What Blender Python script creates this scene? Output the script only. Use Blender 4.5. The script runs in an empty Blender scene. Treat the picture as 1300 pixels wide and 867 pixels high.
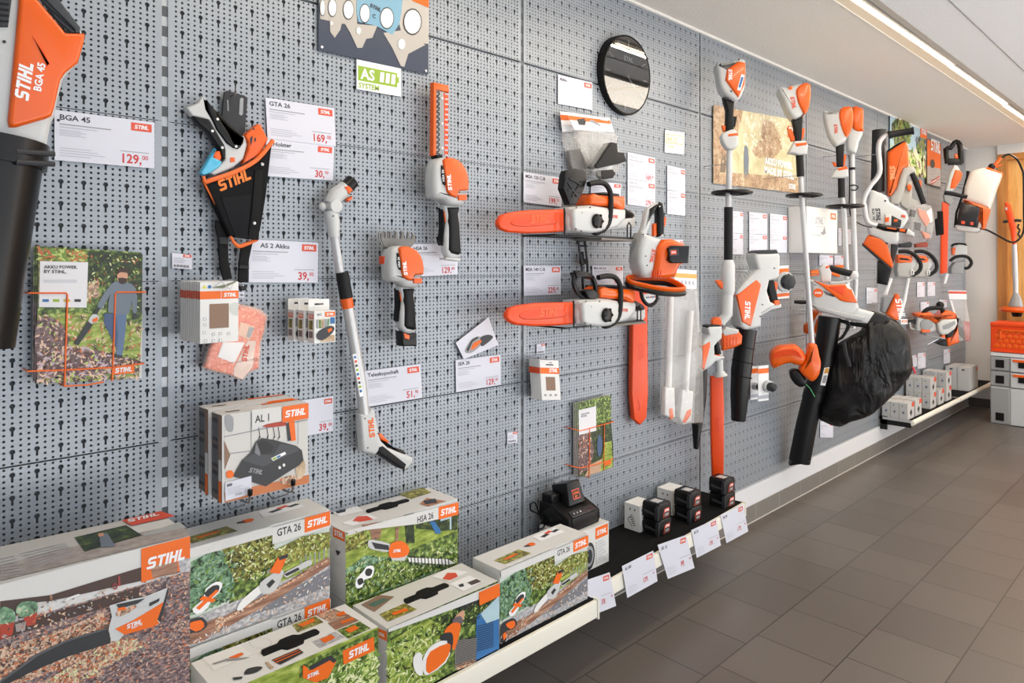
import bpy, math, random
from mathutils import Vector, Matrix
random.seed(7)
SC = bpy.context.scene
COL = SC.collection

# ---------------------------------------------------------------- camera, world, light, exposure
F_PX, XV, YH, EYE, DIST = 873.0, 1560.0, 336.0, 1.42, 1.835
TH = math.atan2(XV - 650, F_PX)
SN, CS = math.sin(TH), math.cos(TH)
cam = bpy.data.cameras.new('camera'); cam_o = bpy.data.objects.new('camera', cam); COL.objects.link(cam_o)
cam.sensor_width = 36; cam.lens = 36 * F_PX / 1300; cam.shift_y = -(433.5 - YH) / 1300
cam_o.location = (0, -DIST, EYE); cam_o.rotation_euler = (math.pi / 2, 0, -TH + 0.0)
cam.clip_start = .02
SC.camera = cam_o
# camera looks along +Y when rz=0; wall direction +X lies to the right, turn towards it
cam_o.rotation_euler[2] = -(math.pi / 2 - TH)
SC.view_settings.view_transform = 'Standard'; SC.view_settings.look = 'None'
SC.view_settings.exposure = 0.02; SC.view_settings.gamma = 1; SC.view_settings.use_curve_mapping = False
w = bpy.data.worlds.new('daylight'); SC.world = w; w.use_nodes = True
bg = w.node_tree.nodes['Background']; bg.inputs[0].default_value = (.86, .92, 1, 1); bg.inputs[1].default_value = .7

def area(name, loc, rot, sx, sy, power, col):
    l = bpy.data.lights.new(name, 'AREA'); l.shape = 'RECTANGLE'; l.size = sx; l.size_y = sy; l.energy = power; l.color = col
    o = bpy.data.objects.new(name, l); COL.objects.link(o); o.location = loc; o.rotation_euler = rot; return o
R90 = math.pi / 2
# daylight of the shop's glass front across the room, and the windows further right
area('daylight_front', (2.6, -5.6, 1.7), (R90, 0, 0), 8.0, 2.0, 62, (.86, .92, 1))
area('daylight_right', (9.6, -4.4, 1.7), (R90, 0, math.radians(48)), 2.6, 2.0, 150, (.96, .97, 1))
# added lamp low over the floor, facing up to brighten the ceiling
area('added_uplight', (4.6, -3.4, .05), (math.radians(168), 0, 0), 9.0, 2.2, 400, (1, .975, .94))
area('led_row', (4.2, -.71, 2.575), (0, 0, 0), 7.6, .04, 46, (1, .86, .68))
SC.cycles.use_denoising = True

# ---------------------------------------------------------------- helpers
def lin(c): return tuple(((x / 255) / 12.92 if x <= 10 else (((x / 255) + .055) / 1.055) ** 2.4) for x in c)
MATS = {}
def mat(name, c=(200, 200, 200), rough=.45, metal=0, spec=.5, emit=None, alpha=None, trans=0, coat=0, noise=None):
    if name in MATS: return MATS[name]
    m = bpy.data.materials.new(name); m.use_nodes = True; MATS[name] = m
    b = m.node_tree.nodes['Principled BSDF']; L = m.node_tree.links; N = m.node_tree.nodes
    col = (*lin(c), 1)
    b.inputs['Base Color'].default_value = col; b.inputs['Roughness'].default_value = rough
    b.inputs['Metallic'].default_value = metal; b.inputs['Specular IOR Level'].default_value = spec
    b.inputs['Coat Weight'].default_value = coat; b.inputs['Transmission Weight'].default_value = trans
    if alpha is not None: b.inputs['Alpha'].default_value = alpha
    if emit: b.inputs['Emission Color'].default_value = (*lin(c), 1); b.inputs['Emission Strength'].default_value = emit
    if noise:  # (scale, bump)
        tc = N.new('ShaderNodeTexCoord'); n = N.new('ShaderNodeTexNoise'); n.inputs['Scale'].default_value = noise[0]; n.inputs['Detail'].default_value = 5
        L.new(tc.outputs['Object'], n.inputs['Vector'])
        bp = N.new('ShaderNodeBump'); bp.inputs['Strength'].default_value = noise[1]; bp.inputs['Distance'].default_value = .004
        L.new(n.outputs['Fac'], bp.inputs['Height']); L.new(bp.outputs[0], b.inputs['Normal'])
        if len(noise) > 2:
            mx = N.new('ShaderNodeMix'); mx.data_type = 'RGBA'; mx.inputs['A'].default_value = col
            mx.inputs['B'].default_value = tuple(x * noise[2] for x in col[:3]) + (1,)
            L.new(n.outputs['Fac'], mx.inputs['Factor']); L.new(mx.outputs['Result'], b.inputs['Base Color'])
    return m
def ramp_mat(name, stops, scale=60, kind='noise', rough=.4, detail=4, stretch=(1, 1, 1), rot=(0, 0, 0)):
    """printed picture / natural material: a noise or cell texture through a colour ramp"""
    if name in MATS: return MATS[name]
    m = bpy.data.materials.new(name); m.use_nodes = True; MATS[name] = m
    N, L = m.node_tree.nodes, m.node_tree.links; b = N['Principled BSDF']; b.inputs['Roughness'].default_value = rough
    tc = N.new('ShaderNodeTexCoord'); mp = N.new('ShaderNodeMapping'); mp.inputs['Scale'].default_value = stretch; mp.inputs['Rotation'].default_value = rot
    L.new(tc.outputs['Object'], mp.inputs['Vector'])
    cr = N.new('ShaderNodeValToRGB'); cr.color_ramp.elements[0].position = stops[0][0]; cr.color_ramp.elements[0].color = (*lin(stops[0][1]), 1)
    cr.color_ramp.elements[1].position = stops[-1][0]; cr.color_ramp.elements[1].color = (*lin(stops[-1][1]), 1)
    for p, c in stops[1:-1]: e = cr.color_ramp.elements.new(p); e.color = (*lin(c), 1)
    if kind == 'cell':
        t = N.new('ShaderNodeTexVoronoi'); t.inputs['Scale'].default_value = scale
        sp = N.new('ShaderNodeSeparateColor'); L.new(t.outputs['Color'], sp.inputs[0]); out = sp.outputs[0]
    else:
        t = N.new('ShaderNodeTexNoise'); t.inputs['Scale'].default_value = scale; t.inputs['Detail'].default_value = detail; t.inputs['Roughness'].default_value = .65
        out = t.outputs['Fac']
    L.new(mp.outputs[0], t.inputs['Vector']); L.new(out, cr.inputs[0]); L.new(cr.outputs[0], b.inputs['Base Color'])
    return m

VW = dict(A=(0,0,.25385), B=(0,200,.36913), C=(0,470,.45793), D=(320,0,.25385), E=(320,200,.34591), F=(400,440,.25377), G=(240,600,.30801),
          H=(420,600,.30796), I=(610,120,.20767), J=(620,280,.20767), K=(640,440,.25366), L=(700,580,.2307), M=(860,60,.23068), N=(860,240,.23068),
          O=(820,400,.2537), Q=(640,20,.20767), R=(1020,100,.16148), S=(1130,120,.16144), T=(1020,220,.16148), U=(1120,220,.16148),
          W=(980,320,.3231), X=(1090,340,.25388), Y=(1200,160,.46), a=(230,480,.20751), b=(0,640,.26178), c=(240,740,.2), d=(760,590,.15385),
          e=(640,590,.12688), f=(860,600,.13834), g=(540,740,.14652), h=(700,680,.14652), i=(1220,160,.1616), j=(1230,240,.1847), l=(1230,390,.1847),
          m=(1180,400,.1846), p=(0,0,1),
          n1=(225,100,.16149), n2=(235,220,.18462), n3=(200,340,.18462), n4=(530,95,.25362), n5=(470,280,.19608), n6=(395,215,.14989), n7=(690,130,.21909), n8=(690,290,.16143),
          o1=(780,240,.18456), o2=(860,300,.23077), o3=(1000,320,.18458), o4=(1085,150,.1269), o5=(1085,240,.16152), o6=(1170,160,.17296), o7=(1090,360,.12688), o8=(1100,440,.13841))
def PX(s):
    """'A 12,30 40,50' -> photo points; the letter names the enlarged view the numbers were read in"""
    if isinstance(s, (list, tuple)): return s
    t = s.split(); x0, y0, k = VW['p']
    if t[0] in VW: x0, y0, k = VW[t[0]]; t = t[1:]
    return [(x0 + k * float(q.split(',')[0]), y0 + k * float(q.split(',')[1])) for q in t]
def ray(px, py):
    u = (px - 650) / F_PX
    return Vector((u * SN + CS, -u * CS + SN, (YH - py) / F_PX))
EYEV = Vector((0, -DIST, EYE))
class Plane:
    """a real plane standing in the shop; o origin, u and v axes, n normal towards the room"""
    def __init__(s, o, u, v):
        s.o = Vector(o); s.u = Vector(u).normalized(); s.v = Vector(v).normalized(); s.n = s.u.cross(s.v).normalized()
    def hit(s, px, py):
        r = ray(px, py); t = (s.o - EYEV).dot(s.n) / r.dot(s.n); return EYEV + r * t
    def uv(s, px, py):
        q = s.hit(px, py) - s.o; return (q.dot(s.u), q.dot(s.v))
    def w(s, u, v, off=0): return s.o + s.u * u + s.v * v + s.n * off
    def pts(s, st): return [s.uv(*q) for q in PX(st)]
    def at(s, st, off=0): return [s.w(*q, off) for q in s.pts(st)]
def wallp(d, a=0, x=0):  # plane parallel to the wall at distance d; a turns it out of the wall about x
    a = math.radians(a); return Plane((x, -d, 0), (math.cos(a), math.sin(a), 0), (0, 0, 1))
def pp(px, d, a):  # upright plane turned a degrees out of the wall, standing d off the wall where photo column px meets it
    q = wallp(d).hit(px, YH); return wallp(d, a, q.x)
def flat(z): return Plane((0, 0, z), (1, 0, 0), (0, 1, 0))
def off(pl, k): return Plane(pl.o + pl.n * k, pl.u, pl.v)
def smooth_pts(p, n=4, closed=True):
    out = []; N = len(p); rng = range(N) if closed else range(N - 1)
    for i in rng:
        g = (lambda j: p[j % N]) if closed else (lambda j: p[min(max(j, 0), N - 1)])
        a, b, c, d = (Vector(g(i - 1)), Vector(g(i)), Vector(g(i + 1)), Vector(g(i + 2)))
        for k in range(n):
            t = k / n
            out.append(.5 * ((2 * b) + (c - a) * t + (2 * a - 5 * b + 4 * c - d) * t * t + (3 * b - a - 3 * c + d) * t ** 3))
    if not closed: out.append(Vector(p[-1]))
    return out
class MB:
    def __init__(s): s.V = []; s.F = []; s.M = []; s.mats = []; s.na = 0
    def add(s, vs, fs, m):
        if m not in s.mats: s.mats.append(m)
        k = s.mats.index(m); n = len(s.V); s.V += [Vector(v) for v in vs]
        for f in fs: s.F.append([i + n for i in f]); s.M.append(k)
        return s
    def prism(s, pl, pts, f, b, m, r=0, sm=0, seg=3, back=False):
        """outline on plane pl, from offset b (wall side) to f (room side), edges rounded by r"""
        if isinstance(pts, str): pts = pl.pts(pts)
        pts = [Vector(q) for q in pts]
        if sm: pts = smooth_pts(pts, sm)
        A = sum(pts[i - 1].x * pts[i].y - pts[i].x * pts[i - 1].y for i in range(len(pts)))
        if A < 0: pts = pts[::-1]
        n = len(pts); nr = []
        for i in range(n):
            e1 = (pts[i] - pts[i - 1]); e2 = (pts[(i + 1) % n] - pts[i])
            if e1.length < 1e-9: e1 = e2
            if e2.length < 1e-9: e2 = e1
            e1 = e1.normalized(); e2 = e2.normalized()
            n1 = Vector((-e1.y, e1.x)); n2 = Vector((-e2.y, e2.x)); q = n1 + n2
            q = q.normalized() if q.length > 1e-6 else n1
            nr.append(q / max(.6, q.dot(n1)))
        r = min(r, abs(f - b) * .5 if back else abs(f - b) * .95)
        rings = []
        if r > 0:
            if back:
                for k in range(seg): t = k / seg * math.pi / 2; rings.append((r * (1 - math.sin(t)), b + r * (1 - math.cos(t)) * 1))
            rings.append((0, b + (r if back else 0)))
            for k in range(seg + 1): t = k / seg * math.pi / 2; rings.append((r * (1 - math.cos(t)), f - r * (1 - math.sin(t))))
        else: rings = [(0, b), (0, f)]
        vs = []; fs = []
        for ins, o in rings: vs += [pl.w(*(pts[i] + nr[i] * ins), o) for i in range(n)]
        for k in range(len(rings) - 1):
            for i in range(n): j = (i + 1) % n; fs.append([k * n + i, k * n + j, (k + 1) * n + j, (k + 1) * n + i])
        fs.append([(len(rings) - 1) * n + i for i in range(n)]); fs.append([n - 1 - i for i in range(n)])
        return s.add(vs, fs, m)
    def art(s, pl, pts, m, k=1, sm=0):
        """a flat printed shape k layers above the plane"""
        if isinstance(pts, str): pts = pl.pts(pts)
        if sm: pts = smooth_pts([Vector(q) for q in pts], sm)
        s.na += 1
        return s.add([pl.w(q[0], q[1], k * .0005 + s.na * .000012) for q in pts], [list(range(len(pts)))], m)
    def box(s, c, h, m, R=None):
        c = Vector(c); vs = []
        for x in (-1, 1):
            for y in (-1, 1):
                for z in (-1, 1):
                    q = Vector((x * h[0], y * h[1], z * h[2])); vs.append(c + (R @ q if R else q))
        return s.add(vs, [[0, 1, 3, 2], [4, 6, 7, 5], [0, 4, 5, 1], [2, 3, 7, 6], [0, 2, 6, 4], [1, 5, 7, 3]], m)
    def bb(s, x0, x1, y0, y1, z0, z1, m): return s.box(((x0 + x1) / 2, (y0 + y1) / 2, (z0 + z1) / 2), (abs(x1 - x0) / 2, abs(y1 - y0) / 2, abs(z1 - z0) / 2), m)
    def tube(s, P, r, m, n=10, closed=False, sm=0, flatx=1):
        P = [Vector(q) for q in P]
        if isinstance(r, (int, float)): r = [r] * len(P)
        if sm:
            rr = [Vector((q, 0)) for q in r]; P = smooth_pts(P, sm, closed); r = [q.x for q in smooth_pts(rr, sm, closed)]
        N = len(P); up = None; vs = []; fs = []
        for i in range(N):
            t = (P[(i + 1) % N] - P[i - 1]) if closed else (P[min(i + 1, N - 1)] - P[max(i - 1, 0)])
            t.normalize()
            if up is None: up = (Vector((0, 0, 1)) if abs(t.z) < .9 else Vector((0, -1, 0)))
            up = (up - t * up.dot(t)); up.normalize(); sd = t.cross(up)
            for k in range(n): a = 2 * math.pi * k / n; vs.append(P[i] + up * math.cos(a) * r[i] + sd * math.sin(a) * r[i] * flatx)
        for i in range(N if closed else N - 1):
            j = (i + 1) % N
            for k in range(n): l = (k + 1) % n; fs.append([i * n + k, i * n + l, j * n + l, j * n + k])
        if not closed: fs.append([k for k in range(n)][::-1]); fs.append([(N - 1) * n + k for k in range(n)])
        return s.add(vs, fs, m)
    def lathe(s, o, ax, prof, m, n=24):
        """prof: (distance along axis, radius)"""
        o = Vector(o); ax = Vector(ax).normalized(); a1 = ax.orthogonal().normalized(); a2 = ax.cross(a1); vs = []; fs = []
        for h, r in prof:
            for k in range(n): a = 2 * math.pi * k / n; vs.append(o + ax * h + (a1 * math.cos(a) + a2 * math.sin(a)) * r)
        for i in range(len(prof) - 1):
            for k in range(n): l = (k + 1) % n; fs.append([i * n + k, i * n + l, (i + 1) * n + l, (i + 1) * n + k])
        fs.append([k for k in range(n)][::-1]); fs.append([(len(prof) - 1) * n + k for k in range(n)])
        return s.add(vs, fs, m)
    def ball(s, c, r, m, n=14, R=None):
        c = Vector(c); r = (r, r, r) if isinstance(r, (int, float)) else r; vs = []; fs = []; h = n // 2
        for i in range(h + 1):
            p = math.pi * i / h
            for k in range(n):
                a = 2 * math.pi * k / n; q = Vector((r[0] * math.sin(p) * math.cos(a), r[1] * math.sin(p) * math.sin(a), r[2] * math.cos(p))); vs.append(c + (R @ q if R else q))
        for i in range(h):
            for k in range(n): l = (k + 1) % n; fs.append([i * n + k, i * n + l, (i + 1) * n + l, (i + 1) * n + k])
        return s.add(vs, fs, m)
    def mesh(s, name, loc):
        me = bpy.data.meshes.new(name); me.from_pydata([v - loc for v in s.V], [], s.F)
        for m in s.mats: me.materials.append(m)
        me.polygons.foreach_set('material_index', s.M); me.shade_smooth(); me.set_sharp_from_angle(angle=math.radians(38)); me.update(); return me
    def base(s):
        return Vector((sum(v.x for v in s.V) / len(s.V), sum(v.y for v in s.V) / len(s.V), min(v.z for v in s.V)))
def tag(o, label, cat, group=None, kind=None):
    if label: o['label'] = label
    if cat: o['category'] = cat
    if group: o['group'] = group
    if kind: o['kind'] = kind
def solo(name, mb, label, cat, group=None, bevel=0):
    loc = mb.base(); o = bpy.data.objects.new(name, mb.mesh(name, loc)); o.location = loc; COL.objects.link(o); tag(o, label, cat, group)
    if bevel: bev(o, bevel)
    return o
def bev(o, k):
    b = o.modifiers.new('bevel', 'BEVEL'); b.width = k; b.segments = 2; b.limit_method = 'ANGLE'; b.angle_limit = math.radians(40)
def struct(name, mb, parent=None):
    o = bpy.data.objects.new(name, mb.mesh(name, Vector())); COL.objects.link(o)
    if parent: o.parent = parent
    else: o['kind'] = 'structure'
    return o
class Thing:
    def __init__(s, name, label, cat, group=None):
        s.o = bpy.data.objects.new(name, None); s.o.empty_display_size = .05; COL.objects.link(s.o); tag(s.o, label, cat, group); s.set = False
    def part(s, name, mb, parent=None, bevel=0, label=None):
        if not s.set: s.o.location = mb.base(); s.set = True
        o = bpy.data.objects.new(name, mb.mesh(name, s.o.location)); COL.objects.link(o); o.parent = parent or s.o
        if bevel: bev(o, bevel)
        if label: o['label'] = label
        return o
def clone(root, d, label, rz=None):
    r = root.copy(); COL.objects.link(r); r.location = root.location + Vector(d)
    if rz is not None: r.rotation_euler[2] = rz
    if label: r['label'] = label
    def rec(a, b):
        for ch in list(a.children):
            c = ch.copy(); COL.objects.link(c); c.parent = b; rec(ch, c)
    rec(root, r); return r

# ---------------------------------------------------------------- lettering
_TC = {}
def text2d(t, bold=0):
    if (t, bold) in _TC: return _TC[(t, bold)]
    c = bpy.data.curves.new('t', 'FONT'); c.body = t; c.size = 1; c.resolution_u = 2; c.offset = bold; c.fill_mode = 'FRONT' if hasattr(c, 'fill_mode') else 'BOTH'
    o = bpy.data.objects.new('t', c); COL.objects.link(o); bpy.context.view_layer.update()
    me = bpy.data.meshes.new_from_object(o.evaluated_get(bpy.context.evaluated_depsgraph_get()))
    r = ([(v.co.x, v.co.y) for v in me.vertices], [list(p.vertices) for p in me.polygons])
    bpy.data.objects.remove(o); bpy.data.curves.remove(c); bpy.data.meshes.remove(me)
    _TC[(t, bold)] = r; return r
def stihl():
    if 'st' in _TC: return _TC['st']
    V = []; Fc = []
    def rc(x, y, w, h):
        n = len(V); V.extend([(x, y), (x + w, y), (x + w, y + h), (x, y + h)]); Fc.append([n, n + 1, n + 2, n + 3])
    b = .24; x = 0
    def pg(p): n = len(V); V.extend(p); Fc.append(list(range(n, n + len(p))))
    pg([(.95, .78), (.95, .86), (.82, 1), (.16, 1), (.02, .86), (.02, .6), (.14, .46), (.32, .5), (.3, .62), (.3, .76)])
    pg([(.32, .5), (.14, .46), (.2, .41), (.64, .38), (.68, .34), (.9, .52), (.78, .6), (.34, .6)])
    pg([(0, .22), (.66, .24), (.68, .38), (.9, .52), (.96, .4), (.96, .14), (.82, 0), (.12, 0), (0, .12)])
    x = 1.06; rc(x, .76, .86, .24); rc(x + .29, 0, .29, .78)
    x = 2.02; rc(x, 0, .29, 1)
    x = 2.42; rc(x, 0, .29, 1); rc(x + .6, 0, .29, 1); rc(x + .28, .38, .34, .24)
    x = 3.42; rc(x, 0, .29, 1); rc(x + .28, 0, .52, .24)
    r = ([(q[0] / 4.22 + q[1] * .06, q[1] / 4.22 * 1.32) for q in V], Fc)   # overall width 1, height .31, slanted
    _TC['st'] = r; return r
class Face(Plane):
    """a printed rectangle: o is its top left corner, s runs right, t runs down, in metres"""
    def __init__(f, tl, tr, bl):
        tl, tr, bl = Vector(tl), Vector(tr), Vector(bl); f.wd = (tr - tl).length; f.ht = (bl - tl).length
        Plane.__init__(f, tl, tr - tl, tl - bl); f.dn = -f.v
    @staticmethod
    def q(pl, st, k=0):
        p = pl.at(st, k); return Face(p[0], p[1], p[3] if len(p) > 3 else p[2])
    def rect(f, mb, s, t, w_, h_, m, k=1): return mb.art(f, [(s, -t), (s + w_, -t), (s + w_, -t - h_), (s, -t - h_)], m, k)
    def text(f, mb, t, x, y, size, m, k=1, bold=.02, cond=1, ang=0):
        """baseline left at (x, y down)"""
        V, Fc = text2d(t, bold); ca, sa = math.cos(ang), math.sin(ang)
        mb.add([f.w(x + size * (a * cond * ca - b * sa), -y + size * (b * ca + a * cond * sa), k * .0005) for a, b in V], Fc, m)
    def brand(f, mb, x, y, w_, m, k=1, ang=0):
        """the maker's lettering, lower left at (x, y), w_ wide"""
        V, Fc = stihl(); ca, sa = math.cos(ang), math.sin(ang)
        mb.add([f.w(x + w_ * (a * ca - b * sa), -y + w_ * (b * ca + a * sa), k * .0005) for a, b in V], Fc, m)
    def logo(f, mb, x, y, w_, h_=None, k=1, back=None):
        h_ = h_ or w_ * .55
        f.rect(mb, x, y, w_, h_, back or ORANGE, k); lw = min(w_ * .78, h_ * .5 / .31)
        f.brand(mb, x + (w_ - lw) / 2 - lw * .02, y + h_ / 2 + lw * .155, lw, WHITE, k + 1)

WHITE = mat('white_print', (240, 241, 243), .5); ORANGE = mat('orange_print', (236, 106, 10), .5)
CARD = mat('card_paper', (214, 216, 228), .55); INK = mat('dark_ink', (50, 52, 60), .6); REDINK = mat('red_ink', (200, 60, 60), .6); LGREY = mat('pale_ink', (178, 180, 190), .6)
REDLOGO = mat('red_orange_print', (218, 82, 58), .5)
BLACK = mat('black_plastic', (13, 13, 15), .34, spec=.32); BLACKM = mat('matt_black', (12, 12, 14), .7, spec=.25); DGREY = mat('dark_grey_plastic', (52, 54, 58), .5, spec=.3)
BODY = mat('pale_grey_plastic', (200, 202, 202), .36); ORG = mat('orange_plastic', (232, 94, 6), .30, coat=.15); ORGD = mat('deep_orange_plastic', (230, 72, 8), .36)
STEEL = mat('steel', (180, 180, 182), .3, metal=1); ALU = mat('brushed_aluminium', (196, 197, 199), .42, metal=.45); GREYP = mat('mid_grey_plastic', (150, 152, 154), .45)
RUBBER = mat('grip_rubber', (20, 21, 24), .55, spec=.3); BOXG = mat('grey_card_box', (214, 214, 212), .55); BOXW = mat('white_card_box', (228, 228, 226), .5)
# ================================================================ THE ROOM
CZ = 2.59
m_wall = mat('painted_plaster', (226, 224, 220), .8, noise=(220, .25)); m_ceil = mat('textured_ceiling', (224, 220, 213), .85, noise=(160, .9))
m_ceil2 = mat('ceiling_panel', (222, 224, 226), .8, noise=(140, .7))
def tile_mat(name, px, py, ox, oy, sh, c1, c2, grout, gw=.004, axis='xy', rough=.35):
    m = bpy.data.materials.new(name); m.use_nodes = True; N, L = m.node_tree.nodes, m.node_tree.links; b = N['Principled BSDF']
    tc = N.new('ShaderNodeTexCoord'); sp = N.new('ShaderNodeSeparateXYZ'); L.new(tc.outputs['Object'], sp.inputs[0])
    def mt(op, a, b_=None, c=None):
        n = N.new('ShaderNodeMath'); n.operation = op
        for k, q in enumerate((a, b_, c)):
            if q is None: continue
            if isinstance(q, (int, float)): n.inputs[k].default_value = q
            else: L.new(q, n.inputs[k])
        return n.outputs[0]
    X, Y = (sp.outputs[0], sp.outputs[1]) if axis == 'xy' else (sp.outputs[0], sp.outputs[2])
    v = mt('DIVIDE', mt('SUBTRACT', Y, oy), py); row = mt('FLOOR', v)
    u = mt('ADD', mt('DIVIDE', mt('SUBTRACT', X, ox), px), mt('MULTIPLY', row, sh)); colm = mt('FLOOR', u)
    du = mt('MULTIPLY', mt('ABSOLUTE', mt('SUBTRACT', u, mt('ROUND', u))), px); dv = mt('MULTIPLY', mt('ABSOLUTE', mt('SUBTRACT', v, mt('ROUND', v))), py)
    g = mt('LESS_THAN', mt('MINIMUM', du, dv), gw / 2)
    cb = N.new('ShaderNodeCombineXYZ'); L.new(row, cb.inputs[0]); L.new(colm, cb.inputs[1])
    wn = N.new('ShaderNodeTexWhiteNoise'); L.new(cb.outputs[0], wn.inputs['Vector'])
    ns = N.new('ShaderNodeTexNoise'); ns.inputs['Scale'].default_value = 260; ns.inputs['Detail'].default_value = 3; L.new(tc.outputs['Object'], ns.inputs['Vector'])
    fac = mt('ADD', mt('MULTIPLY', wn.outputs['Value'], .45), mt('MULTIPLY', ns.outputs['Fac'], .55))
    mx = N.new('ShaderNodeMix'); mx.data_type = 'RGBA'; mx.inputs['A'].default_value = (*lin(c1), 1); mx.inputs['B'].default_value = (*lin(c2), 1); L.new(fac, mx.inputs['Factor'])
    m2 = N.new('ShaderNodeMix'); m2.data_type = 'RGBA'; m2.inputs['B'].default_value = (*lin(grout), 1); L.new(mx.outputs['Result'], m2.inputs['A']); L.new(g, m2.inputs['Factor'])
    L.new(m2.outputs['Result'], b.inputs['Base Color']); b.inputs['Roughness'].default_value = rough
    bp = N.new('ShaderNodeBump'); bp.inputs['Strength'].default_value = .12; bp.inputs['Distance'].default_value = .002
    L.new(mt('SUBTRACT', ns.outputs['Fac'], mt('MULTIPLY', g, 3)), bp.inputs['Height']); L.new(bp.outputs[0], b.inputs['Normal'])
    return m
m_floor = tile_mat('floor_tiles', .2925, .2925, 2.913, -.291, .305, (84, 78, 74), (110, 103, 97), (52, 48, 46), .0045)
m_skirt = tile_mat('skirting_tiles', .2925, .4, 3.62, -.2, 0, (120, 116, 111), (134, 130, 124), (176, 172, 166), .003, axis='xz')
struct('floor', MB().bb(-3, 11.5, -7, .3, -.1, 0, m_floor))
struct('ceiling', MB().bb(-3, 11.5, -.625, .3, CZ, CZ + .2, m_ceil).bb(-3, 11.5, -7, -.765, CZ + .004, CZ + .2, m_ceil2).bb(-3, 11.5, -.765, -.625, CZ + .06, CZ + .2, m_ceil))
struct('trim_1', MB().bb(-3, 8.14, -.975, -.979, CZ, CZ + .0035, mat('joint_grey', (150, 150, 150))))
struct('wall_back', MB().bb(-3, 11.5, .016, .3, -.1, 2.75, mat('dark_backing', (112, 117, 122), .8)))
XE = 8.14
struct('wall_right', MB().bb(XE, XE + .15, -.262, .05, 0, CZ + .1, m_wall).bb(XE + 2.4, XE + 2.5, -7, .3, 0, CZ + .1, m_wall))
# light channel in the ceiling: metal lips and lamps
m_lip = mat('channel_grey', (176, 172, 165), .5); m_led = mat('lamp_diffuser', (255, 236, 205), emit=9)
struct('trim_2', MB().bb(-3, 8.14, -.632, -.625, CZ - .006, CZ + .06, m_ceil).bb(-3, 8.14, -.765, -.735, CZ - .002, CZ + .055, m_lip).bb(-3, 8.14, -.69, -.632, CZ - .002, CZ + .05, mat('channel_cream', (236, 222, 198), .6)))
for k, (xa, xb, ya, yb) in enumerate(((1.6, 3.1, -.708, -.716), (3.13, 4.64, -.704, -.720), (4.66, 6.05, -.712, -.722), (6.08, 7.6, -.708, -.716))):
    T = Thing('ceiling_lamp', ('nearest', 'second nearest', 'third nearest', 'farthest')[k] + ' slim light strip of the row in the ceiling channel', 'lamp', 'light strips in the ceiling channel'); dy = yb - ya
    pts = [(xa, ya), (xb, yb), (xb, yb + .022), (xa, ya + .022)]
    T.part('diffuser', MB().prism(flat(CZ), pts, .012, -.004, m_led)); T.part('lamp_body', MB().prism(flat(CZ), [(xa, ya - .014), (xb, yb - .014), (xb, yb - .001), (xa, ya - .001)], .055, 0, m_lip))
# broad luminous ceiling panels over the aisle
for k in range(3):
    T = Thing('ceiling_lamp', ('near', 'middle', 'far')[k] + ' broad luminous panel in the ceiling over the aisle', 'lamp', 'luminous panels over the aisle'); xa = 2.9 + 1.45 * k
    T.part('diffuser', MB().bb(xa, xa + 1.38, -2.1, -1.32, CZ - .012, CZ - .002, mat('panel_diffuser', (255, 243, 224), emit=3.2))); T.part('lamp_frame', MB().bb(xa - .02, xa + 1.4, -1.32, -1.30, CZ - .02, CZ + .003, m_lip).bb(xa - .02, xa + 1.4, -2.12, -2.10, CZ - .02, CZ + .003, m_lip))
def skirting():
    mb = MB().bb(.0, XE, -.016, .05, 0, .092, m_skirt).bb(.0, XE, -.019, -.016, 0, .004, mat('sealant', (208, 204, 198)))
    struct('baseboard_back', mb)
    struct('baseboard_right', MB().bb(XE - .012, XE, -.262, -.016, 0, .085, mat('dark_skirting', (84, 80, 76))))
skirting()
m_white = mat('white_board', (226, 227, 230), .4)
struct('trim_3', MB().bb(0, XE, -.010, .05, .092, .196, m_white))
struct('trim_4', MB().bb(-3, XE, -.012, .0, CZ - .012, CZ, mat('ceiling_edge', (232, 230, 224), .6)))
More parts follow.
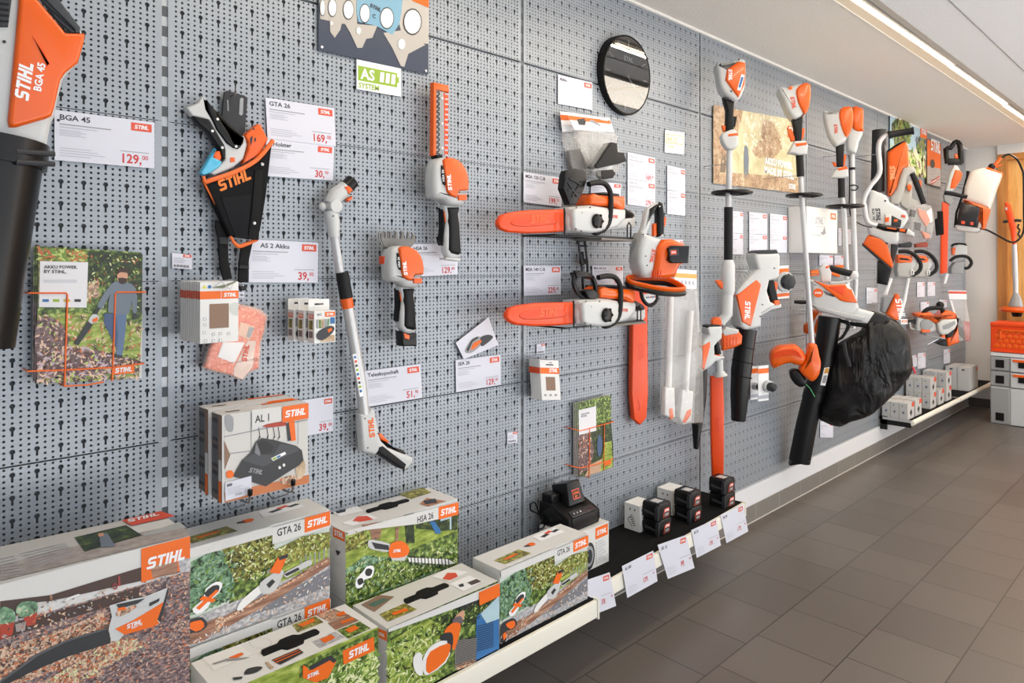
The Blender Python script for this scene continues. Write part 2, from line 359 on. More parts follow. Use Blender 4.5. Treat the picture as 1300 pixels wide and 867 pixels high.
# perforated steel panels between slotted uprights
def perf_mat():
    m = bpy.data.materials.new('perforated_steel'); m.use_nodes = True; N, L = m.node_tree.nodes, m.node_tree.links; b = N['Principled BSDF']
    b.inputs['Base Color'].default_value = (*lin((156, 163, 171)), 1); b.inputs['Roughness'].default_value = .42; b.inputs['Metallic'].default_value = .25
    tc = N.new('ShaderNodeTexCoord'); sp = N.new('ShaderNodeSeparateXYZ'); L.new(tc.outputs['Object'], sp.inputs[0])
    def mt(op, a, b_=None, c=None):
        n = N.new('ShaderNodeMath'); n.operation = op
        for k, q in enumerate((a, b_, c)):
            if q is None: continue
            if isinstance(q, (int, float)): n.inputs[k].default_value = q
            else: L.new(q, n.inputs[k])
        return n.outputs[0]
    X, Z = sp.outputs[0], sp.outputs[2]
    a = mt('DIVIDE', mt('SUBTRACT', X, .025), .015); bb_ = mt('DIVIDE', mt('SUBTRACT', .39375, Z), .0125)
    dx = mt('MULTIPLY', mt('SUBTRACT', a, mt('ROUND', a)), .015); dz = mt('MULTIPLY', mt('SUBTRACT', bb_, mt('ROUND', bb_)), .0125)
    a3 = mt('SUBTRACT', mt('FLOORED_MODULO', mt('ADD', a, .5), 3), 1.5); b4 = mt('SUBTRACT', mt('FLOORED_MODULO', mt('ADD', bb_, 1), 4), 2)
    dxh = mt('MULTIPLY', a3, .015); dzh = mt('MULTIPLY', b4, .0125)
    def rad(p, q): return mt('SQRT', mt('ADD', mt('MULTIPLY', p, p), mt('MULTIPLY', q, q)))
    small = mt('LESS_THAN', rad(dx, dz), .0028)
    nokey = mt('SUBTRACT', 1, mt('MULTIPLY', mt('LESS_THAN', mt('ABSOLUTE', a3), .5), mt('LESS_THAN', mt('ABSOLUTE', mt('SUBTRACT', b4, 1)), .5)))
    head = mt('LESS_THAN', rad(dxh, dzh), .0054)
    slot = mt('MULTIPLY', mt('LESS_THAN', mt('ABSOLUTE', dxh), .0023), mt('LESS_THAN', mt('ABSOLUTE', mt('SUBTRACT', b4, .62)), .66))
    hole = mt('MAXIMUM', mt('MULTIPLY', small, nokey), mt('MAXIMUM', head, slot))
    ok = mt('MULTIPLY', mt('GREATER_THAN', a, -.45), mt('LESS_THAN', a, 80.45))
    hole = mt('MULTIPLY', hole, ok)
    al = mt('SUBTRACT', 1, hole); L.new(al, b.inputs['Alpha'])
    ns = N.new('ShaderNodeTexNoise'); ns.inputs['Scale'].default_value = 3; L.new(tc.outputs['Object'], ns.inputs['Vector'])
    L.new(mt('ADD', .34, mt('MULTIPLY', ns.outputs['Fac'], .16)), b.inputs['Roughness'])
    return m
m_perf = perf_mat(); m_flange = mat('panel_flange', (176, 182, 188), .4, metal=.25); m_up = mat('upright_steel', (178, 183, 188), .4, metal=.3); m_up2 = mat('upright_steel_darker', (112, 116, 120), .5, metal=.3); m_slot = mat('upright_slot', (88, 92, 96), .8)  # second upright steel: same part, darker colour for the farther seams
pw = bpy.data.objects.new('wall_front', None); pw['kind'] = 'structure'; COL.objects.link(pw)
pm = MB(); Wd = 1.25 - .013
pm.add([(.0065, 0, .0020), (1.2435, 0, .0020), (1.2435, 0, .3980), (.0065, 0, .3980)], [[0, 1, 2, 3]], m_perf)
pm.bb(.0065, 1.2435, .0002, .012, .0020, .0035, m_flange).bb(.0065, 1.2435, .0002, .012, .3965, .3980, m_flange).bb(.0065, .008, .0002, .012, .0025, .3972, m_flange).bb(1.242, 1.2435, .0002, .012, .0025, .3972, m_flange)
pme = pm.mesh('perforated_panel', Vector())
SEAM0 = .563
ZR = [.18, .58, .98, 1.378, 1.776, 2.18]
for bay in range(-2, 6):
    for r, z in enumerate(ZR):
        o = bpy.data.objects.new('perforated_panel', pme); COL.objects.link(o); o.parent = pw; o.location = (SEAM0 + bay * 1.2515, 0, z)
    if bay >= -1:
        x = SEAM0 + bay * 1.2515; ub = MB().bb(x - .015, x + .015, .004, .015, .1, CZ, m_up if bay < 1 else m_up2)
        for k in range(48): z = .19 + k * .05; ub.bb(x - .0065, x + .0065, .0025, .0045, z, z + .025, m_slot)
        struct('upright', ub, pw)
struct('side_strip', MB().bb(SEAM0 + 6 * 1.2515 - .012, SEAM0 + 6 * 1.2515 + .004, -.004, .05, .19, CZ, m_flange), pw)
# wooden frame and boarded panel beyond the corner, with a bright pane in it
m_wood = ramp_mat('pine_boards', [(.3, (196, 140, 72)), (.5, (222, 170, 98)), (.7, (236, 190, 122))], 3, stretch=(4, 9, .6), rough=.4)
m_wood2 = ramp_mat('pine_post', [(.3, (168, 108, 52)), (.6, (196, 134, 70))], 4, stretch=(6, 6, .5), rough=.45)
struct('trim_5', MB().bb(XE - .03, XE + .1, -.34, -.262, .09, 2.50, m_wood2).bb(XE - .03, XE + .1, -2.4, -.34, 2.44, 2.5, m_wood2))
struct('wall_end', MB().bb(XE + .03, XE + .09, -.52, -.34, .0, 2.44, m_wood).bb(XE + .03, XE + .09, -1.6, -.52, 2.0, 2.44, m_wood).bb(XE + .03, XE + .09, -1.6, -.52, 0, .9, m_wood).bb(XE - .03, XE + .12, -4, -1.6, 0, 2.59, m_wood).bb(XE - .03, XE + .12, -1.6, -.262, 2.5, 2.59, m_wall))
# ================================================================ PRINTED MATTER
GREEN = ramp_mat('hedge_print', [(.32, (26, 38, 16)), (.45, (64, 88, 32)), (.56, (118, 144, 58)), (.7, (196, 206, 140))], 75)
GREENP = ramp_mat('box_hedge_print', [(.32, (52, 78, 58)), (.5, (104, 146, 112)), (.66, (176, 204, 170))], 95)
OLIVE = ramp_mat('dry_bush_print', [(.32, (70, 62, 26)), (.48, (120, 116, 46)), (.6, (170, 168, 82)), (.72, (214, 210, 140))], 80)
DARKG = ramp_mat('shaded_hedge_print', [(.35, (18, 26, 12)), (.55, (48, 66, 26)), (.72, (120, 140, 58))], 60)
LAWN = ramp_mat('lawn_print', [(.3, (88, 108, 34)), (.5, (138, 158, 58)), (.7, (192, 202, 110))], 26, stretch=(1, 1, 3))
COBBLE = ramp_mat('cobble_print', [(0, (70, 58, 62)), (.35, (112, 94, 98)), (.75, (148, 126, 124)), (.93, (196, 160, 140)), (1, (200, 110, 74))], 210, 'cell', stretch=(1, 1, 1.5))
LEAFY = ramp_mat('leaf_litter_print', [(0, (110, 82, 70)), (.4, (176, 142, 118)), (.8, (226, 202, 176)), (1, (208, 110, 60))], 260, 'cell')
GRAVEL = ramp_mat('gravel_print', [(.3, (120, 120, 126)), (.5, (176, 176, 180)), (.7, (226, 224, 222))], 110)
SHRED = ramp_mat('dark_litter_print', [(.3, (48, 34, 36)), (.5, (110, 84, 84)), (.62, (150, 128, 130)), (.75, (206, 190, 186))], 90)
WOODP = ramp_mat('beam_print', [(.3, (116, 78, 60)), (.55, (160, 118, 96)), (.75, (200, 166, 140))], 40, stretch=(.3, 1, 3))
BLUE = mat('blue_print', (46, 110, 170), .5); SKYP = mat('sky_print', (176, 204, 214), .5); L1 = mat('leaf_light', (186, 206, 116)); L2 = mat('leaf_mid', (112, 146, 60)); L3 = mat('leaf_dark', (34, 50, 22)); L4 = mat('leaf_teal', (150, 184, 156)); L5 = mat('leaf_pale', (222, 228, 176)); LA = mat('autumn_leaf', (196, 110, 70)); LB = mat('autumn_pale', (224, 190, 164)); LC = mat('autumn_dark', (84, 58, 54)); DENIM = mat('denim_print', (70, 92, 128), .5); KNIT = mat('grey_blue_print', (112, 124, 138), .5)
SKIN = mat('skin_print', (206, 156, 128), .5); HAIRP = mat('brown_print', (62, 42, 32), .5); NAVY = mat('navy_print', (52, 62, 82), .35); CHROME = mat('silver_print', (186, 180, 172), .3)
SHINE = mat('bright_silver_print', (234, 234, 232), .3); BLUEM = mat('steel_blue_print', (120, 170, 196), .35); LIME = mat('lime_print', (146, 178, 46), .5); TERRA = mat('terracotta_print', (176, 64, 44), .5)
PGREY = mat('grey_print', (150, 152, 156), .5); DPRINT = mat('charcoal_print', (44, 46, 50), .45); BEIGEP = ramp_mat('faded_autumn_print', [(.3, (128, 98, 70)), (.5, (182, 154, 122)), (.7, (222, 206, 178))], 14)
BEIGE2 = ramp_mat('faded_lawn_print', [(.3, (178, 168, 120)), (.55, (214, 204, 166)), (.75, (236, 226, 206))], 9); PALEP = mat('pale_sun_print', (238, 226, 204), .5)
TAN = mat('leather_print', (140, 112, 94), .6)

def lab(mb, pl, st, t, m, off=0, bold=.02, k=1):
    """lettering along a photo line on plane pl; t None = the maker's lettering"""
    a, b = pl.at(st, off); d = (b - a); fr = Plane(a, d, pl.n.cross(d)); L_ = d.length
    V, Fc = stihl() if t is None else text2d(t, bold)
    x0 = min(q[0] for q in V); x1 = max(q[0] for q in V); s = L_ / (x1 - x0)
    mb.add([fr.w((q[0] - x0) * s, q[1] * s * k, .0006) for q in V], Fc, m)
def price_card(st, head, price, cents, label, d=.006, group=None, sub=1, a=0, pale=0, red=None, two=0):
    """a printed shelf card; corners TL TR BR BL in the photo"""
    pl = wallp(d, a) if not isinstance(d, Plane) else d; mb = MB(); f = Face.q(pl, st); W_, H_ = f.wd, f.ht
    mb.prism(f, [(0, 0), (W_, 0), (W_, -H_), (0, -H_)], 0, -.0012, CARD)
    ink = INK if not pale else LGREY; rd = red or REDINK
    if head:
        tw = max(q[0] for q in text2d(head, .018)[0]) * .15 * H_; f.text(mb, head, .045 * W_, .18 * H_, .15 * H_, ink, 1, .018, cond=min(1.12, .58 * W_ / tw))
    lw = .22 * W_; f.logo(mb, .97 * W_ - lw, .06 * H_, lw, min(lw * .56, .17 * H_), back=REDLOGO)
    if sub:
        f.rect(mb, .045 * W_, .26 * H_, .5 * W_, .022 * H_, PGREY); f.rect(mb, .045 * W_, .32 * H_, .36 * W_, .016 * H_, LGREY)
        for k in range(4): f.rect(mb, .045 * W_, (.38 + .035 * k) * H_, (.2 + .05 * (k % 2)) * W_, .012 * H_, LGREY)
        for k in range(4): f.rect(mb, .045 * W_, (.74 + .05 * k) * H_, (.3 + .07 * (k % 3)) * W_, .013 * H_, LGREY)
    if price:
        cw = .27 * H_; V, _ = text2d(price, .02); pw_ = max(q[0] for q in V) * cw * .9
        f.rect(mb, .64 * W_, .68 * H_, .3 * W_, .014 * H_, PGREY)
        f.text(mb, price, .86 * W_ - pw_, .93 * H_, cw, rd, 1, .02, cond=.9)
        f.text(mb, cents, .865 * W_, .84 * H_, cw * .5, rd, 1, .01, cond=.9)
    return solo('price_card', mb, label, 'price card', group)
def small_tag(st, label, d=.006, group=None):
    pl = wallp(d); mb = MB(); f = Face.q(pl, st); W_, H_ = f.wd, f.ht
    mb.prism(f, [(0, 0), (W_, 0), (W_, -H_), (0, -H_)], 0, -.001, CARD); f.logo(mb, .55 * W_, .02 * H_, .42 * W_, .2 * H_, back=REDLOGO)
    for k in range(3): f.rect(mb, .08 * W_, (.3 + .12 * k) * H_, (.5 + .1 * (k % 2)) * W_, .05 * H_, LGREY)
    for k in range(14): f.rect(mb, (.1 + .055 * k) * W_, .74 * H_, (.02 + .015 * (k % 3 == 0)) * W_, .16 * H_, INK)
    return solo('price_tag', mb, label, 'price tag', group)

def inside(p, P):
    c = False; n = len(P)
    for i in range(n):
        a, b = P[i], P[i - 1]
        if (a[1] > p[1]) != (b[1] > p[1]) and p[0] < (b[0] - a[0]) * (p[1] - a[1]) / (b[1] - a[1]) + a[0]: c = not c
    return c
def strew(mb, pl, P, n, size, mats, k=4, asp=1.6, seed=1):
    n = int(n * 1.7); size *= .68
    """printed leaves strewn inside a polygon of the picture"""
    rr = random.Random(seed); P = pl.pts(P) if isinstance(P, str) else P; xs = [q[0] for q in P]; ys = [q[1] for q in P]; by = {}
    for _ in range(n):
        x, y = rr.uniform(min(xs), max(xs)), rr.uniform(min(ys), max(ys))
        if not inside((x, y), P): continue
        a = rr.uniform(0, 6.28); s = size * rr.uniform(.5, 1.3); m = rr.choice(mats); o = k * .0005 + .00001 * rr.randrange(30); ca, sa = math.cos(a), math.sin(a)
        mb.add([pl.w(x + s * (u * asp * ca - v * sa), y + s * (u * asp * sa + v * ca), o) for u, v in ((-1, 0), (-.3, .55), (1, .1), (.2, -.6))], [[0, 1, 2, 3]], m)
# cards pegged to the wall
price_card('A 272,548 772,612 770,840 273,800', 'BGA 45', '129,', '00', 'white price card reading 129,00 beside the large orange leaf blower at the left edge')
price_card('D 67,487 410,541 410,722 78,692', 'GTA 26', '169,', '00', 'white price card reading 169,00 right of the black holster, upper of two', d=.0075)
price_card('D 72,692 410,728 409,925 66,880', '  Holster', '30,', '90', 'white price card reading 30,90 right of the black holster, lower of two', d=.006)
price_card('E -10,300 243,312 243,452 -12,458', '    AS 2 Akku', '39,', '00', 'white price card reading 39,00 above the three hanging battery boxes')
price_card('a 700,142 930,108 930,334 700,365', '', '39,', '00', 'white price card reading 39,00 sticking out behind the charger boxes', sub=0)
price_card('F 248,122 526,87 526,256 260,302', 'Teleskopschaft', '51,', '90', 'white price card reading 51,90 beside the lower end of the telescopic pole')
price_card('E 575,318 755,316 755,438 575,438', '  HSA 26', '129,', '00', 'white price card reading 129,00 partly behind the grass shear')
price_card('F 703,68 927,40 927,192 706,228', 'SEA 20', '129,', '00', 'white price card reading 129,00 below the tilted picture of a hand vacuum')
price_card('Q 330,360 540,408 540,580 330,538', 'Akku', '', '', 'near blank white card left of the round clock', sub=0)
price_card('I 264,472 496,510 496,672 264,658', 'MSA 120 C-B', '199,', '00', 'white price card reading 199,00 above the bar cover of the upper chainsaw')
price_card('I 680,530 862,545 862,668 670,650', 'MSA 120 C-B', '219,', '00', 'white price card peeping out behind the upper chainsaw', pale=1)
price_card('J 216,275 442,275 442,452 218,460', 'MSA 140 C-B', '229,', '00', 'white price card reading 229,00 above the bar cover of the lower chainsaw')
price_card('J 636,275 824,278 822,398 636,398', 'MSA 140 C-B', '349,', '00', 'white price card half hidden behind the handle of the lower chainsaw')
price_card('I 900,352 1068,388 1068,540 900,512', 'HSA 56', '169,', '00', 'pale price card, upper of the pair right of the hanging clear bags', pale=1)
price_card('I 900,514 1068,542 1068,672 900,672', 'HSA 56', '279,', '00', 'pale price card, lower of the pair right of the hanging clear bags', pale=1)
price_card('I 1142,432 1252,458 1252,598 1142,580', 'FSA 57', '', '', 'pale price card under the yellowish battery system sign, upper of two', pale=1, sub=1)
price_card('I 1142,584 1252,600 1252,742 1142,730', 'FSA 57', '', '', 'pale price card under the yellowish battery system sign, lower of two', pale=1)
price_card('J 1120,118 1190,118 1190,262 1120,258', '', '', '', 'white price card just right of the hanging hedge trimmer body', pale=1)
for k, (x0, x1) in enumerate(((292, 362), (396, 494), (510, 604))):
    nm = ('left', 'middle', 'right')[k]
    price_card(f'N {x0},{118 + 8 * k} {x1},{126 + 10 * k} {x1},{246 + 5 * k} {x0},{240 + 5 * k}', 'HLA', '', '', f'{nm} one of three pale price cards below the autumn poster, upper row', pale=1)
    price_card(f'N {x0},{242 + 5 * k} {x1},{248 + 5 * k} {x1},{362 - 5 * k} {x0},{358 - 5 * k}', 'HLA', '', '', f'{nm} one of three pale price cards below the autumn poster, lower row', pale=1)
small_tag('B 592,328 660,334 660,382 592,380', 'tiny price tag with a barcode above the row of thin boxes')
small_tag('F 962,430 1012,424 1012,482 962,486', 'tiny price tag alone near the seam below the picture card')
small_tag('K 163,-12 205,-16 205,38 163,38', 'tiny price tag above the small hanging box right of the seam')

# framed and unframed prints on the wall
def asm():
    pl = wallp(.009); mb = MB(); mb.prism(pl, 'D 332,-120 882,-105 882,372 332,250', 0, -.002, NAVY)
    mb.art(pl, 'D 332,-120 882,-105 882,-30 740,-40 735,0 335,-60', mat('pale_grey_print', (200, 196, 190)), 1)
    for st in ('D 332,-100 520,-90 525,120 505,130 340,95', 'D 735,-30 882,40 882,220 830,215 745,160 730,100'): mb.art(pl, st, CHROME, 2)
    mb.art(pl, 'D 385,90 450,105 440,150 412,190 390,160', CHROME, 3); mb.art(pl, 'D 460,115 625,130 600,190 570,195 550,240 525,240 490,165', CHROME, 3)
    mb.art(pl, 'D 655,165 760,150 865,225 780,270 760,335 742,330 700,240', CHROME, 3); mb.art(pl, 'D 525,-110 760,-100 745,60 735,120 700,175 620,130 530,110 520,60', BLUEM, 4)
    mb.art(pl, 'D 790,-110 882,-108 882,40 800,5', ORANGE, 4)
    for cx, cy, rx, ry in ((400, 40, 20, 42), (480, 50, 25, 45), (562, 68, 24, 44), (672, 92, 32, 50), (800, 110, 42, 60), (350, 40, 12, 38)):
        for sc, m_, k in ((1.12, DPRINT, 5), (1, SHINE, 6)):
            mb.art(pl, [pl.uv(320 + .25385 * (cx + rx * sc * math.cos(t * .4189)), .25385 * (cy + ry * sc * math.sin(t * .4189))) for t in range(15)], m_, k)
    for cx, cy, rx in ((530, 155, 12), (745, 222, 18), (395, 118, 7)):
        mb.art(pl, [pl.uv(320 + .25385 * (cx + rx * math.cos(t * .5236)), .25385 * (cy + rx * 1.5 * math.sin(t * .5236))) for t in range(12)], SHINE, 7)
    lab(mb, pl, 'D 585,35 640,62', None, NAVY, .0032); lab(mb, pl, 'D 600,90 616,94', 'C', NAVY, .0032)
    for st in ('D 348,236', 'D 868,355'): mb.lathe(pl.at(st, .002)[0], pl.n, [(-.002, .004), (.001, .004), (.002, .002)], WHITE, 10)
    solo('wall_poster', mb, 'large dark blue close-up poster of silver saw chain links at the top edge', 'poster')
    pl = wallp(.007); mb = MB(); f = Face.q(pl, 'D 523,296 745,342 742,486 523,445'); W_, H_ = f.wd, f.ht; mb.prism(f, [(0, 0), (W_, 0), (W_, -H_), (0, -H_)], 0, -.0012, WHITE)
    f.rect(mb, .03 * W_, .2 * H_, .88 * W_, .5 * H_, LIME); f.rect(mb, .91 * W_, .34 * H_, .04 * W_, .2 * H_, LIME)
    f.text(mb, 'AS', .09 * W_, .62 * H_, .5 * H_, WHITE, 2, .03, cond=.95)
    for k in range(3): mb.art(f, [((.5 + .13 * k) * W_, -.62 * H_), ((.59 + .13 * k) * W_, -.62 * H_), ((.61 + .13 * k) * W_, -.27 * H_), ((.52 + .13 * k) * W_, -.27 * H_)], WHITE, 2)
    f.text(mb, 'SYSTEM', .04 * W_, .93 * H_, .24 * H_, LIME, 1, .03)
    solo('sign_card', mb, 'white card with a lime green battery symbol under the chain poster', 'sign')
    mb = MB(); f = Face.q(pl, 'Q 985,698 1102,715 1100,858 982,835'); W_, H_ = f.wd, f.ht; mb.prism(f, [(0, 0), (W_, 0), (W_, -H_), (0, -H_)], 0, -.0012, WHITE)
    GO = mat('pale_gold_print', (232, 190, 120)); f.rect(mb, .03 * W_, .16 * H_, .88 * W_, .42 * H_, GO); f.rect(mb, .07 * W_, .2 * H_, .8 * W_, .34 * H_, WHITE, 2)
    f.text(mb, 'AK10', .1 * W_, .5 * H_, .33 * H_, GO, 3, .03, cond=1); f.text(mb, 'SYSTEM', .05 * W_, .78 * H_, .17 * H_, GO, 1, .02)
    solo('sign_card', mb, 'small white card with a gold battery symbol right of the clock', 'sign')
asm()
def picture_card():
    pl = wallp(.012); mb = MB(); mb.prism(pl, 'E 748,680 868,586 904,688 778,740', 0, -.001, CARD)
    mb.art(pl, 'E 780,712 800,672 830,656 850,668 838,690 805,716', GREYP, 1, 3); mb.art(pl, 'E 838,660 866,650 884,660 850,690 838,688', DPRINT, 2, 3); mb.art(pl, 'E 800,705 812,680 838,668 842,676 815,702', ORANGE, 3); mb.art(pl, 'E 786,706 806,668 826,657 830,662 808,676 792,712', DPRINT, 4)
    solo('picture_card', mb, 'tilted white card with a picture of an orange and black hand vacuum', 'card')
picture_card()
def autumn():
    pl = wallp(.008); mb = MB(); mb.prism(pl, 'M 198,320 660,402 668,802 198,748', 0, -.0015, BEIGE2)
    mb.art(pl, 'M 198,320 360,352 345,420 300,560 260,680 198,700', BEIGEP, 1); mb.art(pl, 'M 470,410 520,412 550,480 570,560 520,610 440,600 410,560 460,520', BEIGEP, 1, 3)
    mb.art(pl, 'M 300,690 660,720 668,802 198,748 198,700', BEIGEP, 2); strew(mb, pl, 'M 470,410 520,405 560,480 575,560 520,620 440,605 405,560 460,510', 260, .016, [BEIGEP, MATS.get('rust_leaf') or mat('rust_leaf', (168, 130, 100)), BEIGEP, mat('tan_leaf', (196, 166, 134))], 2, 1.3); strew(mb, pl, 'M 198,320 360,352 345,420 280,600 200,700', 240, .018, [BEIGEP, MATS['rust_leaf'], MATS['tan_leaf']], 2, 1.3, 2); strew(mb, pl, 'M 200,690 660,715 668,802 198,748', 380, .012, [MATS['rust_leaf'], MATS['tan_leaf'], BEIGEP], 3, 1.5, 3); strew(mb, pl, 'M 360,360 660,420 660,560 360,560', 90, .02, [PALEP], 1, 1.2, 4)
    mb.art(pl, 'M 368,545 378,540 388,560 392,620 388,720 380,722 376,660 372,722 366,720 364,610', KNIT, 3); mb.art(pl, 'M 240,560 262,560 270,640 262,690 235,690', mat('dusk_print', (120, 104, 86)), 2)
    lab(mb, pl, 'M 478,640 632,672', 'AKKU POWER.', WHITE, .002, .045); lab(mb, pl, 'M 476,690 640,728', 'MADE BY STIHL.', WHITE, .002, .045)
    f = Face.q(pl, 'M 606,432 668,442 668,505 606,495', .001); f.rect(mb, 0, 0, f.wd, f.ht, ORANGE, 1); f.brand(mb, .06 * f.wd, .68 * f.ht, .86 * f.wd, WHITE, 2)
    lab(mb, pl, 'M 610,778 650,784', None, WHITE, .002)
    solo('wall_poster', mb, 'wide faded autumn park poster with white lettering behind the first two pole tools', 'poster')
autumn()

# ---------------------------------------------------------------- brochures in orange wire racks
RACKO = mat('orange_wire', (238, 104, 20), .4)
def brochure(st, d, art, name_label, nback, rack, rlabel, group):
    """front cover corners in the photo; copies behind it"""
    pl = wallp(d); mb = MB(); f = Face.q(pl, st); W_, H_ = f.wd, f.ht
    q = [(0, 0), (W_, 0), (W_, -H_), (0, -H_)]
    mb.prism(f, q, 0, -.005, mat('paper_edge', (214, 212, 206), .6)); art(mb, pl, f); front = solo('brochure', mb, name_label[0], 'brochure', group)
    for k in range(nback):
        mb = MB(); o_ = -.0065 * (k + 1); g = off(f, o_); g.wd, g.ht = W_, H_; sx = -.003 * (k + 1)
        mb.prism(g, [(x + sx, y + .004 * (k + 1) * (1 if k % 2 == 0 else .4)) for x, y in q], 0, -.005, MATS['paper_edge']); mb.art(g, [(sx, .004), (W_ + sx, .004), (W_ + sx, -H_ * .4), (sx, -H_ * .4)], GREEN, 1); mb.art(g, [(sx, -H_ * .4), (W_ + sx, -H_ * .4), (W_ + sx, -H_ + .004), (sx, -H_ + .004)], SHRED, 1)
        solo('brochure', mb, name_label[1 + k], 'brochure', group)
    mb = MB()
    for s in rack:
        wp = wallp(d + .004).at(s); mb.tube([(p.x, p.y, p.z) for p in wp], .0019, RACKO, 6)
    e = wallp(d + .004)
    for s in rack:
        P_ = e.at(s)
        for p in (P_[0], P_[-1]):
            if s is rack[-1]: continue
            mb.tube([p, (p.x, -.001, p.z)], .0019, RACKO, 6)
    solo('wire_rack', mb, rlabel, 'brochure rack')
def cover1(mb, pl, f):
    A_ = lambda st, m, k=1, sm=0: mb.art(pl, st, m, k, sm)
    A_('B 131,311 490,332 488,560 129,560', DARKG, 1); A_('B 131,311 300,321 300,360 260,420 260,470 131,520', OLIVE, 2)
    A_('B 129,500 300,480 340,430 380,430 488,540 486,600 128,600', GREEN, 2); A_('B 128,545 270,530 487,575 477,757 128,778', LAWN, 3)
    A_('B 128,560 190,555 235,610 220,665 128,690', SHRED, 4, 3); A_('B 128,668 260,655 350,665 478,705 478,735 300,750 128,760', SHRED, 4)
    A_('B 300,430 340,420 340,480 300,490', LEAFY, 3)
    strew(mb, pl, 'B 300,330 488,340 488,520 300,520', 110, .0038, [LA, OLIVE, L5, L2, L1], 5, seed=3); strew(mb, pl, 'B 128,545 270,530 487,575 477,757 128,778', 260, .005, [LB, LC, LB, LA, L1], 5, seed=4); strew(mb, pl, 'B 128,640 300,650 478,700 477,757 128,778', 300, .006, [LC, LB, LC, mat('leaf_lilac', (190, 170, 180))], 5, seed=5); strew(mb, pl, 'B 131,311 300,321 300,360 131,355', 60, .007, [L1, LA, L2], 4)
    A_('B 137,356 302,360 297,516 133,514', mat('cover_panel', (226, 226, 230)), 5)
    lab(mb, pl, 'B 150,381 266,382', 'AKKU POWER.', INK, .003, .02); lab(mb, pl, 'B 150,397 228,398', 'BY STIHL.', INK, .003, .02)
    for x, m_ in ((145, BLUE), (181, LIME), (218, mat('gold_print', (206, 170, 60))), (255, DPRINT)): A_(f'B {x},487 {x + 22},487 {x + 22},496 {x},496', m_, 6)
    for y in (421, 427): A_(f'B 148,{y} 264,{y} 264,{y + 2} 148,{y + 2}', LGREY, 6)
    # gardener
    A_('B 358,536 402,536 402,598 414,645 426,656 420,668 400,656 374,604 356,568', DENIM, 6); A_('B 396,536 434,536 430,600 419,680 398,677 404,610', mat('denim_light', (92, 116, 150)), 7); A_('B 388,672 420,676 418,690 386,688', DPRINT, 6)
    A_('B 402,425 440,430 462,445 470,480 468,535 455,530 450,490 440,538 370,530 378,470 350,520 332,515 348,480 378,438', KNIT, 7, 2)
    A_('B 402,395 418,383 435,388 438,410 428,430 412,432 402,415', SKIN, 8, 2); A_('B 400,398 404,384 420,378 440,386 440,404 434,396 412,394 402,402', HAIRP, 9, 2); A_('B 405,414 434,416 430,432 412,433', HAIRP, 9, 2)
    A_('B 318,536 336,512 344,520 330,542', DPRINT, 8); A_('B 452,538 468,534 470,552 456,558', DPRINT, 8)
    A_('B 302,560 318,538 338,544 335,560 312,572', BODY, 8, 2); A_('B 316,556 334,548 334,560 318,568', ORANGE, 9); A_('B 300,562 318,575 268,645 252,640', DPRINT, 8)
    A_('B 388,718 460,712 460,740 387,746', ORANGE, 8); lab(mb, pl, 'B 393,740 452,734', None, WHITE, .0048)
brochure('B 131,311 490,332 477,757 128,778', .045, cover1, ['green brochure showing a man with leaf blower, front of its rack', 'second brochure in the left rack, its edge showing behind the front one', 'rearmost brochure in the left rack, standing against the perforated wall'],
         2, ['B 100,466 228,466 232,472 227,640 222,786', 'B 500,463 402,463 397,468 392,620 386,766', 'B 95,735 222,731 386,722 495,708', 'B 222,786 300,782 356,772'], 'orange wire rack holding the garden brochures on the left', 'brochures in the left wire rack')
def cover2(mb, pl, f):
    A_ = lambda st, m, k=1, sm=0: mb.art(pl, st, m, k, sm)
    A_('K 368,280 533,247 535,400 368,430', GREEN, 1); A_('K 368,430 535,380 545,500 545,600 370,655', DARKG, 1); A_('K 440,400 535,365 540,480 480,500', DARKG, 2)
    A_('K 370,440 430,430 450,520 430,600 372,650', SHRED, 3); A_('K 400,650 430,590 490,560 480,625', mat('path_print', (196, 160, 130)), 4); A_('K 480,625 500,480 536,470 543,600', LAWN, 4)
    A_('K 370,318 458,297 458,420 372,442', mat('cover_panel2', (226, 226, 230)), 5); A_('K 466,455 478,440 488,470 486,520 474,552 464,520', DENIM, 5, 2); A_('K 500,575 532,568 532,588 500,596', ORANGE, 6)
    strew(mb, pl, 'K 368,280 533,247 535,400 368,430', 120, .006, [L1, L2, L3], 3)
    strew(mb, pl, 'K 370,440 430,430 450,520 430,600 372,650', 90, .006, [LC, LB, LA, L3], 4)
    A_('K 370,318 458,297 458,420 372,442', MATS['cover_panel2'], 6); lab(mb, pl, 'K 382,342 424,333', 'AKKU POWER.', INK, .003); lab(mb, pl, 'K 382,353 412,347', 'BY STIHL.', INK, .003)
brochure('K 368,288 533,247 543,605 370,656', .03, cover2, ['green garden flyer with a white title panel, front of the small rack', 'flyer second from the front in the small rack', 'flyer at the back of the small rack'], 2,
         ['K 338,410 380,422 460,400 548,376', 'K 338,598 380,608 460,590 548,562', 'K 428,412 426,655', 'K 502,392 500,620'], 'orange wire rack holding the small green flyers', 'flyers in the small wire rack')
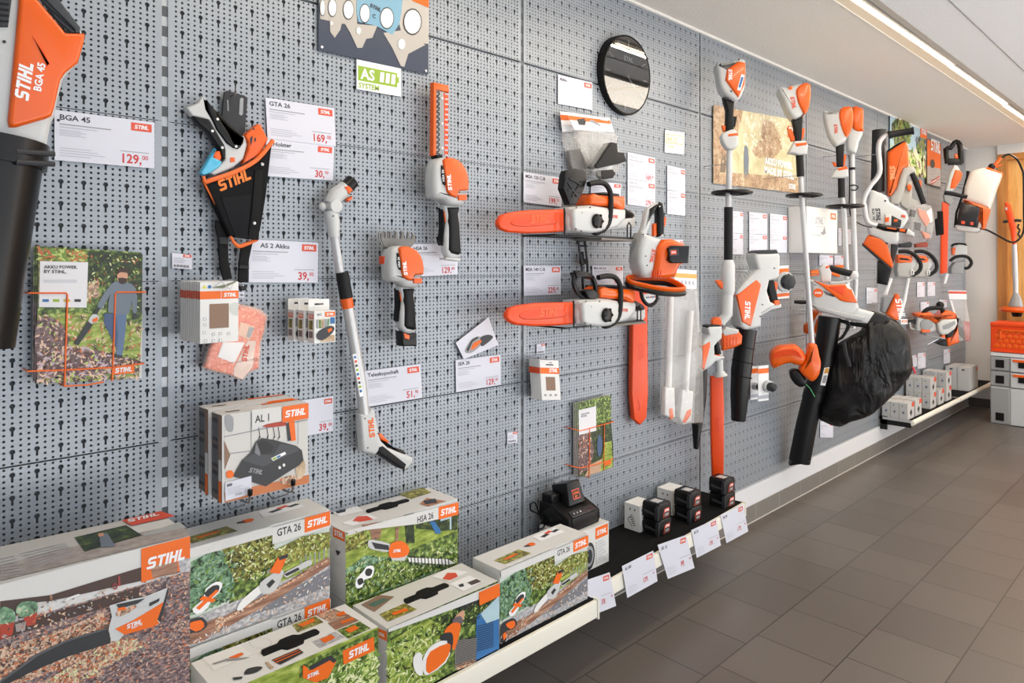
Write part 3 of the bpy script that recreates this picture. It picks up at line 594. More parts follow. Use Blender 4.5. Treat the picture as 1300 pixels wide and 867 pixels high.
# ================================================================ SHELVES AND BOXES
m_shelf = mat('shelf_cream', (232, 230, 218), .4); m_mat = mat('ribbed_rubber_mat', (13, 13, 14), .9, spec=.2, noise=(400, .8))
def shelf(x0, x1, yl, yr, z, label, tips=True):
    T = Thing('wall_shelf', label, 'shelf'); lip = .052
    def slab(za, zb, fo, m, e=0): return MB().prism(flat(za), [(x0 + e, -.006), (x1 - e, -.006), (x1 - e, yr - fo), (x0 + e, yl - fo)], zb - za, 0, m)
    T.part('shelf_board', slab(z - .03, z, 0, m_shelf)); T.part('rubber_mat', slab(z, z + .006, -.006, m_mat, .004))
    mb = MB().prism(flat(z - lip), [(x0, yl + .004), (x1, yr + .004), (x1, yr - .010), (x0, yl - .010)], lip + .004, 0, m_shelf, .002); T.part('price_rail', mb)
    for xx, yy in ((x0, yl), (x1, yr)):
        T.part('end_cap', MB().bb(xx - .003, xx + .004, yy - .014, yy + .014, z - lip - .006, z + .008, m_shelf)); T.part('bracket', MB().add([(xx, -.004, z - .03), (xx, yy + .03, z - .03), (xx, yy + .03, z - .045), (xx, -.004, z - .12), (xx + .006, -.004, z - .03), (xx + .006, yy + .03, z - .03), (xx + .006, yy + .03, z - .045), (xx + .006, -.004, z - .12)], [[0, 1, 2, 3], [4, 7, 6, 5], [0, 4, 5, 1], [1, 5, 6, 2], [2, 6, 7, 3], [3, 7, 4, 0]], DGREY))
    return T
shelf(-.69, .556, -.36, -.36, .285, 'low wall shelf under the big leaf blower boxes at the left')
shelf(.564, 1.808, -.36, -.357, .288, 'low cream wall shelf carrying the stacked green garden tool boxes')
shelf(1.818, 3.064, -.297, -.232, .283, 'low wall shelf with black mat carrying the chargers and batteries')
def carton(label, x0, x1, yf, yb, z0, z1, base=None, group=None, name='carton', r=.002):
    T = Thing(name, label, 'box', group); T.o.location = ((x0 + x1) / 2, (yf + yb) / 2, z0); T.set = True
    mb = MB().bb(x0, x1, yf, yb, z0, z1, base or BOXG); pl = wallp(-yf)
    T.mb = mb; T.pl = pl; T.top = flat(z1); T.side = Plane((x0, 0, 0), (0, -1, 0), (0, 0, 1)); T.g = (x0, x1, yf, yb, z0, z1)
    T.face = Face((x0, yf, z1), (x1, yf, z1), (x0, yf, z0)); T.A = lambda st, m, k=1, sm=0, P=pl: mb.art(P, st, m, k, sm)
    return T
def done(T, bevel=0): T.part('box_body', T.mb, bevel=bevel); return T
def handle(T, x, y, L_=.13, w_=.022, dy=.0):
    mb = MB(); z = T.g[5]; P_ = flat(z)
    pts = [(x - L_ / 2, y - w_ * .25), (x - L_ * .46, y - w_ * .38), (x - L_ * .2, y - w_ * .38), (x - L_ * .14, y - w_ * .75), (x + L_ * .14, y - w_ * .75), (x + L_ * .2, y - w_ * .38), (x + L_ * .46, y - w_ * .38), (x + L_ / 2, y),
           (x + L_ * .46, y + w_ * .38), (x + L_ * .2, y + w_ * .38), (x + L_ * .12, y + w_ * .7), (x - L_ * .12, y + w_ * .7), (x - L_ * .2, y + w_ * .38), (x - L_ * .46, y + w_ * .38)]
    mb.prism(P_, pts, .004, 0, BLACKM, .002, 2); T.part('carry_handle', mb, label='black plastic carry handle')
def picto(T, st, m=None, items=(), P=None, k=1):
    P = P or T.top; T.A(st, m or WHITE, k, P=P)
    for s, mm, kk in items: T.A(s, mm, k + kk, P=P)

# ---- big leaf blower boxes
def bga_box(label, z0, z1, full):
    x0, x1, yf, yb = -.32, .503, -.35, -.175
    T = carton(label, x0, x1, yf, yb, z0, z1, group='leaf blower boxes stacked on the left shelf'); f = T.face; H_ = z1 - z0; W_ = x1 - x0; mb = T.mb; pl = T.pl
    f.rect(mb, 0, .072, W_, H_ - .072, COBBLE, 1)
    f.logo(mb, W_ - .092, .001, .092, .066, 3)
    f.rect(mb, 0, .075, W_ - .095, .02, mat('shed_print', (70, 50, 44)), 2)
    if full:
        A_ = T.A
        A_('b 0,500 0,470 245,440 700,300 860,270 870,330 250,468 180,475 180,530', MATS['shed_print'], 2); A_('b 0,700 300,610 500,520 560,640 380,760 100,867 0,867', LEAFY, 2)
        A_('b 200,867 420,740 530,660 640,640 700,680 560,760 370,867', LEAFY, 2); A_('b 730,310 770,290 860,280 860,335 740,358', WOODP, 3); A_('b 862,268 922,260 922,325 872,330', GRAVEL, 3)
        A_('b 0,570 70,560 60,630 0,655', TERRA, 4); A_('b 110,545 180,515 172,580 130,590', TERRA, 4); A_('b 72,580 126,566 120,610 78,618', mat('pot_grey', (160, 150, 146)), 4)
        A_('b -10,575 0,500 40,500 70,520 72,565 30,575', GREENP, 5, 2); A_('b 78,500 110,470 175,472 178,520 120,545 85,540', GREENP, 5, 2)
        A_('b 315,462 330,450 380,432 390,438 340,455 322,468', SHINE, 5); A_('b 240,440 252,438 254,468 242,470', WOODP, 4); A_('b 570,345 580,345 584,395 572,395', mat('scooter_red', (150, 60, 60)), 4)
        T.mb.add(*ring2(pl, 'b 556,396', 13, 7, 5), MATS['scooter_red'])
        strew(mb, pl, 'b 0,530 180,480 900,330 922,700 730,770 500,867 0,867', 520, .0036, [LB, LC, LA, LB, PGREY], 5, 1.4, 5); strew(mb, pl, 'b 0,700 300,610 500,520 560,640 380,760 100,867 0,867', 420, .004, [LB, LA, LB, LC], 5, 1.4, 6); strew(mb, pl, 'b 200,867 420,740 530,660 640,640 700,680 560,760 370,867', 260, .004, [LB, L5, LA], 5, 1.4, 7)
        # printed blower
        A_('b 0,850 180,720 320,655 520,595 535,670 330,735 150,810 40,867 0,867', DPRINT, 6); A_('b 0,850 180,720 320,655 520,595 520,602 320,664 185,730 0,862', mat('tube_sheen', (90, 90, 94)), 7)
        A_('b 528,488 560,478 620,460 700,445 810,400 815,415 775,570 760,585 720,590 600,628 570,660 535,660 524,600 540,540', BODY, 8)
        A_('b 560,482 700,452 665,478 605,495 575,505', DPRINT, 9); A_('b 560,520 655,482 660,495 625,520 580,540 560,538', LEAFY, 9); A_('b 565,500 600,492 612,505 570,514', ORANGE, 10)
        A_('b 555,600 640,560 720,512 790,470 760,560 770,575 740,590 600,628', ORANGE, 9); A_('b 810,400 815,415 775,570 760,555 790,470', DPRINT, 9); A_('b 700,450 740,440 720,480 660,505', BODY, 9); A_('b 720,475 770,452 768,466 722,492', DPRINT, 10)
        lab(mb, pl, 'b 610,600 684,572', None, WHITE, .0052); lab(mb, pl, 'b 634,600 686,580', 'BGA 45', WHITE, .0052)
        f.text(mb, 'BGA 45', W_ - .38, .068, .032, INK, 2, .02)
        tp = T.top
        T.A('b 0,208 590,82 680,150 700,165 400,240 0,372', mat('print_mist', (196, 194, 190)), 1, P=tp); T.A('b 0,300 420,190 880,100 925,152 0,374', ramp_mat('faint_cobble_print', [(.3, (150, 138, 134)), (.7, (186, 178, 172))], 60), 2, P=tp)
        T.A('b 362,165 610,105 690,155 410,235', DARKG, 3, P=tp); T.A('b 480,150 520,145 560,210 490,215', KNIT, 4, P=tp); T.A('b 475,150 500,145 505,160 480,165', SKIN, 5, P=tp); T.A('b 588,83 780,38 850,62 640,108', REDLOGO, 4, P=tp); lab(mb, tp, 'b 622,96 775,60', None, WHITE, .0028)
        T.A('b 690,150 870,90 905,118 700,160', mat('print_paleslab', (176, 178, 178)), 3, P=tp)
        for r_ in range(7): T.A(f'b {100 + 12 * r_},{242 + 11 * r_} {320 + 6 * r_},{190 + 9 * r_} {322 + 6 * r_},{193 + 9 * r_} {102 + 12 * r_},{245 + 11 * r_}', LGREY, 3, P=tp)
        for r_ in range(7): T.A(f'b 0,{270 + 14 * r_} {70 + 8 * r_},{252 + 14 * r_} {70 + 8 * r_},{255 + 14 * r_} 0,{273 + 14 * r_}', LGREY, 3, P=tp)
    return done(T)
def ring2(pl, st, r1, r2, k):
    cx, cy = [float(q) for q in st.split()[1].split(',')]; V = []; F_ = []
    x0, y0, kk = VW[st.split()[0]]
    for r in (r1, r2):
        for t in range(16): V.append(pl.w(*pl.uv(x0 + kk * (cx + r * math.cos(t * math.pi / 8)), y0 + kk * (cy + r * 1.25 * math.sin(t * math.pi / 8))), k * .0005))
    for t in range(16): F_.append([t, (t + 1) % 16, 16 + (t + 1) % 16, 16 + t])
    return V, F_
bga_box('long box with a printed leaf blower on cobbles, upper of the two at the left', .555, .861, True)
bga_box('long leaf blower box at the bottom left corner, under the one with the cobble picture', .291, .552, False)

# ---- pruner boxes (upright picture of a beam and hedge)
def gta_art(T, O, k0=0, sc=1.0):
    """printed front of the pruner box; O maps 0..1 box coordinates"""
    mb = T.mb; f = T.face; W_, H_ = f.wd, f.ht; q = lambda *p: [(x * W_, -y * H_) for x, y in p]
    A_ = lambda p, m, k, sm=0: mb.art(f, q(*p), m, k, sm)
    A_([(0, .1), (1, .1), (1, 1), (0, 1)], mat('print_sky_pale', (206, 216, 206)), 1); A_([(0, .18), (.2, .1), (.34, .16), (.4, .4), (.32, .66), (0, .7)], GREENP, 2)
    A_([(.26, .1), (.6, .1), (.6, .44), (.5, .52), (.34, .5)], OLIVE, 3); A_([(.54, .3), (.8, .22), (1, .26), (1, .5), (.6, .56)], OLIVE, 4); A_([(.54, .52), (1, .42), (1, .62), (.54, .68)], LAWN, 5)
    A_([(.34, .5), (.56, .44), (.52, .74), (.3, .72)], GREEN, 3); A_([(0, .74), (1, .6), (1, 1), (0, 1)], GRAVEL, 5); A_([(.7, .78), (1, .68), (1, .88), (.62, .92), (.45, .9)], mat('slate_print', (120, 122, 130)), 6)
    for x in range(7): A_([(.78 + .034 * x, .44), (.79 + .034 * x, .43), (.79 + .034 * x, .66), (.78 + .034 * x, .67)], PGREY, 6)
    A_([(.24, .82), (.62, .7), (.98, .54), (1, .58), (1, .64), (.62, .82), (.28, .94)], WOODP, 7); A_([(.26, .84), (.98, .57), (1, .585), (.27, .87)], LEAFY, 8)
    A_([(.08, .84), (.22, .8), (.26, .9), (.16, .98), (.06, .96)], WOODP, 8, 2); A_([(.22, .8), (.27, .82), (.26, .93), (.22, .95)], LEAFY, 9, 2)
    A_([(0, .76), (.06, .72), (.14, .74), (.17, .84), (.12, .88), (.06, .86), (.06, .98), (0, .98)], DPRINT, 9, 2); A_([(.05, .76), (.13, .76), (.15, .84), (.1, .86)], ORANGE, 10, 2); A_([(.02, .88), (.05, .86), (.06, .94), (.03, .97)], ORANGE, 10)
    u = lambda *p: [(x * W_, -y * H_) for x, y in p]
    strew(mb, f, u((0, .18), (.2, .1), (.34, .16), (.4, .4), (.32, .66), (0, .7)), 170, .0055, [L4, L3, L2, GREENP], 9, seed=1 + k0); strew(mb, f, u((.26, .1), (.6, .1), (.6, .44), (.5, .52), (.34, .5)), 150, .0055, [L1, OLIVE, L3, L5], 9, seed=2); strew(mb, f, u((.54, .3), (.8, .22), (1, .26), (1, .44), (.6, .5)), 130, .005, [L1, OLIVE, L5, L2], 9, seed=3); strew(mb, f, u((0, .9), (.24, .94), (.62, .84), (1, .66), (1, 1), (0, 1)), 170, .005, [GRAVEL, SHINE, PGREY, LB], 9, seed=4)
    # pruner
    A_([(.35, .78), (.38, .7), (.5, .6), (.56, .56), (.6, .62), (.5, .7), (.38, .8)], SHINE, 10, 2); A_([(.5, .58), (.57, .53), (.62, .5), (.66, .54), (.64, .62), (.6, .72), (.53, .72), (.5, .66)], BODY, 11, 2)
    A_([(.54, .62), (.58, .58), (.6, .62), (.56, .67)], DPRINT, 12); A_([(.56, .5), (.62, .36), (.69, .36), (.66, .46), (.63, .55)], ORANGE, 12); A_([(.62, .36), (.69, .36), (.685, .4), (.63, .4)], DPRINT, 13)
    A_([(.66, .56), (.74, .53), (.84, .5), (.86, .56), (.74, .59), (.68, .62)], BODY, 12, 2); A_([(.66, .57), (.76, .545), (.77, .575), (.68, .6)], DPRINT, 13)
    A_([(.08, .62), (.14, .56), (.16, .46), (.22, .42), (.26, .46), (.24, .54), (.2, .58), (.17, .66), (.11, .69)], WHITE, 10, 2); A_([(.15, .5), (.2, .45), (.24, .47), (.23, .53), (.18, .56)], DPRINT, 11, 2)
    A_([(.1, .62), (.22, .5), (.24, .52), (.12, .65)], ORANGE, 12); A_([(.14, .52), (.22, .6), (.2, .62), (.12, .55)], ORANGE, 12)
    A_([(.58, .02), (1, .02), (1, .2), (.58, .2)], BOXG, 13); f.text(mb, 'GTA 26', .61 * W_, .13 * H_, .115 * H_, INK, 14, .02, cond=.75); f.logo(mb, .805 * W_, .01 * H_, .19 * W_, .165 * H_, 14)
    f.rect(mb, 0, 0, W_ * .58, .1 * H_, BOXG, 13)
def gta_top(T):
    x0, x1, yf, yb, z0, z1 = T.g; W_ = x1 - x0; D_ = yb - yf; P_ = T.top; q = lambda *p: [(x0 + x * W_, yf + y * D_) for x, y in p]
    T.mb.art(P_, q((.1, .15), (.38, .15), (.36, .55), (.08, .5)), OLIVE, 1); T.mb.art(P_, q((.16, .3), (.3, .35), (.28, .42), (.14, .38)), ORANGE, 2); T.mb.art(P_, q((.6, .5), (.9, .5), (.9, .9), (.62, .9)), WHITE, 1)
    for a_, b_ in ((.68, .62), (.75, .72), (.82, .66)): T.mb.art(P_, q((a_, b_), (a_ + .08, b_ + .05), (a_ + .06, b_ + .15), (a_ - .02, b_ + .1)), DPRINT if a_ != .75 else REDLOGO, 2)
    T.mb.art(P_, q((.46, .5), (.52, .45), (.54, .6), (.48, .65)), ORANGE, 1, 2); T.mb.art(P_, q((.44, .52), (.48, .5), (.47, .58), (.43, .6)), DPRINT, 2, 2)
def gta_side(T):
    x0, x1, yf, yb, z0, z1 = T.g; P_ = T.side
    T.mb.art(P_, [(-yb - .01, z1 - .03), (-yf + -.02, z1 - .03), (-yf - .02, z1 - .07), (-yb - .01, z1 - .07)], WHITE, 1) if False else None
    for k in range(4): T.mb.art(P_, [(-yf - .022 - .02 * k, z1 - .045), (-yf - .014 - .02 * k, z1 - .045), (-yf - .014 - .02 * k, z1 - .058), (-yf - .022 - .02 * k, z1 - .058)], DPRINT, 1)
for z0, z1, lb in ((.531, .762, 'pruner box with hedge and beam picture, upper of the two beside the big blower box'), (.294, .529, 'pruner box under its twin beside the big blower box')):
    T = carton(lb, .54, .926, -.16, -.035, z0, z1, group='pruner boxes stacked by the wall'); gta_art(T, 0); gta_top(T); done(T)
T = carton('pruner box standing alone in front on the shelf end, hedge and beam picture', 1.388, 1.79, -.335, -.213, .294, .512); gta_art(T, 0); gta_top(T); gta_side(T); done(T)
# ---- pruner box lying with accessories printed on its lid
T = carton('white topped pruner box in front at the bottom edge, accessories printed on its lid', .56, .957, -.35, -.188, .294, .507, BOXW); A_ = T.A; tp = T.top
T.face.rect(T.mb, 0, 0, T.face.wd, T.face.ht, LAWN, 1); A_('c 700,530 860,440 980,400 1200,290 1200,640 850,635 700,600', GREEN, 2)
strew(T.mb, T.pl, 'c 850,635 980,500 1200,420 1200,640', 160, .008, [L1, L2, L5], 3, 1.8, seed=12)
f = Face.q(T.pl, 'c 973,428 1170,340 1170,430 978,518', .0015); f.logo(T.mb, 0, 0, f.wd, f.ht, 1); A_('c 720,520 745,530 760,555 880,465 935,490 880,600 800,630 720,600', ORANGE, 4); A_('c 755,530 900,455 935,490 915,505 890,488 775,550', DPRINT, 5); lab(T.mb, T.pl, 'c 745,606 822,572', None, WHITE, .003)
for st, m_ in (('c 655,268 800,210 855,250 690,315', OLIVE), ('c 805,205 920,165 1020,205 890,248', LEAFY), ('c 880,256 1015,206 1080,240 930,300', WOODP), ('c 940,302 1085,245 1155,290 1010,355', GREEN), ('c 780,375 925,310 990,345 830,415', GRAVEL)): A_(st, m_, 1, P=tp)
for st in ('c 690,270 790,225 800,245 720,280', 'c 930,200 980,180 1000,200 950,215', 'c 990,300 1050,270 1080,290 1020,320', 'c 830,360 900,330 930,350 860,385', 'c 960,250 1040,220 1050,232 970,262'): A_(st, ORANGE, 2, P=tp)
A_('c 85,478 320,392 400,455 160,560', mat('lid_panel', (236, 236, 234)), 1, P=tp); A_('c 250,478 330,445 350,455 290,490', ORANGE, 3, P=tp); A_('c 145,515 240,485 260,490 160,522', PGREY, 3, P=tp); A_('c 230,485 300,480 390,475 300,495 240,500', PGREY, 3, P=tp)
A_('c 525,492 695,420 728,445 580,522', DPRINT, 3, P=tp); A_('c 535,496 700,428 702,431 540,500', ORANGE, 4, P=tp); A_('c 545,510 712,438 715,441 552,514', ORANGE, 4, P=tp); A_('c 350,575 370,550 430,535 468,540 430,570 360,585', DPRINT, 3, 2, P=tp); A_('c 480,505 500,505 540,540 515,552', BEIGEP, 3, P=tp); A_('c 275,605 340,598 335,612 285,620', DPRINT, 3, P=tp)
for k in range(20):
    t = k * math.pi / 10; A_([flat(.507).uv(240 + .2 * (450 + 70 * math.cos(t) + j * 7), 740 + .2 * (383 + 33 * math.sin(t) + jj * 3)) for j, jj in ((0, 0), (1, 0), (1, 1), (0, 1))], PGREY, 2, P=tp)
done(T); xx, yy = tp.uv(*PX('c 645,378')[0]); handle(T, xx, yy, .145, .035)
# ---- hedge shear boxes
def hsa_top(T, pts): pass
T = carton('hedge shear box with flowering hedge picture standing behind at the wall', .975, 1.37, -.16, .0 - .008, .494, .686, group='hedge shear boxes'); A_ = T.A; tp = T.top
T.face.rect(T.mb, 0, .01, T.face.wd, T.face.ht - .012, LAWN, 1); A_('H 60,400 140,340 240,350 330,340 520,290 520,370 390,430 60,540', GREENP, 2); A_('H 60,420 520,240 520,372 60,538', GREEN, 2); A_('H 120,215 180,205 215,200 200,270 170,280 160,240', WOODP, 3); A_('H 350,215 520,165 520,235 460,240 350,230', DARKG, 3)
A_('H 300,175 340,165 345,290 310,290', DARKG, 3); A_('H 60,280 130,240 160,290 60,330', OLIVE, 2); A_('H 265,235 280,205 275,280 265,280', WOODP, 4); A_('H 405,200 425,200 450,235 450,250 430,250', BLUE, 5); A_('H 450,190 495,178 495,186 450,200', SKYP, 5); A_('H 488,180 495,178 495,232 488,234', SKYP, 5)
strew(T.mb, T.pl, 'H 60,400 140,340 240,350 330,340 520,290 520,370 390,430 60,540', 420, .005, [L1, L3, L4, L5, L2], 5, seed=8); strew(T.mb, T.pl, 'H 60,250 160,230 240,330 60,330', 60, .006, [L1, L3, OLIVE], 4, seed=9)
A_('H 152,280 170,275 240,292 245,325 180,318 152,305', BODY, 6, 2); A_('H 165,285 235,298 238,318 180,312', DPRINT, 7); A_('H 240,300 255,285 290,280 315,300 320,325 300,345 250,350 236,335', ORANGE, 8, 2); A_('H 238,335 300,346 315,335 300,362 250,360', BODY, 7); lab(T.mb, T.pl, 'H 252,328 284,324', None, WHITE, .0046)
A_('H 315,348 480,355 510,372 480,378 320,366', SHINE, 7)
for k in range(12): A_(f'H {325 + 14 * k},{340 + k} {329 + 14 * k},{340 + k} {333 + 14 * k},{382 + k} {329 + 14 * k},{382 + k}', DPRINT, 8)
A_('H 98,455 105,432 130,405 145,385 170,382 176,400 165,430 135,440 128,468 105,475', WHITE, 7, 2); A_('H 138,405 150,392 168,400 160,422 142,422', DPRINT, 8, 2); A_('H 106,440 125,432 132,450 112,462', DPRINT, 8, 2)
A_('H 58,240 522,118 522,170 440,190 350,210 58,244', BOXG, 9); T.face.text(T.mb, 'HSA 26', .236, .034, .026, INK, 10, .02, cond=.75); f = Face.q(T.pl, 'H 440,140 522,120 522,172 440,192', .0045); f.logo(T.mb, 0, 0, f.wd, f.ht, 1)
A_('H 8,165 105,135 132,158 40,182', WHITE, 1, P=tp); A_('H 20,160 62,150 60,163 25,170', DPRINT, 2, P=tp); A_('H 45,208 155,170 195,188 90,222', WHITE, 1, P=tp); A_('H 90,200 110,182 150,180 175,195 120,205', REDLOGO, 2, P=tp); A_('H 280,90 375,60 415,82 330,110', OLIVE, 1, P=tp); A_('H 365,130 395,105 475,118 400,140', mat('terra_lid', (176, 120, 84)), 1, P=tp); A_('H 380,118 430,108 440,125 390,132', DPRINT, 2, P=tp)
S_ = T.side; A_('H 10,225 58,245 58,285 10,262', ORANGE, 1, P=S_); lab(T.mb, S_, 'H 16,256 54,272', None, WHITE, .001); A_('H 20,318 40,325 32,340 26,338', DPRINT, 1, P=S_)
done(T); xx, yy = tp.uv(*PX('H 235,138')[0]); handle(T, xx, yy, .15, .03)
T = carton('lower hedge shear box mostly hidden behind the front one', .975, 1.37, -.16, -.008, .294, .492, group='hedge shear boxes'); T.face.rect(T.mb, 0, 0, T.face.wd, T.face.ht, GREEN, 1); done(T)
T = carton('hedge shear box in front with a gloved hand trimming grass, black handle on top', .984, 1.367, -.35, -.183, .294, .492); A_ = T.A; tp = T.top
T.face.rect(T.mb, 0, 0, T.face.wd, T.face.ht, GREEN, 1); A_('H 232,690 330,640 400,620 520,560 560,540 600,540 620,620 500,640 400,640 232,720', DARKG, 2); A_('H 510,525 690,490 690,560 600,600 560,600 520,640', DARKG, 3); A_('H 230,700 400,600 480,640 500,720 420,867 230,867', LAWN, 3)
strew(T.mb, T.pl, 'H 232,690 330,640 400,620 520,560 690,490 690,560 560,640 400,680 232,720', 220, .005, [L1, L3, L2, L3], 4, seed=10); strew(T.mb, T.pl, 'H 230,700 400,640 480,640 500,720 420,867 230,867', 380, .006, [L1, L2, L5, L3], 4, 2.4, seed=11)
A_('H 600,590 690,520 692,740 590,780', BLUE, 4); A_('H 615,580 692,505 692,600 640,620', SKYP, 5); A_('H 510,690 600,680 595,790 510,810', mat('slab_print', (150, 146, 140)), 4); A_('H 510,790 590,765 600,780 520,812', LEAFY, 5)
for k in range(16): A_(f'H 512,{690 + 7 * k} 598,{668 + 7 * k} 598,{671 + 7 * k} 512,{693 + 7 * k}', DPRINT, 6)
for k in range(12): A_(f'H 600,{632 + 9 * k} 668,{612 + 9 * k} 668,{615 + 9 * k} 600,{635 + 9 * k}', DPRINT, 6)
A_('H 500,610 520,580 545,565 545,600 525,620', SKIN, 7, 2); A_('H 500,600 530,588 542,615 520,628 498,618', mat('cuff_print', (104, 92, 96)), 8, 2); A_('H 462,655 495,618 530,620 525,665 505,730 490,700 490,670', ORANGE, 8, 2); A_('H 452,665 490,655 500,680 495,720 480,740 475,690 450,690', DPRINT, 9, 2)
A_('H 375,770 400,720 450,690 485,695 492,720 470,780 400,830 378,820', SHINE, 8, 2); A_('H 388,790 405,735 480,700 488,725 465,775 400,825', ORANGE, 9, 2); A_('H 335,770 345,745 370,742 375,830 350,825 338,800', SHINE, 8, 2)
A_('H 232,640 688,450 690,505 605,520 520,552 232,655', BOXG, 10)
T.face.text(T.mb, 'HSA 26', .236, .036, .028, INK, 11, .02, cond=.75); f = Face.q(T.pl, 'H 604,490 688,452 690,503 606,544', .0066); f.logo(T.mb, 0, 0, f.wd, f.ht, 1)
A_('H 125,545 200,505 262,512 180,575', TAN, 1, P=tp); A_('H 150,545 215,520 240,525 180,555', mat('green_tool_print', (80, 110, 100)), 2, P=tp); A_('H 200,585 305,540 355,565 235,615', OLIVE, 1, P=tp); A_('H 250,580 310,560 320,570 260,590', ORANGE, 2, P=tp)
A_('H 415,430 480,398 565,410 490,450', WHITE, 1, P=tp); A_('H 460,440 480,415 515,415 525,430 490,445', REDLOGO, 2, P=tp); A_('H 490,460 570,425 630,450 545,490', WHITE, 1, P=tp); A_('H 562,455 600,440 622,450 580,466', mat('battery_print', (80, 64, 60)), 2, P=tp); A_('H 525,465 545,458 550,470 532,474', DPRINT, 2, P=tp)
A_('H 195,640 232,655 232,695 195,675', ORANGE, 1, P=T.side); lab(T.mb, T.side, 'H 200,668 224,680', None, WHITE, .001)
done(T); xx, yy = tp.uv(*PX('H 395,498')[0]); handle(T, xx, yy, .15, .034)

# ---- charger boxes on a two pronged hook
def al_box(label, yf, yb, dx, dz, full):
    T = carton(label, .626 + dx, .843 + dx, yf, yb, .86 + dz, 1.066 + dz, BOXG, 'charger boxes on the hook'); A_ = T.A; mb = T.mb; pl = T.pl; f = T.face; W_, H_ = f.wd, f.ht
    if full:
        A_('a 262,235 425,205 425,330 610,285 770,250 780,640 268,760', mat('tile_print', (206, 204, 200)), 1)
        for st in ('a 262,355 775,250 775,256 262,362', 'a 262,462 440,440 440,446 262,468', 'a 425,205 430,205 430,440 425,440', 'a 712,260 716,260 716,400 712,404'): A_(st, PGREY, 2)
        A_('a 268,230 300,225 318,250 315,320 285,325 270,290', PGREY, 3, 3); A_('a 502,285 610,265 640,270 640,290 520,300', TERRA, 3, 3)
        for x in (470, 520, 560, 590): A_(f'a {x},300 {x + 4},300 {x + 14},360 {x - 2},380 {x + 8},350', DPRINT, 3)
        A_('a 640,275 660,272 672,380 650,385', DPRINT, 3); A_('a 655,262 690,258 700,380 672,385', ORANGE, 4); A_('a 262,700 780,590 780,640 268,760', mat('bench_print', (196, 116, 66)), 4); A_('a 262,380 300,470 265,560', TAN, 2); A_('a 600,615 690,590 700,640 620,650', LEAFY, 5, 2); A_('a 700,520 750,500 755,580 710,620', BEIGEP, 4, 2)
        A_('a 275,570 310,565 320,600 280,610', ORANGE, 5, 2)
        A_('a 315,600 335,560 370,500 420,455 455,385 490,365 560,375 700,412 735,440 745,500 720,530 515,660', DPRINT, 6); A_('a 365,500 500,540 580,500 720,440 700,412 600,400 560,470 440,460', mat('charger_print', (66, 68, 74)), 7); A_('a 470,400 500,380 560,410 545,450 480,460', mat('cavity_print', (20, 21, 24)), 8, 2); A_('a 455,385 480,455 478,475 445,455', mat('glint_print', (120, 122, 128)), 8)
        A_('a 545,488 630,448 638,462 558,505', WHITE, 8); A_('a 552,490 575,479 582,488 560,500', LIME, 9); A_('a 578,478 600,467 606,476 584,488', BLUE, 9)
        lab(mb, pl, 'a 405,572 488,588', None, PGREY, .0045)
        for x in (598, 624): mb.add(*ring2(pl, f'a {x},{545 - (x - 598) * .6}', 8, 1, 9), SHINE)
        f.text(mb, 'AL 1', .36 * W_, .14 * H_, .12 * H_, INK, 6, .02, cond=.8); A_('a 430,195 610,172 612,262 520,280 430,320', BOXG, 5)
    f.logo(mb, .675 * W_, .0, .325 * W_, .19 * H_, 7)
    x0, x1, yf, yb, z0, z1 = T.g; S_ = T.side; dd = yf - yb
    mb.art(S_, [(-yb + .002, z1 - .002), (-yf - .02, z1 - .002), (-yf - .02, z0 + .002), (-yb + .002, z0 + .002)], mat('side_brown_print', (104, 92, 86)), .5)
    for k in range(3):
        z = z1 - .012 - .062 * k; mb.art(S_, [(-yb + .006, z), (-yf - .026, z), (-yf - .026, z - .054), (-yb + .006, z - .054)], mat('tool_panel_print', (40, 42, 48)), 1)
        for j in range(4): mb.art(S_, [(-yb + .010 + .009 * j, z - .01), (-yb + .013 + .009 * j, z - .01), (-yb + .013 + .009 * j, z - .045), (-yb + .010 + .009 * j, z - .045)], PGREY, 2)
    mb.art(S_, [(-yf - .02, z1), (-yf, z1), (-yf, z0), (-yf - .02, z0)], TAN, 1); mb.art(S_, [(-yf - .018, z0), (-yf, z0), (-yf, z0 + .05), (-yf - .018, z0 + .05)], ORANGE, 2); mb.art(S_, [(-yf - .018, z0 + .05), (-yf, z0 + .05), (-yf, z0 + .1), (-yf - .018, z0 + .1)], BOXG, 2)
    mb.art(T.top, [(x0 + .12, yb + -.012), (x1, yb - .012), (x1, yb), (x0 + .12, yb)], ORANGE, 1); mb.art(T.top, [(x0 + .02, yf + .028), (x0 + .05, yf + .024), (x0 + .055, yf + .032), (x0 + .02, yf + .034)], DPRINT, 1)
    done(T)
al_box('charger box with large black charger picture, front of the two on the hook', -.2, -.136, 0, 0, True)
al_box('charger box behind its twin on the hook, close to the wall', -.13, -.066, -.006, .004, False)
mb = MB()
for X_ in (.686, .795):
    mb.tube([(X_, -.0, .846), (X_, -.195, .846), (X_, -.212, .852), (X_, -.216, .876)], .0032, STEEL, 8); mb.tube([(X_, -.001, .846), (X_, -.1, .805), (X_, -.195, .843)], .002, STEEL, 6)
mb.tube([(.686, -.1, .846), (.795, -.1, .846)], .0025, STEEL, 6)
T = Thing('display_hook', 'double prong steel hook carrying the charger boxes', 'hook'); T.part('prongs', mb)
for X_ in (.686, .795): T.part('tip_cap', MB().lathe((X_, -.216, .868), (0, 0, 1), [(0, .0045), (.002, .006), (.014, .006), (.016, .004)], BLACK, 12), label='black rubber tip')
T_ = wallp(.204); mb = MB(); f = Face.q(T_, 'a 270,640 430,598 434,712 272,752'); mb.prism(f, [(0, 0), (f.wd, 0), (f.wd, -f.ht), (0, -f.ht)], 0, -.001, CARD)
for k in range(7): f.rect(mb, (.06 + .028 * k) * f.wd, .1 * f.ht, .016 * f.wd, .16 * f.ht, INK)
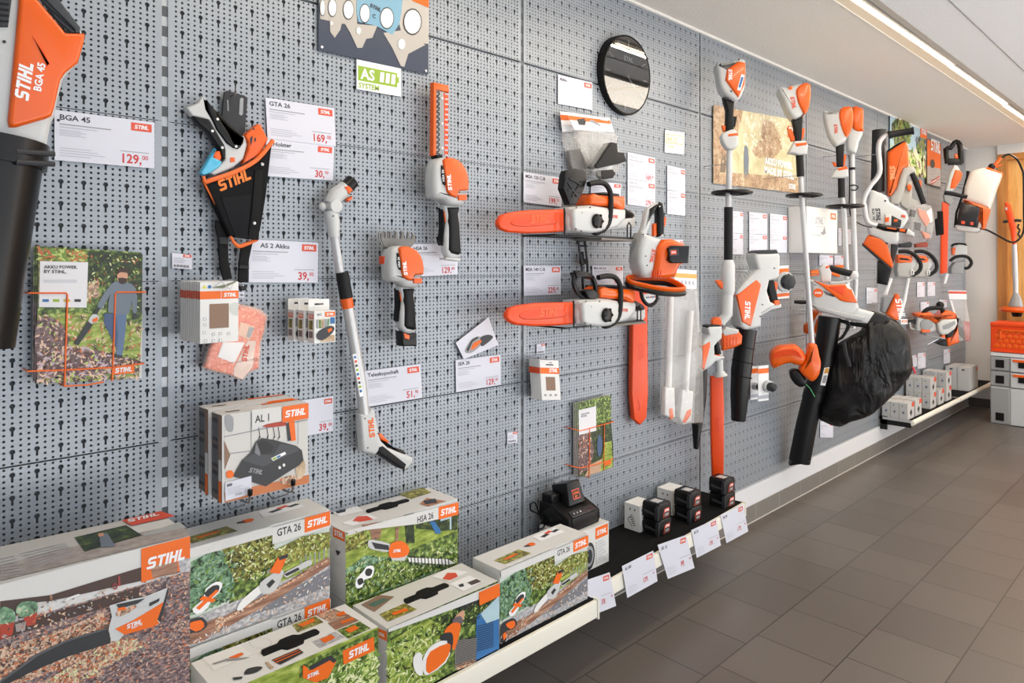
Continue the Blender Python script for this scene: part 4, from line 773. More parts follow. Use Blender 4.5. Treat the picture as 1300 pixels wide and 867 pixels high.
for k in range(4): f.rect(mb, .06 * f.wd, (.36 + .1 * k) * f.ht, (.6 - .1 * (k % 2)) * f.wd, .03 * f.ht, LGREY)
f.text(mb, '39,00', .35 * f.wd, .86 * f.ht, .17 * f.ht, PGREY, 1)
solo('price_tag', mb, 'white price label stuck low on the front charger box', 'price tag')

# ---- charger on its box
T = carton('white box under the black charger, orange logo at its corner', 1.86, 2.079, -.2, -.045, .291, .443, BOXG); f = T.face; f.logo(T.mb, f.wd - .08, .006, .074, .042, 1)
for k in range(9): f.rect(T.mb, f.wd - .078, .06 + .0095 * k, .006, .005, PGREY); f.rect(T.mb, f.wd - .066, .06 + .0095 * k, .03 + .01 * (k % 3), .003, LGREY)
for r_ in (.032, .024, .016): T.mb.add([f.w(f.wd - .115 + r_ * math.cos(t * .3491), -.1 + r_ * 1.6 * math.sin(t * .3491), .0005 * (1 + (r_ < .03) + (r_ < .02))) for t in range(18)], [list(range(18))], DPRINT if r_ != .024 else PGREY)
done(T)
# ================================================================ TOOLS ON THE NEAR BAYS
HX = BLACK
def scr(mb, pl, st, o, r=.003, m=None):
    for p in pl.at(st, o): mb.lathe(p, pl.n, [(-.002, r), (.0008, r), (.0012, r * .6)], m or DPRINT, 8)
# ---- leaf blower at the left edge
pl = wallp(.15)
T = Thing('leaf_blower', 'large orange and white leaf blower with black tube hanging at the left edge', 'leaf blower')
mb = MB(); mb.prism(pl, 'A -200,-60 150,-60 175,0 390,175 405,215 372,335 355,350 300,410 275,500 255,600 240,625 212,765 -60,720 -110,560 -60,300 -160,200', .045, -.045, BODY, .018, back=True); scr(mb, pl, 'A 3,236 268,618', .047); T.part('housing', mb)
mb = MB(); mb.prism(pl, 'A 76,-50 120,-50 140,5 300,195 395,196 392,235 362,340 300,388 275,425 245,560 232,600 205,612 60,655 25,655 18,625 55,230 70,60', .057, .03, ORG, .008); mb.prism(pl, 'A 135,215 225,350 205,365 190,300', .0585, .05, ORGD, .002)
lab(mb, pl, 'A 116,532 142,352', None, WHITE, .0575); lab(mb, pl, 'A 176,484 198,350', 'BGA 45', WHITE, .0575, .03); T.part('orange_cover', mb)
mb = MB(); mb.prism(pl, 'A 128,-40 200,-60 375,165 374,195 300,190', .05, -.03, mat('intake_grey', (52, 56, 62), .5), .004)
e = off(pl, .052)
for k in range(8):
    mb.tube(e.at(f'A {185 + 26 * k},{-20 + 29 * k} {192 + 26 * k},{15 + 28 * k}'), .0012, BLACK, 5)
for a_, b_ in (((150, -20), (375, 178)), ((170, -30), (380, 160)), ((200, -30), (378, 150))): mb.tube(e.at(f'A {a_[0]},{a_[1]} {b_[0]},{b_[1]}'), .0014, BLACK, 5)
T.part('intake_grille', mb)
mb = MB(); mb.prism(pl, 'A -40,0 42,0 20,165 -40,165', .052, .04, DGREY, .003)
for k in range(5): mb.prism(pl, f'A -40,{20 + 28 * k} 22,{26 + 28 * k} 22,{34 + 28 * k} -40,{28 + 28 * k}', .054, .05, BLACK)
T.part('slotted_handle', mb)
c = wallp(.15); P0 = c.at('p -8,176 -12,205 -28,330 -40,440'); mb = MB(); mb.tube(P0, [.088, .086, .08, .074], BLACK, 28); mb.tube(c.at('p -8,176 -12,208'), .093, BLACK, 28)
q = c.at('p 26,200 30,212'); 
for dy in (0, .02): mb.tube([(q[0].x - .02, q[0].y - .085, q[0].z - dy), (q[0].x + .045, q[0].y - .07, q[0].z - dy + .004)], .0055, DGREY, 8)
T.part('blow_tube', mb)
# ---- holster and pruner
pl = wallp(.035)
T = Thing('belt_holster', 'black pruner holster with orange rim and hanging straps', 'holster')
mb = MB(); mb.prism(pl, 'n1 385,95 410,85 545,125 570,145 550,400 520,455 460,540 380,480 355,420', -.012, -.018, DGREY, .002, 0)
for st in ('n1 505,150 520,143 535,150 530,275 515,285 498,275', 'n1 405,160 415,160 418,250 408,245'): mb.prism(pl, st, -.0105, -.013, mat('perforation_seen', (150, 155, 160), .6), .001)
mb.lathe(pl.at('n1 420,410', -.012)[0], pl.n, [(0, .011), (.003, .011), (.005, .006)], STEEL, 16); mb.lathe(pl.at('n1 420,410', -.007)[0], pl.n, [(0, .004), (.001, .003)], BLACK, 10)
T.part('back_plate', mb)
mb = MB(); mb.prism(pl, 'n1 195,780 270,815 440,760 610,660 720,520 733,500 700,800 690,900 640,1200 505,1250 400,1240 300,1020', .012, -.012, mat('holster_fabric', (18, 19, 22), .8, spec=.2), .006); lab(mb, pl, 'n1 325,890 570,790', None, mat('holster_lettering', (238, 128, 50), .6), .0125)
mb.prism(pl, 'n2 228,150 240,170 440,150 415,455 330,440', .0135, .01, mat('holster_fabric_front', (24, 25, 29), .8, spec=.2), .001); T.part('pouch', mb)
mb = MB(); R_ = mat('orange_piping', (238, 112, 44), .45)
mb.tube(pl.at('n1 190,770 205,815 250,800 440,735 610,640 735,490', .014), [.004, .0045, .006, .006, .006, .006], R_, 8, sm=3); mb.tube(pl.at('n2 115,50 230,260 310,440 345,492 380,500 488,455', .006), [.003, .0035, .0035, .005, .0055, .005], R_, 8, sm=3); T.part('orange_rim', mb)
mb = MB(); mb.prism(pl, 'n2 465,-20 520,-20 500,290 490,460 415,455 440,290', .0155, .012, BLACKM, .001); mb.lathe(pl.at('n2 458,345', .0155)[0], pl.n, [(0, .0045), (.002, .0045), (.003, .003)], STEEL, 12); mb.lathe(pl.at('n1 648,678', .0155)[0], pl.n, [(0, .0045), (.002, .0045), (.003, .003)], STEEL, 12)
T.part('front_webbing', mb)
mb = MB(); mb.prism(pl, 'n2 215,320 245,330 300,440 305,600 330,725 270,735 245,650 230,440 215,370', -.004, -.010, BLACKM, .002); mb.prism(pl, 'n2 230,435 298,435 300,490 235,488', .002, -.006, BLACK, .002); T.part('strap', mb)
mb = MB(); mb.prism(pl, 'n2 390,505 470,480 440,620 438,750 370,750 375,620', -.004, -.010, BLACKM, .002); mb.prism(pl, 'n2 370,628 438,632 436,660 370,655', .003, -.006, BLACK, .002); mb.prism(pl, 'n2 368,765 428,765 420,805 380,805', .003, -.008, BLACK, .003); T.part('strap', mb)
T.part('hook', MB().tube([pl.at('n1 438,130', -.012)[0] + Vector((0, .02, 0)), pl.at('n1 438,130', .01)[0], pl.at('n1 437,70', .02)[0]], .0018, STEEL, 6))
T = Thing('pruning_saw', 'small battery pruner with white and black grip sitting in the holster', 'pruner')
mb = MB(); mb.prism(pl, 'n1 68,225 160,190 200,130 218,150 235,240 300,350 430,500 480,520 505,450 530,445 550,520 520,630 440,700 290,765 250,740 330,680 370,640 365,560 330,500 255,340 230,320 115,295', .004, -.016, BODY, .006); T.part('housing', mb)
mb = MB(); mb.prism(pl, 'n1 115,296 240,322 262,360 360,520 372,560 370,632 345,630 330,560 235,420 160,360', .010, -.012, BLACK, .004); scr(mb, pl, 'n1 265,415 342,545', .0105, .0035, SHINE); T.part('rear_grip', mb)
mb = MB(); mb.prism(pl, 'n1 222,172 250,200 330,330 395,430 430,505 480,515 515,470 510,510 470,555 430,545 380,510 300,400 240,260', .010, -.012, BLACK, .004); scr(mb, pl, 'n1 305,322 450,536', .0105, .0035, SHINE); T.part('front_grip', mb)
mb = MB(); mb.prism(pl, 'n1 520,450 545,425 620,358 645,360 705,480 640,600 510,670 545,560 550,500', .010, -.014, ORG, .005); mb.prism(pl, 'n1 560,470 580,450 575,500 565,530', .0115, .009, DPRINT); scr(mb, pl, 'n1 590,400 600,475 600,490', .0105, .0025); T.part('orange_cover', mb)
mb = MB(); mb.prism(pl, 'n1 272,600 300,570 330,570 345,620 330,650 290,635', .007, -.01, ORG, .004); T.part('lever', mb); mb = MB(); mb.prism(pl, 'n1 410,620 445,620 448,655 412,660', .006, .003, ORG, .001); T.part('lock_button', mb)
mb = MB(); mb.prism(pl, 'n1 175,740 290,545 300,560 275,620 320,640 345,650 330,690 250,745 200,760', .008, -.012, mat('clear_blue_guard', (60, 176, 214), .2, spec=.7, coat=.6), .004); T.part('chain_guard', mb, label='shiny clear blue chain guard')
# ---- telescopic pole
pl = wallp(.045)
T = Thing('telescopic_pole', 'long grey and white telescopic pole slanting down to a black handle', 'pole')
mb = MB(); a1, a2 = pl.at('n6 245,205 355,95'); mb.tube(pl.at('n6 165,300 215,215 290,165'), [.020, .024, .023], BODY, 16); mb.lathe(pl.at('n6 185,315', -.02)[0], pl.n, [(0, .018), (.001, .021), (.038, .021), (.042, .018)], BODY, 24); mb.ball(pl.at('n6 105,315', -.006)[0], .012, BODY)
mb.tube(pl.at('n6 165,350 180,440 195,570'), [.021, .020, .0165], BODY, 16); scr(mb, pl, 'n6 158,398 220,530 252,270 228,190 308,215', .02, .0022); T.part('angled_head', mb)
mb = MB(); mb.tube(pl.at('n6 285,165 350,100'), [.021, .021], BLACK, 18); T.part('socket', mb); mb = MB(); mb.prism(pl, 'n6 248,155 285,145 320,180 285,215', .025, .015, ORG, .003); mb.prism(pl, 'n6 300,250 350,225 355,245 320,275', .0, -.015, ORG, .003); T.part('release_tab', mb)
mb = MB(); mb.tube(pl.at('n6 195,560 240,860') + pl.at('p 436,352'), .0125, ALU, 16); T.part('upper_tube', mb)
mb = MB(); mb.tube(pl.at('E 330,420 346,515'), [.0185, .0195], RUBBER, 16); T.part('clamp_sleeve', mb)
mb = MB(); mb.tube(pl.at('E 345,513 352,552'), [.0185, .0175], ORG, 16); T.part('orange_ring', mb)
mb = MB(); mb.tube(pl.at('E 352,550 400,830') + pl.at('F 245,340'), [.0165, .0165, .0165], ALU, 18)
for k in range(9):
    t = k / 9; cx = 362 + 38 * t + 2; cy = 600 + 225 * t
f = pl.at('F 182,35 218,245', .0168); d_ = (f[1] - f[0]).normalized(); g = Plane(f[0], d_, pl.n.cross(d_)); L_ = (f[1] - f[0]).length
mb.prism(g, [(0, -.006), (L_, -.006), (L_, .006), (0, .006)], .0006, -.006, WHITE)
for k in range(9): mb.art(g, [(L_ * (.04 + .1 * k), -.004), (L_ * (.1 + .1 * k), -.004), (L_ * (.1 + .1 * k), .004), (L_ * (.04 + .1 * k), .003)], (BLUE, REDLOGO, DPRINT, LIME)[k % 4], 2)
T.part('lower_tube', mb)
mb = MB(); mb.prism(pl, 'F 213,338 255,328 268,300 285,315 300,395 308,440 318,468 350,500 475,550 475,575 445,612 420,600 300,525 285,537 225,520', .018, -.018, BODY, .009, back=True); lab(mb, pl, 'F 283,446 273,348', None, ORANGE, .0185); scr(mb, pl, 'F 233,355 247,500 300,430', .0185, .0022); T.part('handle_body', mb)
mb = MB(); mb.prism(pl, 'F 302,497 322,490 440,582 430,608 415,606 298,525', .021, -.019, RUBBER, .006); mb.prism(pl, 'F 310,455 385,500 425,512 448,530 432,548 395,535 350,490', .012, -.012, BLACK, .006); T.part('grip', mb)
mb = MB(); mb.prism(pl, 'F 308,432 322,432 362,475 350,478 318,462', .012, -.012, ORG, .003); T.part('trigger', mb)
# ---- two small garden shears (hedge blade above, grass blade below)
def shear(name, label, V, hedge):
    pl = wallp(.075); T = Thing(name, label, 'garden shears'); q = lambda *p: ' '.join([V] + [f'{x},{y}' for x, y in p])
    if hedge: X = lambda x, y: ((x - 100) * .79 + 61, (y - 165) * .89 + 418)
    else: X = lambda x, y: (x, y)
    s_ = lambda st: q(*[X(float(a.split(',')[0]), float(a.split(',')[1])) for a in st.split()])
    mb = MB(); mb.prism(pl, s_('150,165 210,168 262,200 296,260 300,400 285,430 240,435 195,425 170,400 115,390 100,360 98,260 112,190'), .03, -.035, BODY, .018, 2, back=True); T.part('housing', mb)
    mb = MB(); mb.prism(pl, s_('146,182 200,168 262,200 296,262 300,348 245,350 225,390 170,360 155,270'), .040, .02, ORG, .007, 2); mb.prism(pl, s_('240,375 292,372 292,405 242,405'), .036, .025, ORG, .002); mb.prism(pl, s_('245,350 290,348 290,362 247,366'), .036, .025, GREYP, .002)
    lab(mb, pl, s_('190,352 180,262'), None, WHITE, .0425); T.part('orange_cover', mb)
    mb = MB(); mb.prism(pl, s_('134,210 145,215 160,285 158,322 145,315 134,270'), .036, .02, BLACK, .003); lab(mb, pl, s_('150,300 143,235'), 'HSA 26', WHITE, .0365); T.part('side_plate', mb)
    mb = MB(); mb.prism(pl, s_('185,425 280,432 286,520 290,600 292,720 250,735 215,725 196,690 195,600 205,520'), .008, -.03, BODY, .012, back=True)
    T.part('handle', mb)
    mb = MB(); mb.prism(pl, s_('200,440 278,440 270,480 278,540 288,700 270,710 225,700 210,680 212,560 208,480'), .016, -.02, RUBBER, .012); T.part('rubber_grip', mb)
    mb = MB(); mb.prism(pl, s_('190,440 200,440 205,540 198,600 190,655 184,640 192,560'), -.004, -.03, (BLACK if not hedge else BLACK), .003); mb.prism(pl, s_('190,435 197,435 205,520 200,525'), .0, -.02, ORG, .002); T.part('trigger', mb)
    if hedge:
        mb = MB(); mb.prism(pl, s_('196,722 290,728 290,745 198,735'), .006, -.03, BODY, .004); T.part('end_cap', mb)
        b = wallp(.05); mb = MB(); mb.prism(b, 'n4 75,38 150,55 152,90 88,75 88,410 72,405', .008, -.012, ORG, .003); mb.prism(b, 'n4 128,90 152,92 150,415 132,400', .004, -.010, ORGD, .002); T.part('blade_cover', mb)
        mb = MB(); mb.prism(b, 'n4 88,76 140,88 140,420 88,408', .003, 0, mat('blade_steel', (150, 150, 150), .35, metal=.5), .001)
        for k in range(13):
            y = 92 + 25.5 * k; mb.tube(b.at(f'n4 86,{y + 4} 92,{y - 6} 102,{y - 5} 105,{y + 6} 98,{y + 13} 88,{y + 12}', .005), .0012, BLACKM, 6, sm=2); mb.prism(b, f'n4 134,{y} 150,{y + 3} 150,{y + 11} 134,{y + 9}', .0045, .002, STEEL)
        for y in (120, 245, 368): mb.lathe(b.at(f'n4 120,{y}', .003)[0], b.n, [(0, .004), (.002, .004), (.003, .002)], SHINE, 10)
        T.part('hedge_blade', mb)
        mb = MB(); mb.prism(b, 'n4 78,404 108,400 108,420 80,420', .02, -.012, BLACK, .003); T.part('blade_latch', mb)
    else:
        mb = MB(); mb.prism(pl, 'n5 195,715 240,735 292,728 292,812 200,812', .010, -.03, BLACK, .005, back=True); T.part('battery', mb); T.part('battery_catch', MB().prism(pl, 'n5 203,725 243,742 240,770 210,762', .012, 0, ORG, .002))
        b = wallp(.06); mb = MB(); pts = '50,82 58,70 68,100 80,108 82,65 96,78 98,112 112,112 114,65 128,70 130,112 150,112 152,62 166,66 168,112 190,112 194,65 208,68 212,112 232,112 238,68 250,72 252,115 264,112 270,82 288,92 290,130 270,160 240,185 110,190 75,165 55,125'
        mb.prism(b, 'n5 ' + pts, .003, 0, mat('worn_steel', (128, 126, 124), .4, metal=.6), .0008); mb.prism(b, 'n5 ' + ' '.join(f'{float(p.split(",")[0]) * .94 + 14},{float(p.split(",")[1]) * .94 + 12}' for p in pts.split()), .006, .0035, mat('worn_steel2', (112, 110, 108), .45, metal=.6), .0008); T.part('grass_blade', mb)
        T.part('side_knob', MB().prism(pl, 'n5 92,232 106,230 106,282 94,280', -.005, -.03, ORGD, .003))
    T.part('wall_hook', MB().tube([T.o.location + Vector((0, -T.o.location.y - .001, .12)), T.o.location + Vector((0, .01, .12))], .003, STEEL, 6))
shear('hedge_shear', 'slim battery hedge shear with upright toothed blade in an orange cover', 'n4', True)
shear('grass_shear', 'battery grass shear with a short wide grey comb blade', 'n5', False)
# ---- hanging thin boxes, mesh packets and battery boxes
hook_mb = MB()
n = 9
for k in range(n):
    d = .055 + .0135 * k; f_ = k == n - 1
    pl = wallp(.055 + .0135 * (n - 1)); f0 = Face.q(pl, 'n3 292,95 556,95 556,508 292,520')
    f = off(f0, -.0135 * (n - 1 - k)); mb = MB(); W_, H_ = .5 * (f0.wd * 2), f0.ht; dx = -.0006 * (n - 1 - k)
    f = Face(f.o + Vector((dx, 0, -.0006 * (k % 3))), f.o + Vector((dx + W_, 0, -.0006 * (k % 3))), f.o + Vector((dx, 0, -H_ - .0006 * (k % 3))))
    mb.prism(f, [(0, 0), (W_, 0), (W_, -H_), (0, -H_)], 0, -.0118, BOXW, .0006)
    f.rect(mb, 0, .15 * H_, W_, .13 * H_, ORANGE, 1)
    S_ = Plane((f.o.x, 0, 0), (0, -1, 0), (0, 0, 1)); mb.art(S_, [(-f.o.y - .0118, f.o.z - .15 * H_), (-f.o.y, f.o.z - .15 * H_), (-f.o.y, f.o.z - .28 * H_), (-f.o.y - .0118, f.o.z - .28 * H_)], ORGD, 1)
    if f_:
        f.brand(mb, .6 * W_, .25 * H_, .34 * W_, WHITE, 2); f.rect(mb, .535 * W_, .15 * H_, .01 * W_, .13 * H_, WHITE, 2)
        f.rect(mb, .24 * W_, .36 * H_, .5 * W_, .4 * H_, TAN, 2)
        A_ = lambda st, m, k=2, sm=0: mb.art(pl, st, m, k, sm)
        A_('n3 305,142 322,118 338,142', mat('warning_yellow', (220, 214, 70))); A_('n3 345,125 360,118 370,130 362,142 348,140', BLUE, 2, 2); A_('n3 375,132 450,118 540,90 535,100 450,140 380,140', mat('moss_print', (120, 126, 100))); A_('n3 500,250 550,240 550,330 500,300', mat('swirl_print', (206, 210, 204)), 1, 2)
        for x, y in ((312, 345), (312, 385), (308, 438), (372, 450), (420, 445), (478, 445), (318, 495), (372, 495), (420, 492)): A_(f'n3 {x},{y} {x + 20},{y - 4} {x + 22},{y + 14} {x + 2},{y + 16}', PGREY); A_(f'n3 {x + 3},{y + 3} {x + 17},{y} {x + 18},{y + 11} {x + 4},{y + 13}', WHITE, 3)
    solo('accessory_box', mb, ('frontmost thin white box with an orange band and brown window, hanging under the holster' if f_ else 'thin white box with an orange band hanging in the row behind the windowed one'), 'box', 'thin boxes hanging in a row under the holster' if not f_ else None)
mb = MB(); a = wallp(.01).at('n3 420,112')[0]; mb.tube([(a.x, 0, a.z), (a.x, -.168, a.z)], .0016, STEEL, 6); mb.tube(wallp(.172).at('n3 385,135 440,90 530,88 500,150 440,92'), .0013, STEEL, 6); solo('display_hook', mb, 'steel peg hook through the row of thin white boxes', 'hook')
f = Face.q(wallp(.008), 'n3 540,165 596,165 596,205 540,205'); mb = MB(); mb.prism(f, [(0, 0), (f.wd, 0), (f.wd, -f.ht), (0, -f.ht)], 0, -.001, CARD)
for k in range(8): f.rect(mb, (.5 + .05 * k) * f.wd, .4 * f.ht, .025 * f.wd, .3 * f.ht, INK)
solo('price_tag', mb, 'small tag peeping out right of the thin white boxes', 'price tag')
m_film = mat('clear_film', (250, 245, 240), .12, spec=.8, alpha=.22, coat=.5)
MESHO = ramp_mat('orange_mesh_fabric', [(.35, (226, 84, 44)), (.52, (240, 120, 72)), (.66, (250, 190, 160))], 130)
def packet(out, d, label, rear):
    pl = wallp(d); T = Thing('mesh_packet', label, 'packet', 'orange packets behind the thin boxes'); mb = MB()
    mb.prism(pl, out, .008, -.008, MESHO, .007, 2, back=True); T.part('folded_fabric', mb)
    if not rear:
        mb = MB(); mb.prism(pl, 'n3 440,510 590,510 520,655 405,610', .0095, .007, WHITE, .0005); mb.prism(pl, 'n3 560,370 660,405 625,495 545,460', .0095, .007, mat('label_pink', (236, 190, 160)), .0005); mb.prism(pl, 'n3 620,405 655,410 625,480 600,470', .0105, .009, PGREY)
        mb.prism(pl, 'n3 610,500 668,500 640,680 575,765 515,740 515,690', .010, .007, mat('pale_label', (226, 200, 186)), .0005); lab(mb, pl, 'n3 600,645 622,528', None, REDLOGO, .0105); T.part('insert_cards', mb)
    pts = PX(out); cx = sum(p[0] for p in pts) / len(pts); cy = sum(p[1] for p in pts) / len(pts)
    mb = MB(); mb.prism(pl, [pl.uv(cx + (p[0] - cx) * 1.07, cy + (p[1] - cy) * 1.05) for p in pts], .011, -.010, m_film, .008, 2, back=True); T.part('clear_bag', mb, label='clear shiny plastic bag')
packet('n3 330,650 360,540 450,430 560,270 740,340 700,520 690,640 660,640 640,690 575,765 500,735 325,690', .04, 'orange mesh packet in clear film under the thin boxes, nearer one', False)
packet('n3 480,280 620,265 748,330 700,470 690,690 560,700 470,600', .016, 'orange mesh packet in clear film pressed against the wall, rear one', True)
for k, (st, d) in enumerate((('n3 870,175 955,170 955,255 930,262', .05), ('n3 952,178 1030,176', .075), ('', .1))): pass
def batt_box(k, x, y0):
    # front lower corner cube 'AS 2': side face left, picture face right
    T = Thing('battery_box', ('rear', 'middle', 'front')[k] + ' one of three small battery boxes with orange corners hanging on a peg', 'box'); yb, yf = y0, y0 - .034; w_, zt, zb = .062, 0, 0
    z1 = BZ[0]; z0 = BZ[1]; mb = MB().bb(x, x + w_, yb, yf, z0, z1, BOXW)
    mb.add([(x, yf + .016, z1), (x + w_, yf + .016, z1), (x + w_, yf + .016, z1 + .03), (x, yf + .016, z1 + .03), (x, yf + .0165, z1), (x + w_, yf + .0165, z1), (x + w_, yf + .0165, z1 + .03), (x, yf + .0165, z1 + .03)], [[0, 1, 2, 3], [7, 6, 5, 4], [0, 3, 7, 4], [3, 2, 6, 7]], BOXW) if False else mb.bb(x, x + w_, yb, yb - .0012, z1, z1 + .03, BOXW)
    mb.bb(x + .018, x + .044, yb - .0012, yb - .0016, z1 + .014, z1 + .019, DPRINT)
    f = Face((x, yf, z1), (x + w_, yf, z1), (x, yf, z0)); W_, H_ = f.wd, f.ht; f.logo(mb, .5 * W_, .04 * H_, .48 * W_, .15 * H_, 2); f.text(mb, 'AS 2', .12 * W_, .14 * H_, .1 * H_, INK, 2, cond=.8)
    for j, m_ in enumerate((GREYP, GREEN, BEIGEP, PGREY, GREENP)): f.rect(mb, .08 * W_ + .13 * j * W_, .26 * H_, .11 * W_, .28 * H_, m_, 1)
    f.rect(mb, .75 * W_, .22 * H_, .22 * W_, .2 * H_, BLUE, 2); f.rect(mb, .3 * W_, .78 * H_, .66 * W_, .2 * H_, BEIGEP, 1)
    mb.art(f, [(.1 * W_, -.7 * H_), (.35 * W_, -.56 * H_), (.8 * W_, -.48 * H_), (.95 * W_, -.6 * H_), (.7 * W_, -.8 * H_), (.35 * W_, -.92 * H_), (.12 * W_, -.85 * H_)], DPRINT, 3, 2); mb.art(f, [(.6 * W_, -.6 * H_), (.78 * W_, -.54 * H_), (.84 * W_, -.62 * H_), (.66 * W_, -.7 * H_)], ORANGE, 4)
    S_ = Plane((x, 0, 0), (0, -1, 0), (0, 0, 1)); g = Face((x, yb, z1), (x, yf, z1), (x, yb, z0)); g.rect(mb, .1 * g.wd, .1 * H_, .8 * g.wd, .14 * H_, ORANGE, 1); g.brand(mb, .16 * g.wd, .2 * H_, .66 * g.wd, WHITE, 2); g.rect(mb, .15 * g.wd, .3 * H_, .6 * g.wd, .28 * H_, OLIVE, 1); g.rect(mb, .15 * g.wd, .64 * H_, .6 * g.wd, .2 * H_, mat('mauve_print', (120, 104, 104)), 1)
    T.part('box_body', mb)
pl = wallp(.155); bx = pl.at('n3 1078,330 1208,300 1195,515 1075,520'); BZ = (bx[0].z + .012, bx[3].z)
for k in range(3): batt_box(k, bx[0].x + (2 - k) * -.006, -.155 + .034 + (2 - k) * .047)
mb = MB(); mb.tube([(bx[0].x + .03, 0, BZ[0] + .017), (bx[0].x + .03, -.15, BZ[0] + .017)], .0014, STEEL, 6); solo('display_hook', mb, 'thin steel peg carrying the three small battery boxes', 'hook')
# ---- single hanging box right of the seam
T = Thing('accessory_box', 'small white hanging box with orange band and brown window, alone right of the seam', 'box'); pl = wallp(.085); mb = MB(); f = Face.q(pl, 'K 178,66 272,70 271,258 190,268'); W_, H_ = f.wd, f.ht
mb.prism(f, [(0, 0), (W_, 0), (W_, -H_), (0, -H_)], 0, -.055, BOXW, .0008); f.rect(mb, 0, .19 * H_, W_, .15 * H_, ORANGE, 1); f.brand(mb, .45 * W_, .3 * H_, .45 * W_, WHITE, 2); f.rect(mb, .25 * W_, .42 * H_, .5 * W_, .34 * H_, TAN, 1); f.rect(mb, .3 * W_, .1 * H_, .4 * W_, .03 * H_, DPRINT, 1)
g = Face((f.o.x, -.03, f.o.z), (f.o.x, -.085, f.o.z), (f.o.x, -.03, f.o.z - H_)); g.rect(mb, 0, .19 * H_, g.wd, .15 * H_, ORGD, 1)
for k in range(4): g.rect(mb, .25 * k * g.wd + .002, 0, .0006, H_, PGREY, 2)
for k in range(3): f.rect(mb, (.12 + .28 * k) * W_, .85 * H_, .12 * W_, .05 * H_, PGREY, 1)
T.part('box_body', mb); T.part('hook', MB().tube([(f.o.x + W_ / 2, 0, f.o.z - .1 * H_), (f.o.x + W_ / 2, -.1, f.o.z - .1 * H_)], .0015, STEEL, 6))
# ================================================================ SECOND BAY: CLOCK, SAWS, CHARGERS, BATTERIES
# ---- clock
pl = wallp(.0); fc = Plane((0, -.062, 0), (1, 0, 0), (0, 0, 1)); cc = fc.hit(803.5, 93.5); R = .170
T = Thing('wall_clock', 'round black wall clock with a dark glassy face high on the perforated wall', 'clock'); ax = Vector((0, -1, 0)); c0 = Vector((cc.x, -.002, cc.z))
T.part('casing', MB().lathe(c0, ax, [(0, R - .004), (.002, R), (.058, R), (.062, R - .003), (.062, R - .008), (.056, R - .010), (.056, .01)], mat('clock_black', (10, 10, 10), .5, spec=.25), 48))
T.part('dial', MB().lathe(c0 + ax * .0562, ax, [(0, R - .012), (.0008, R - .012)], mat('clock_dial', (40, 46, 50), .25), 48))
mb = MB(); dp = Plane(c0 + ax * .0572, (1, 0, 0), (0, 0, 1)); DM = mat('dial_marks', (200, 204, 206), .4)
for k in range(12):
    a = k * math.pi / 6; s, c = math.sin(a), math.cos(a); p = lambda r, o: (r * s + o * c, r * c - o * s)
    mb.add([dp.w(*p(.118, -.002)), dp.w(*p(.148, -.002)), dp.w(*p(.148, .002)), dp.w(*p(.118, .002))], [[0, 1, 2, 3]], DM)
f = Face(dp.w(-.02, .0), dp.w(.02, .0), dp.w(-.02, -.02)); f.brand(mb, -.01, -.06, .065, DM, 1); f.text(mb, 'FUNKUHR', -.012, .088, .012, DM, 1, 0)
T.part('dial_marks', mb)
mb = MB()
for a, L_, w_ in ((math.radians(47), .145, .0075), (math.radians(227), .07, .010), (math.radians(128), .14, .0035)):
    s, c = math.sin(a), math.cos(a); mb.prism(off(dp, .002), [(w_ * c, -w_ * s), (L_ * s + w_ * .6 * c, L_ * c - w_ * .6 * s), (L_ * s - w_ * .6 * c, L_ * c + w_ * .6 * s), (-w_ * c, w_ * s)], .001, 0, DM if a > 2 and a < 3 else mat('hand_dark', (24, 25, 26), .5))
T.part('hands', mb)
gm = mat('clock_glass', (255, 255, 255), .03, spec=1.0, alpha=.30, coat=1); GN, GL = gm.node_tree.nodes, gm.node_tree.links
tb = GN.new('ShaderNodeBsdfTransparent'); gl = GN.new('ShaderNodeBsdfGlossy'); gl.inputs['Roughness'].default_value = .02; fr = GN.new('ShaderNodeFresnel'); fr.inputs['IOR'].default_value = 2.7; ms = GN.new('ShaderNodeMixShader')
GL.new(fr.outputs[0], ms.inputs[0]); GL.new(tb.outputs[0], ms.inputs[1]); GL.new(gl.outputs[0], ms.inputs[2]); GL.new(ms.outputs[0], GN['Material Output'].inputs['Surface'])
gp_ = Plane(c0 + ax * .0607, (1, 0, 0), (0, 0, 1)); T.part('glass', MB().add([gp_.w((R - .009) * math.cos(k * math.pi / 24), (R - .009) * math.sin(k * math.pi / 24)) for k in range(48)], [list(range(48))], gm)); T.o.rotation_euler[0] = math.radians(4); T.o.location.y = -.004
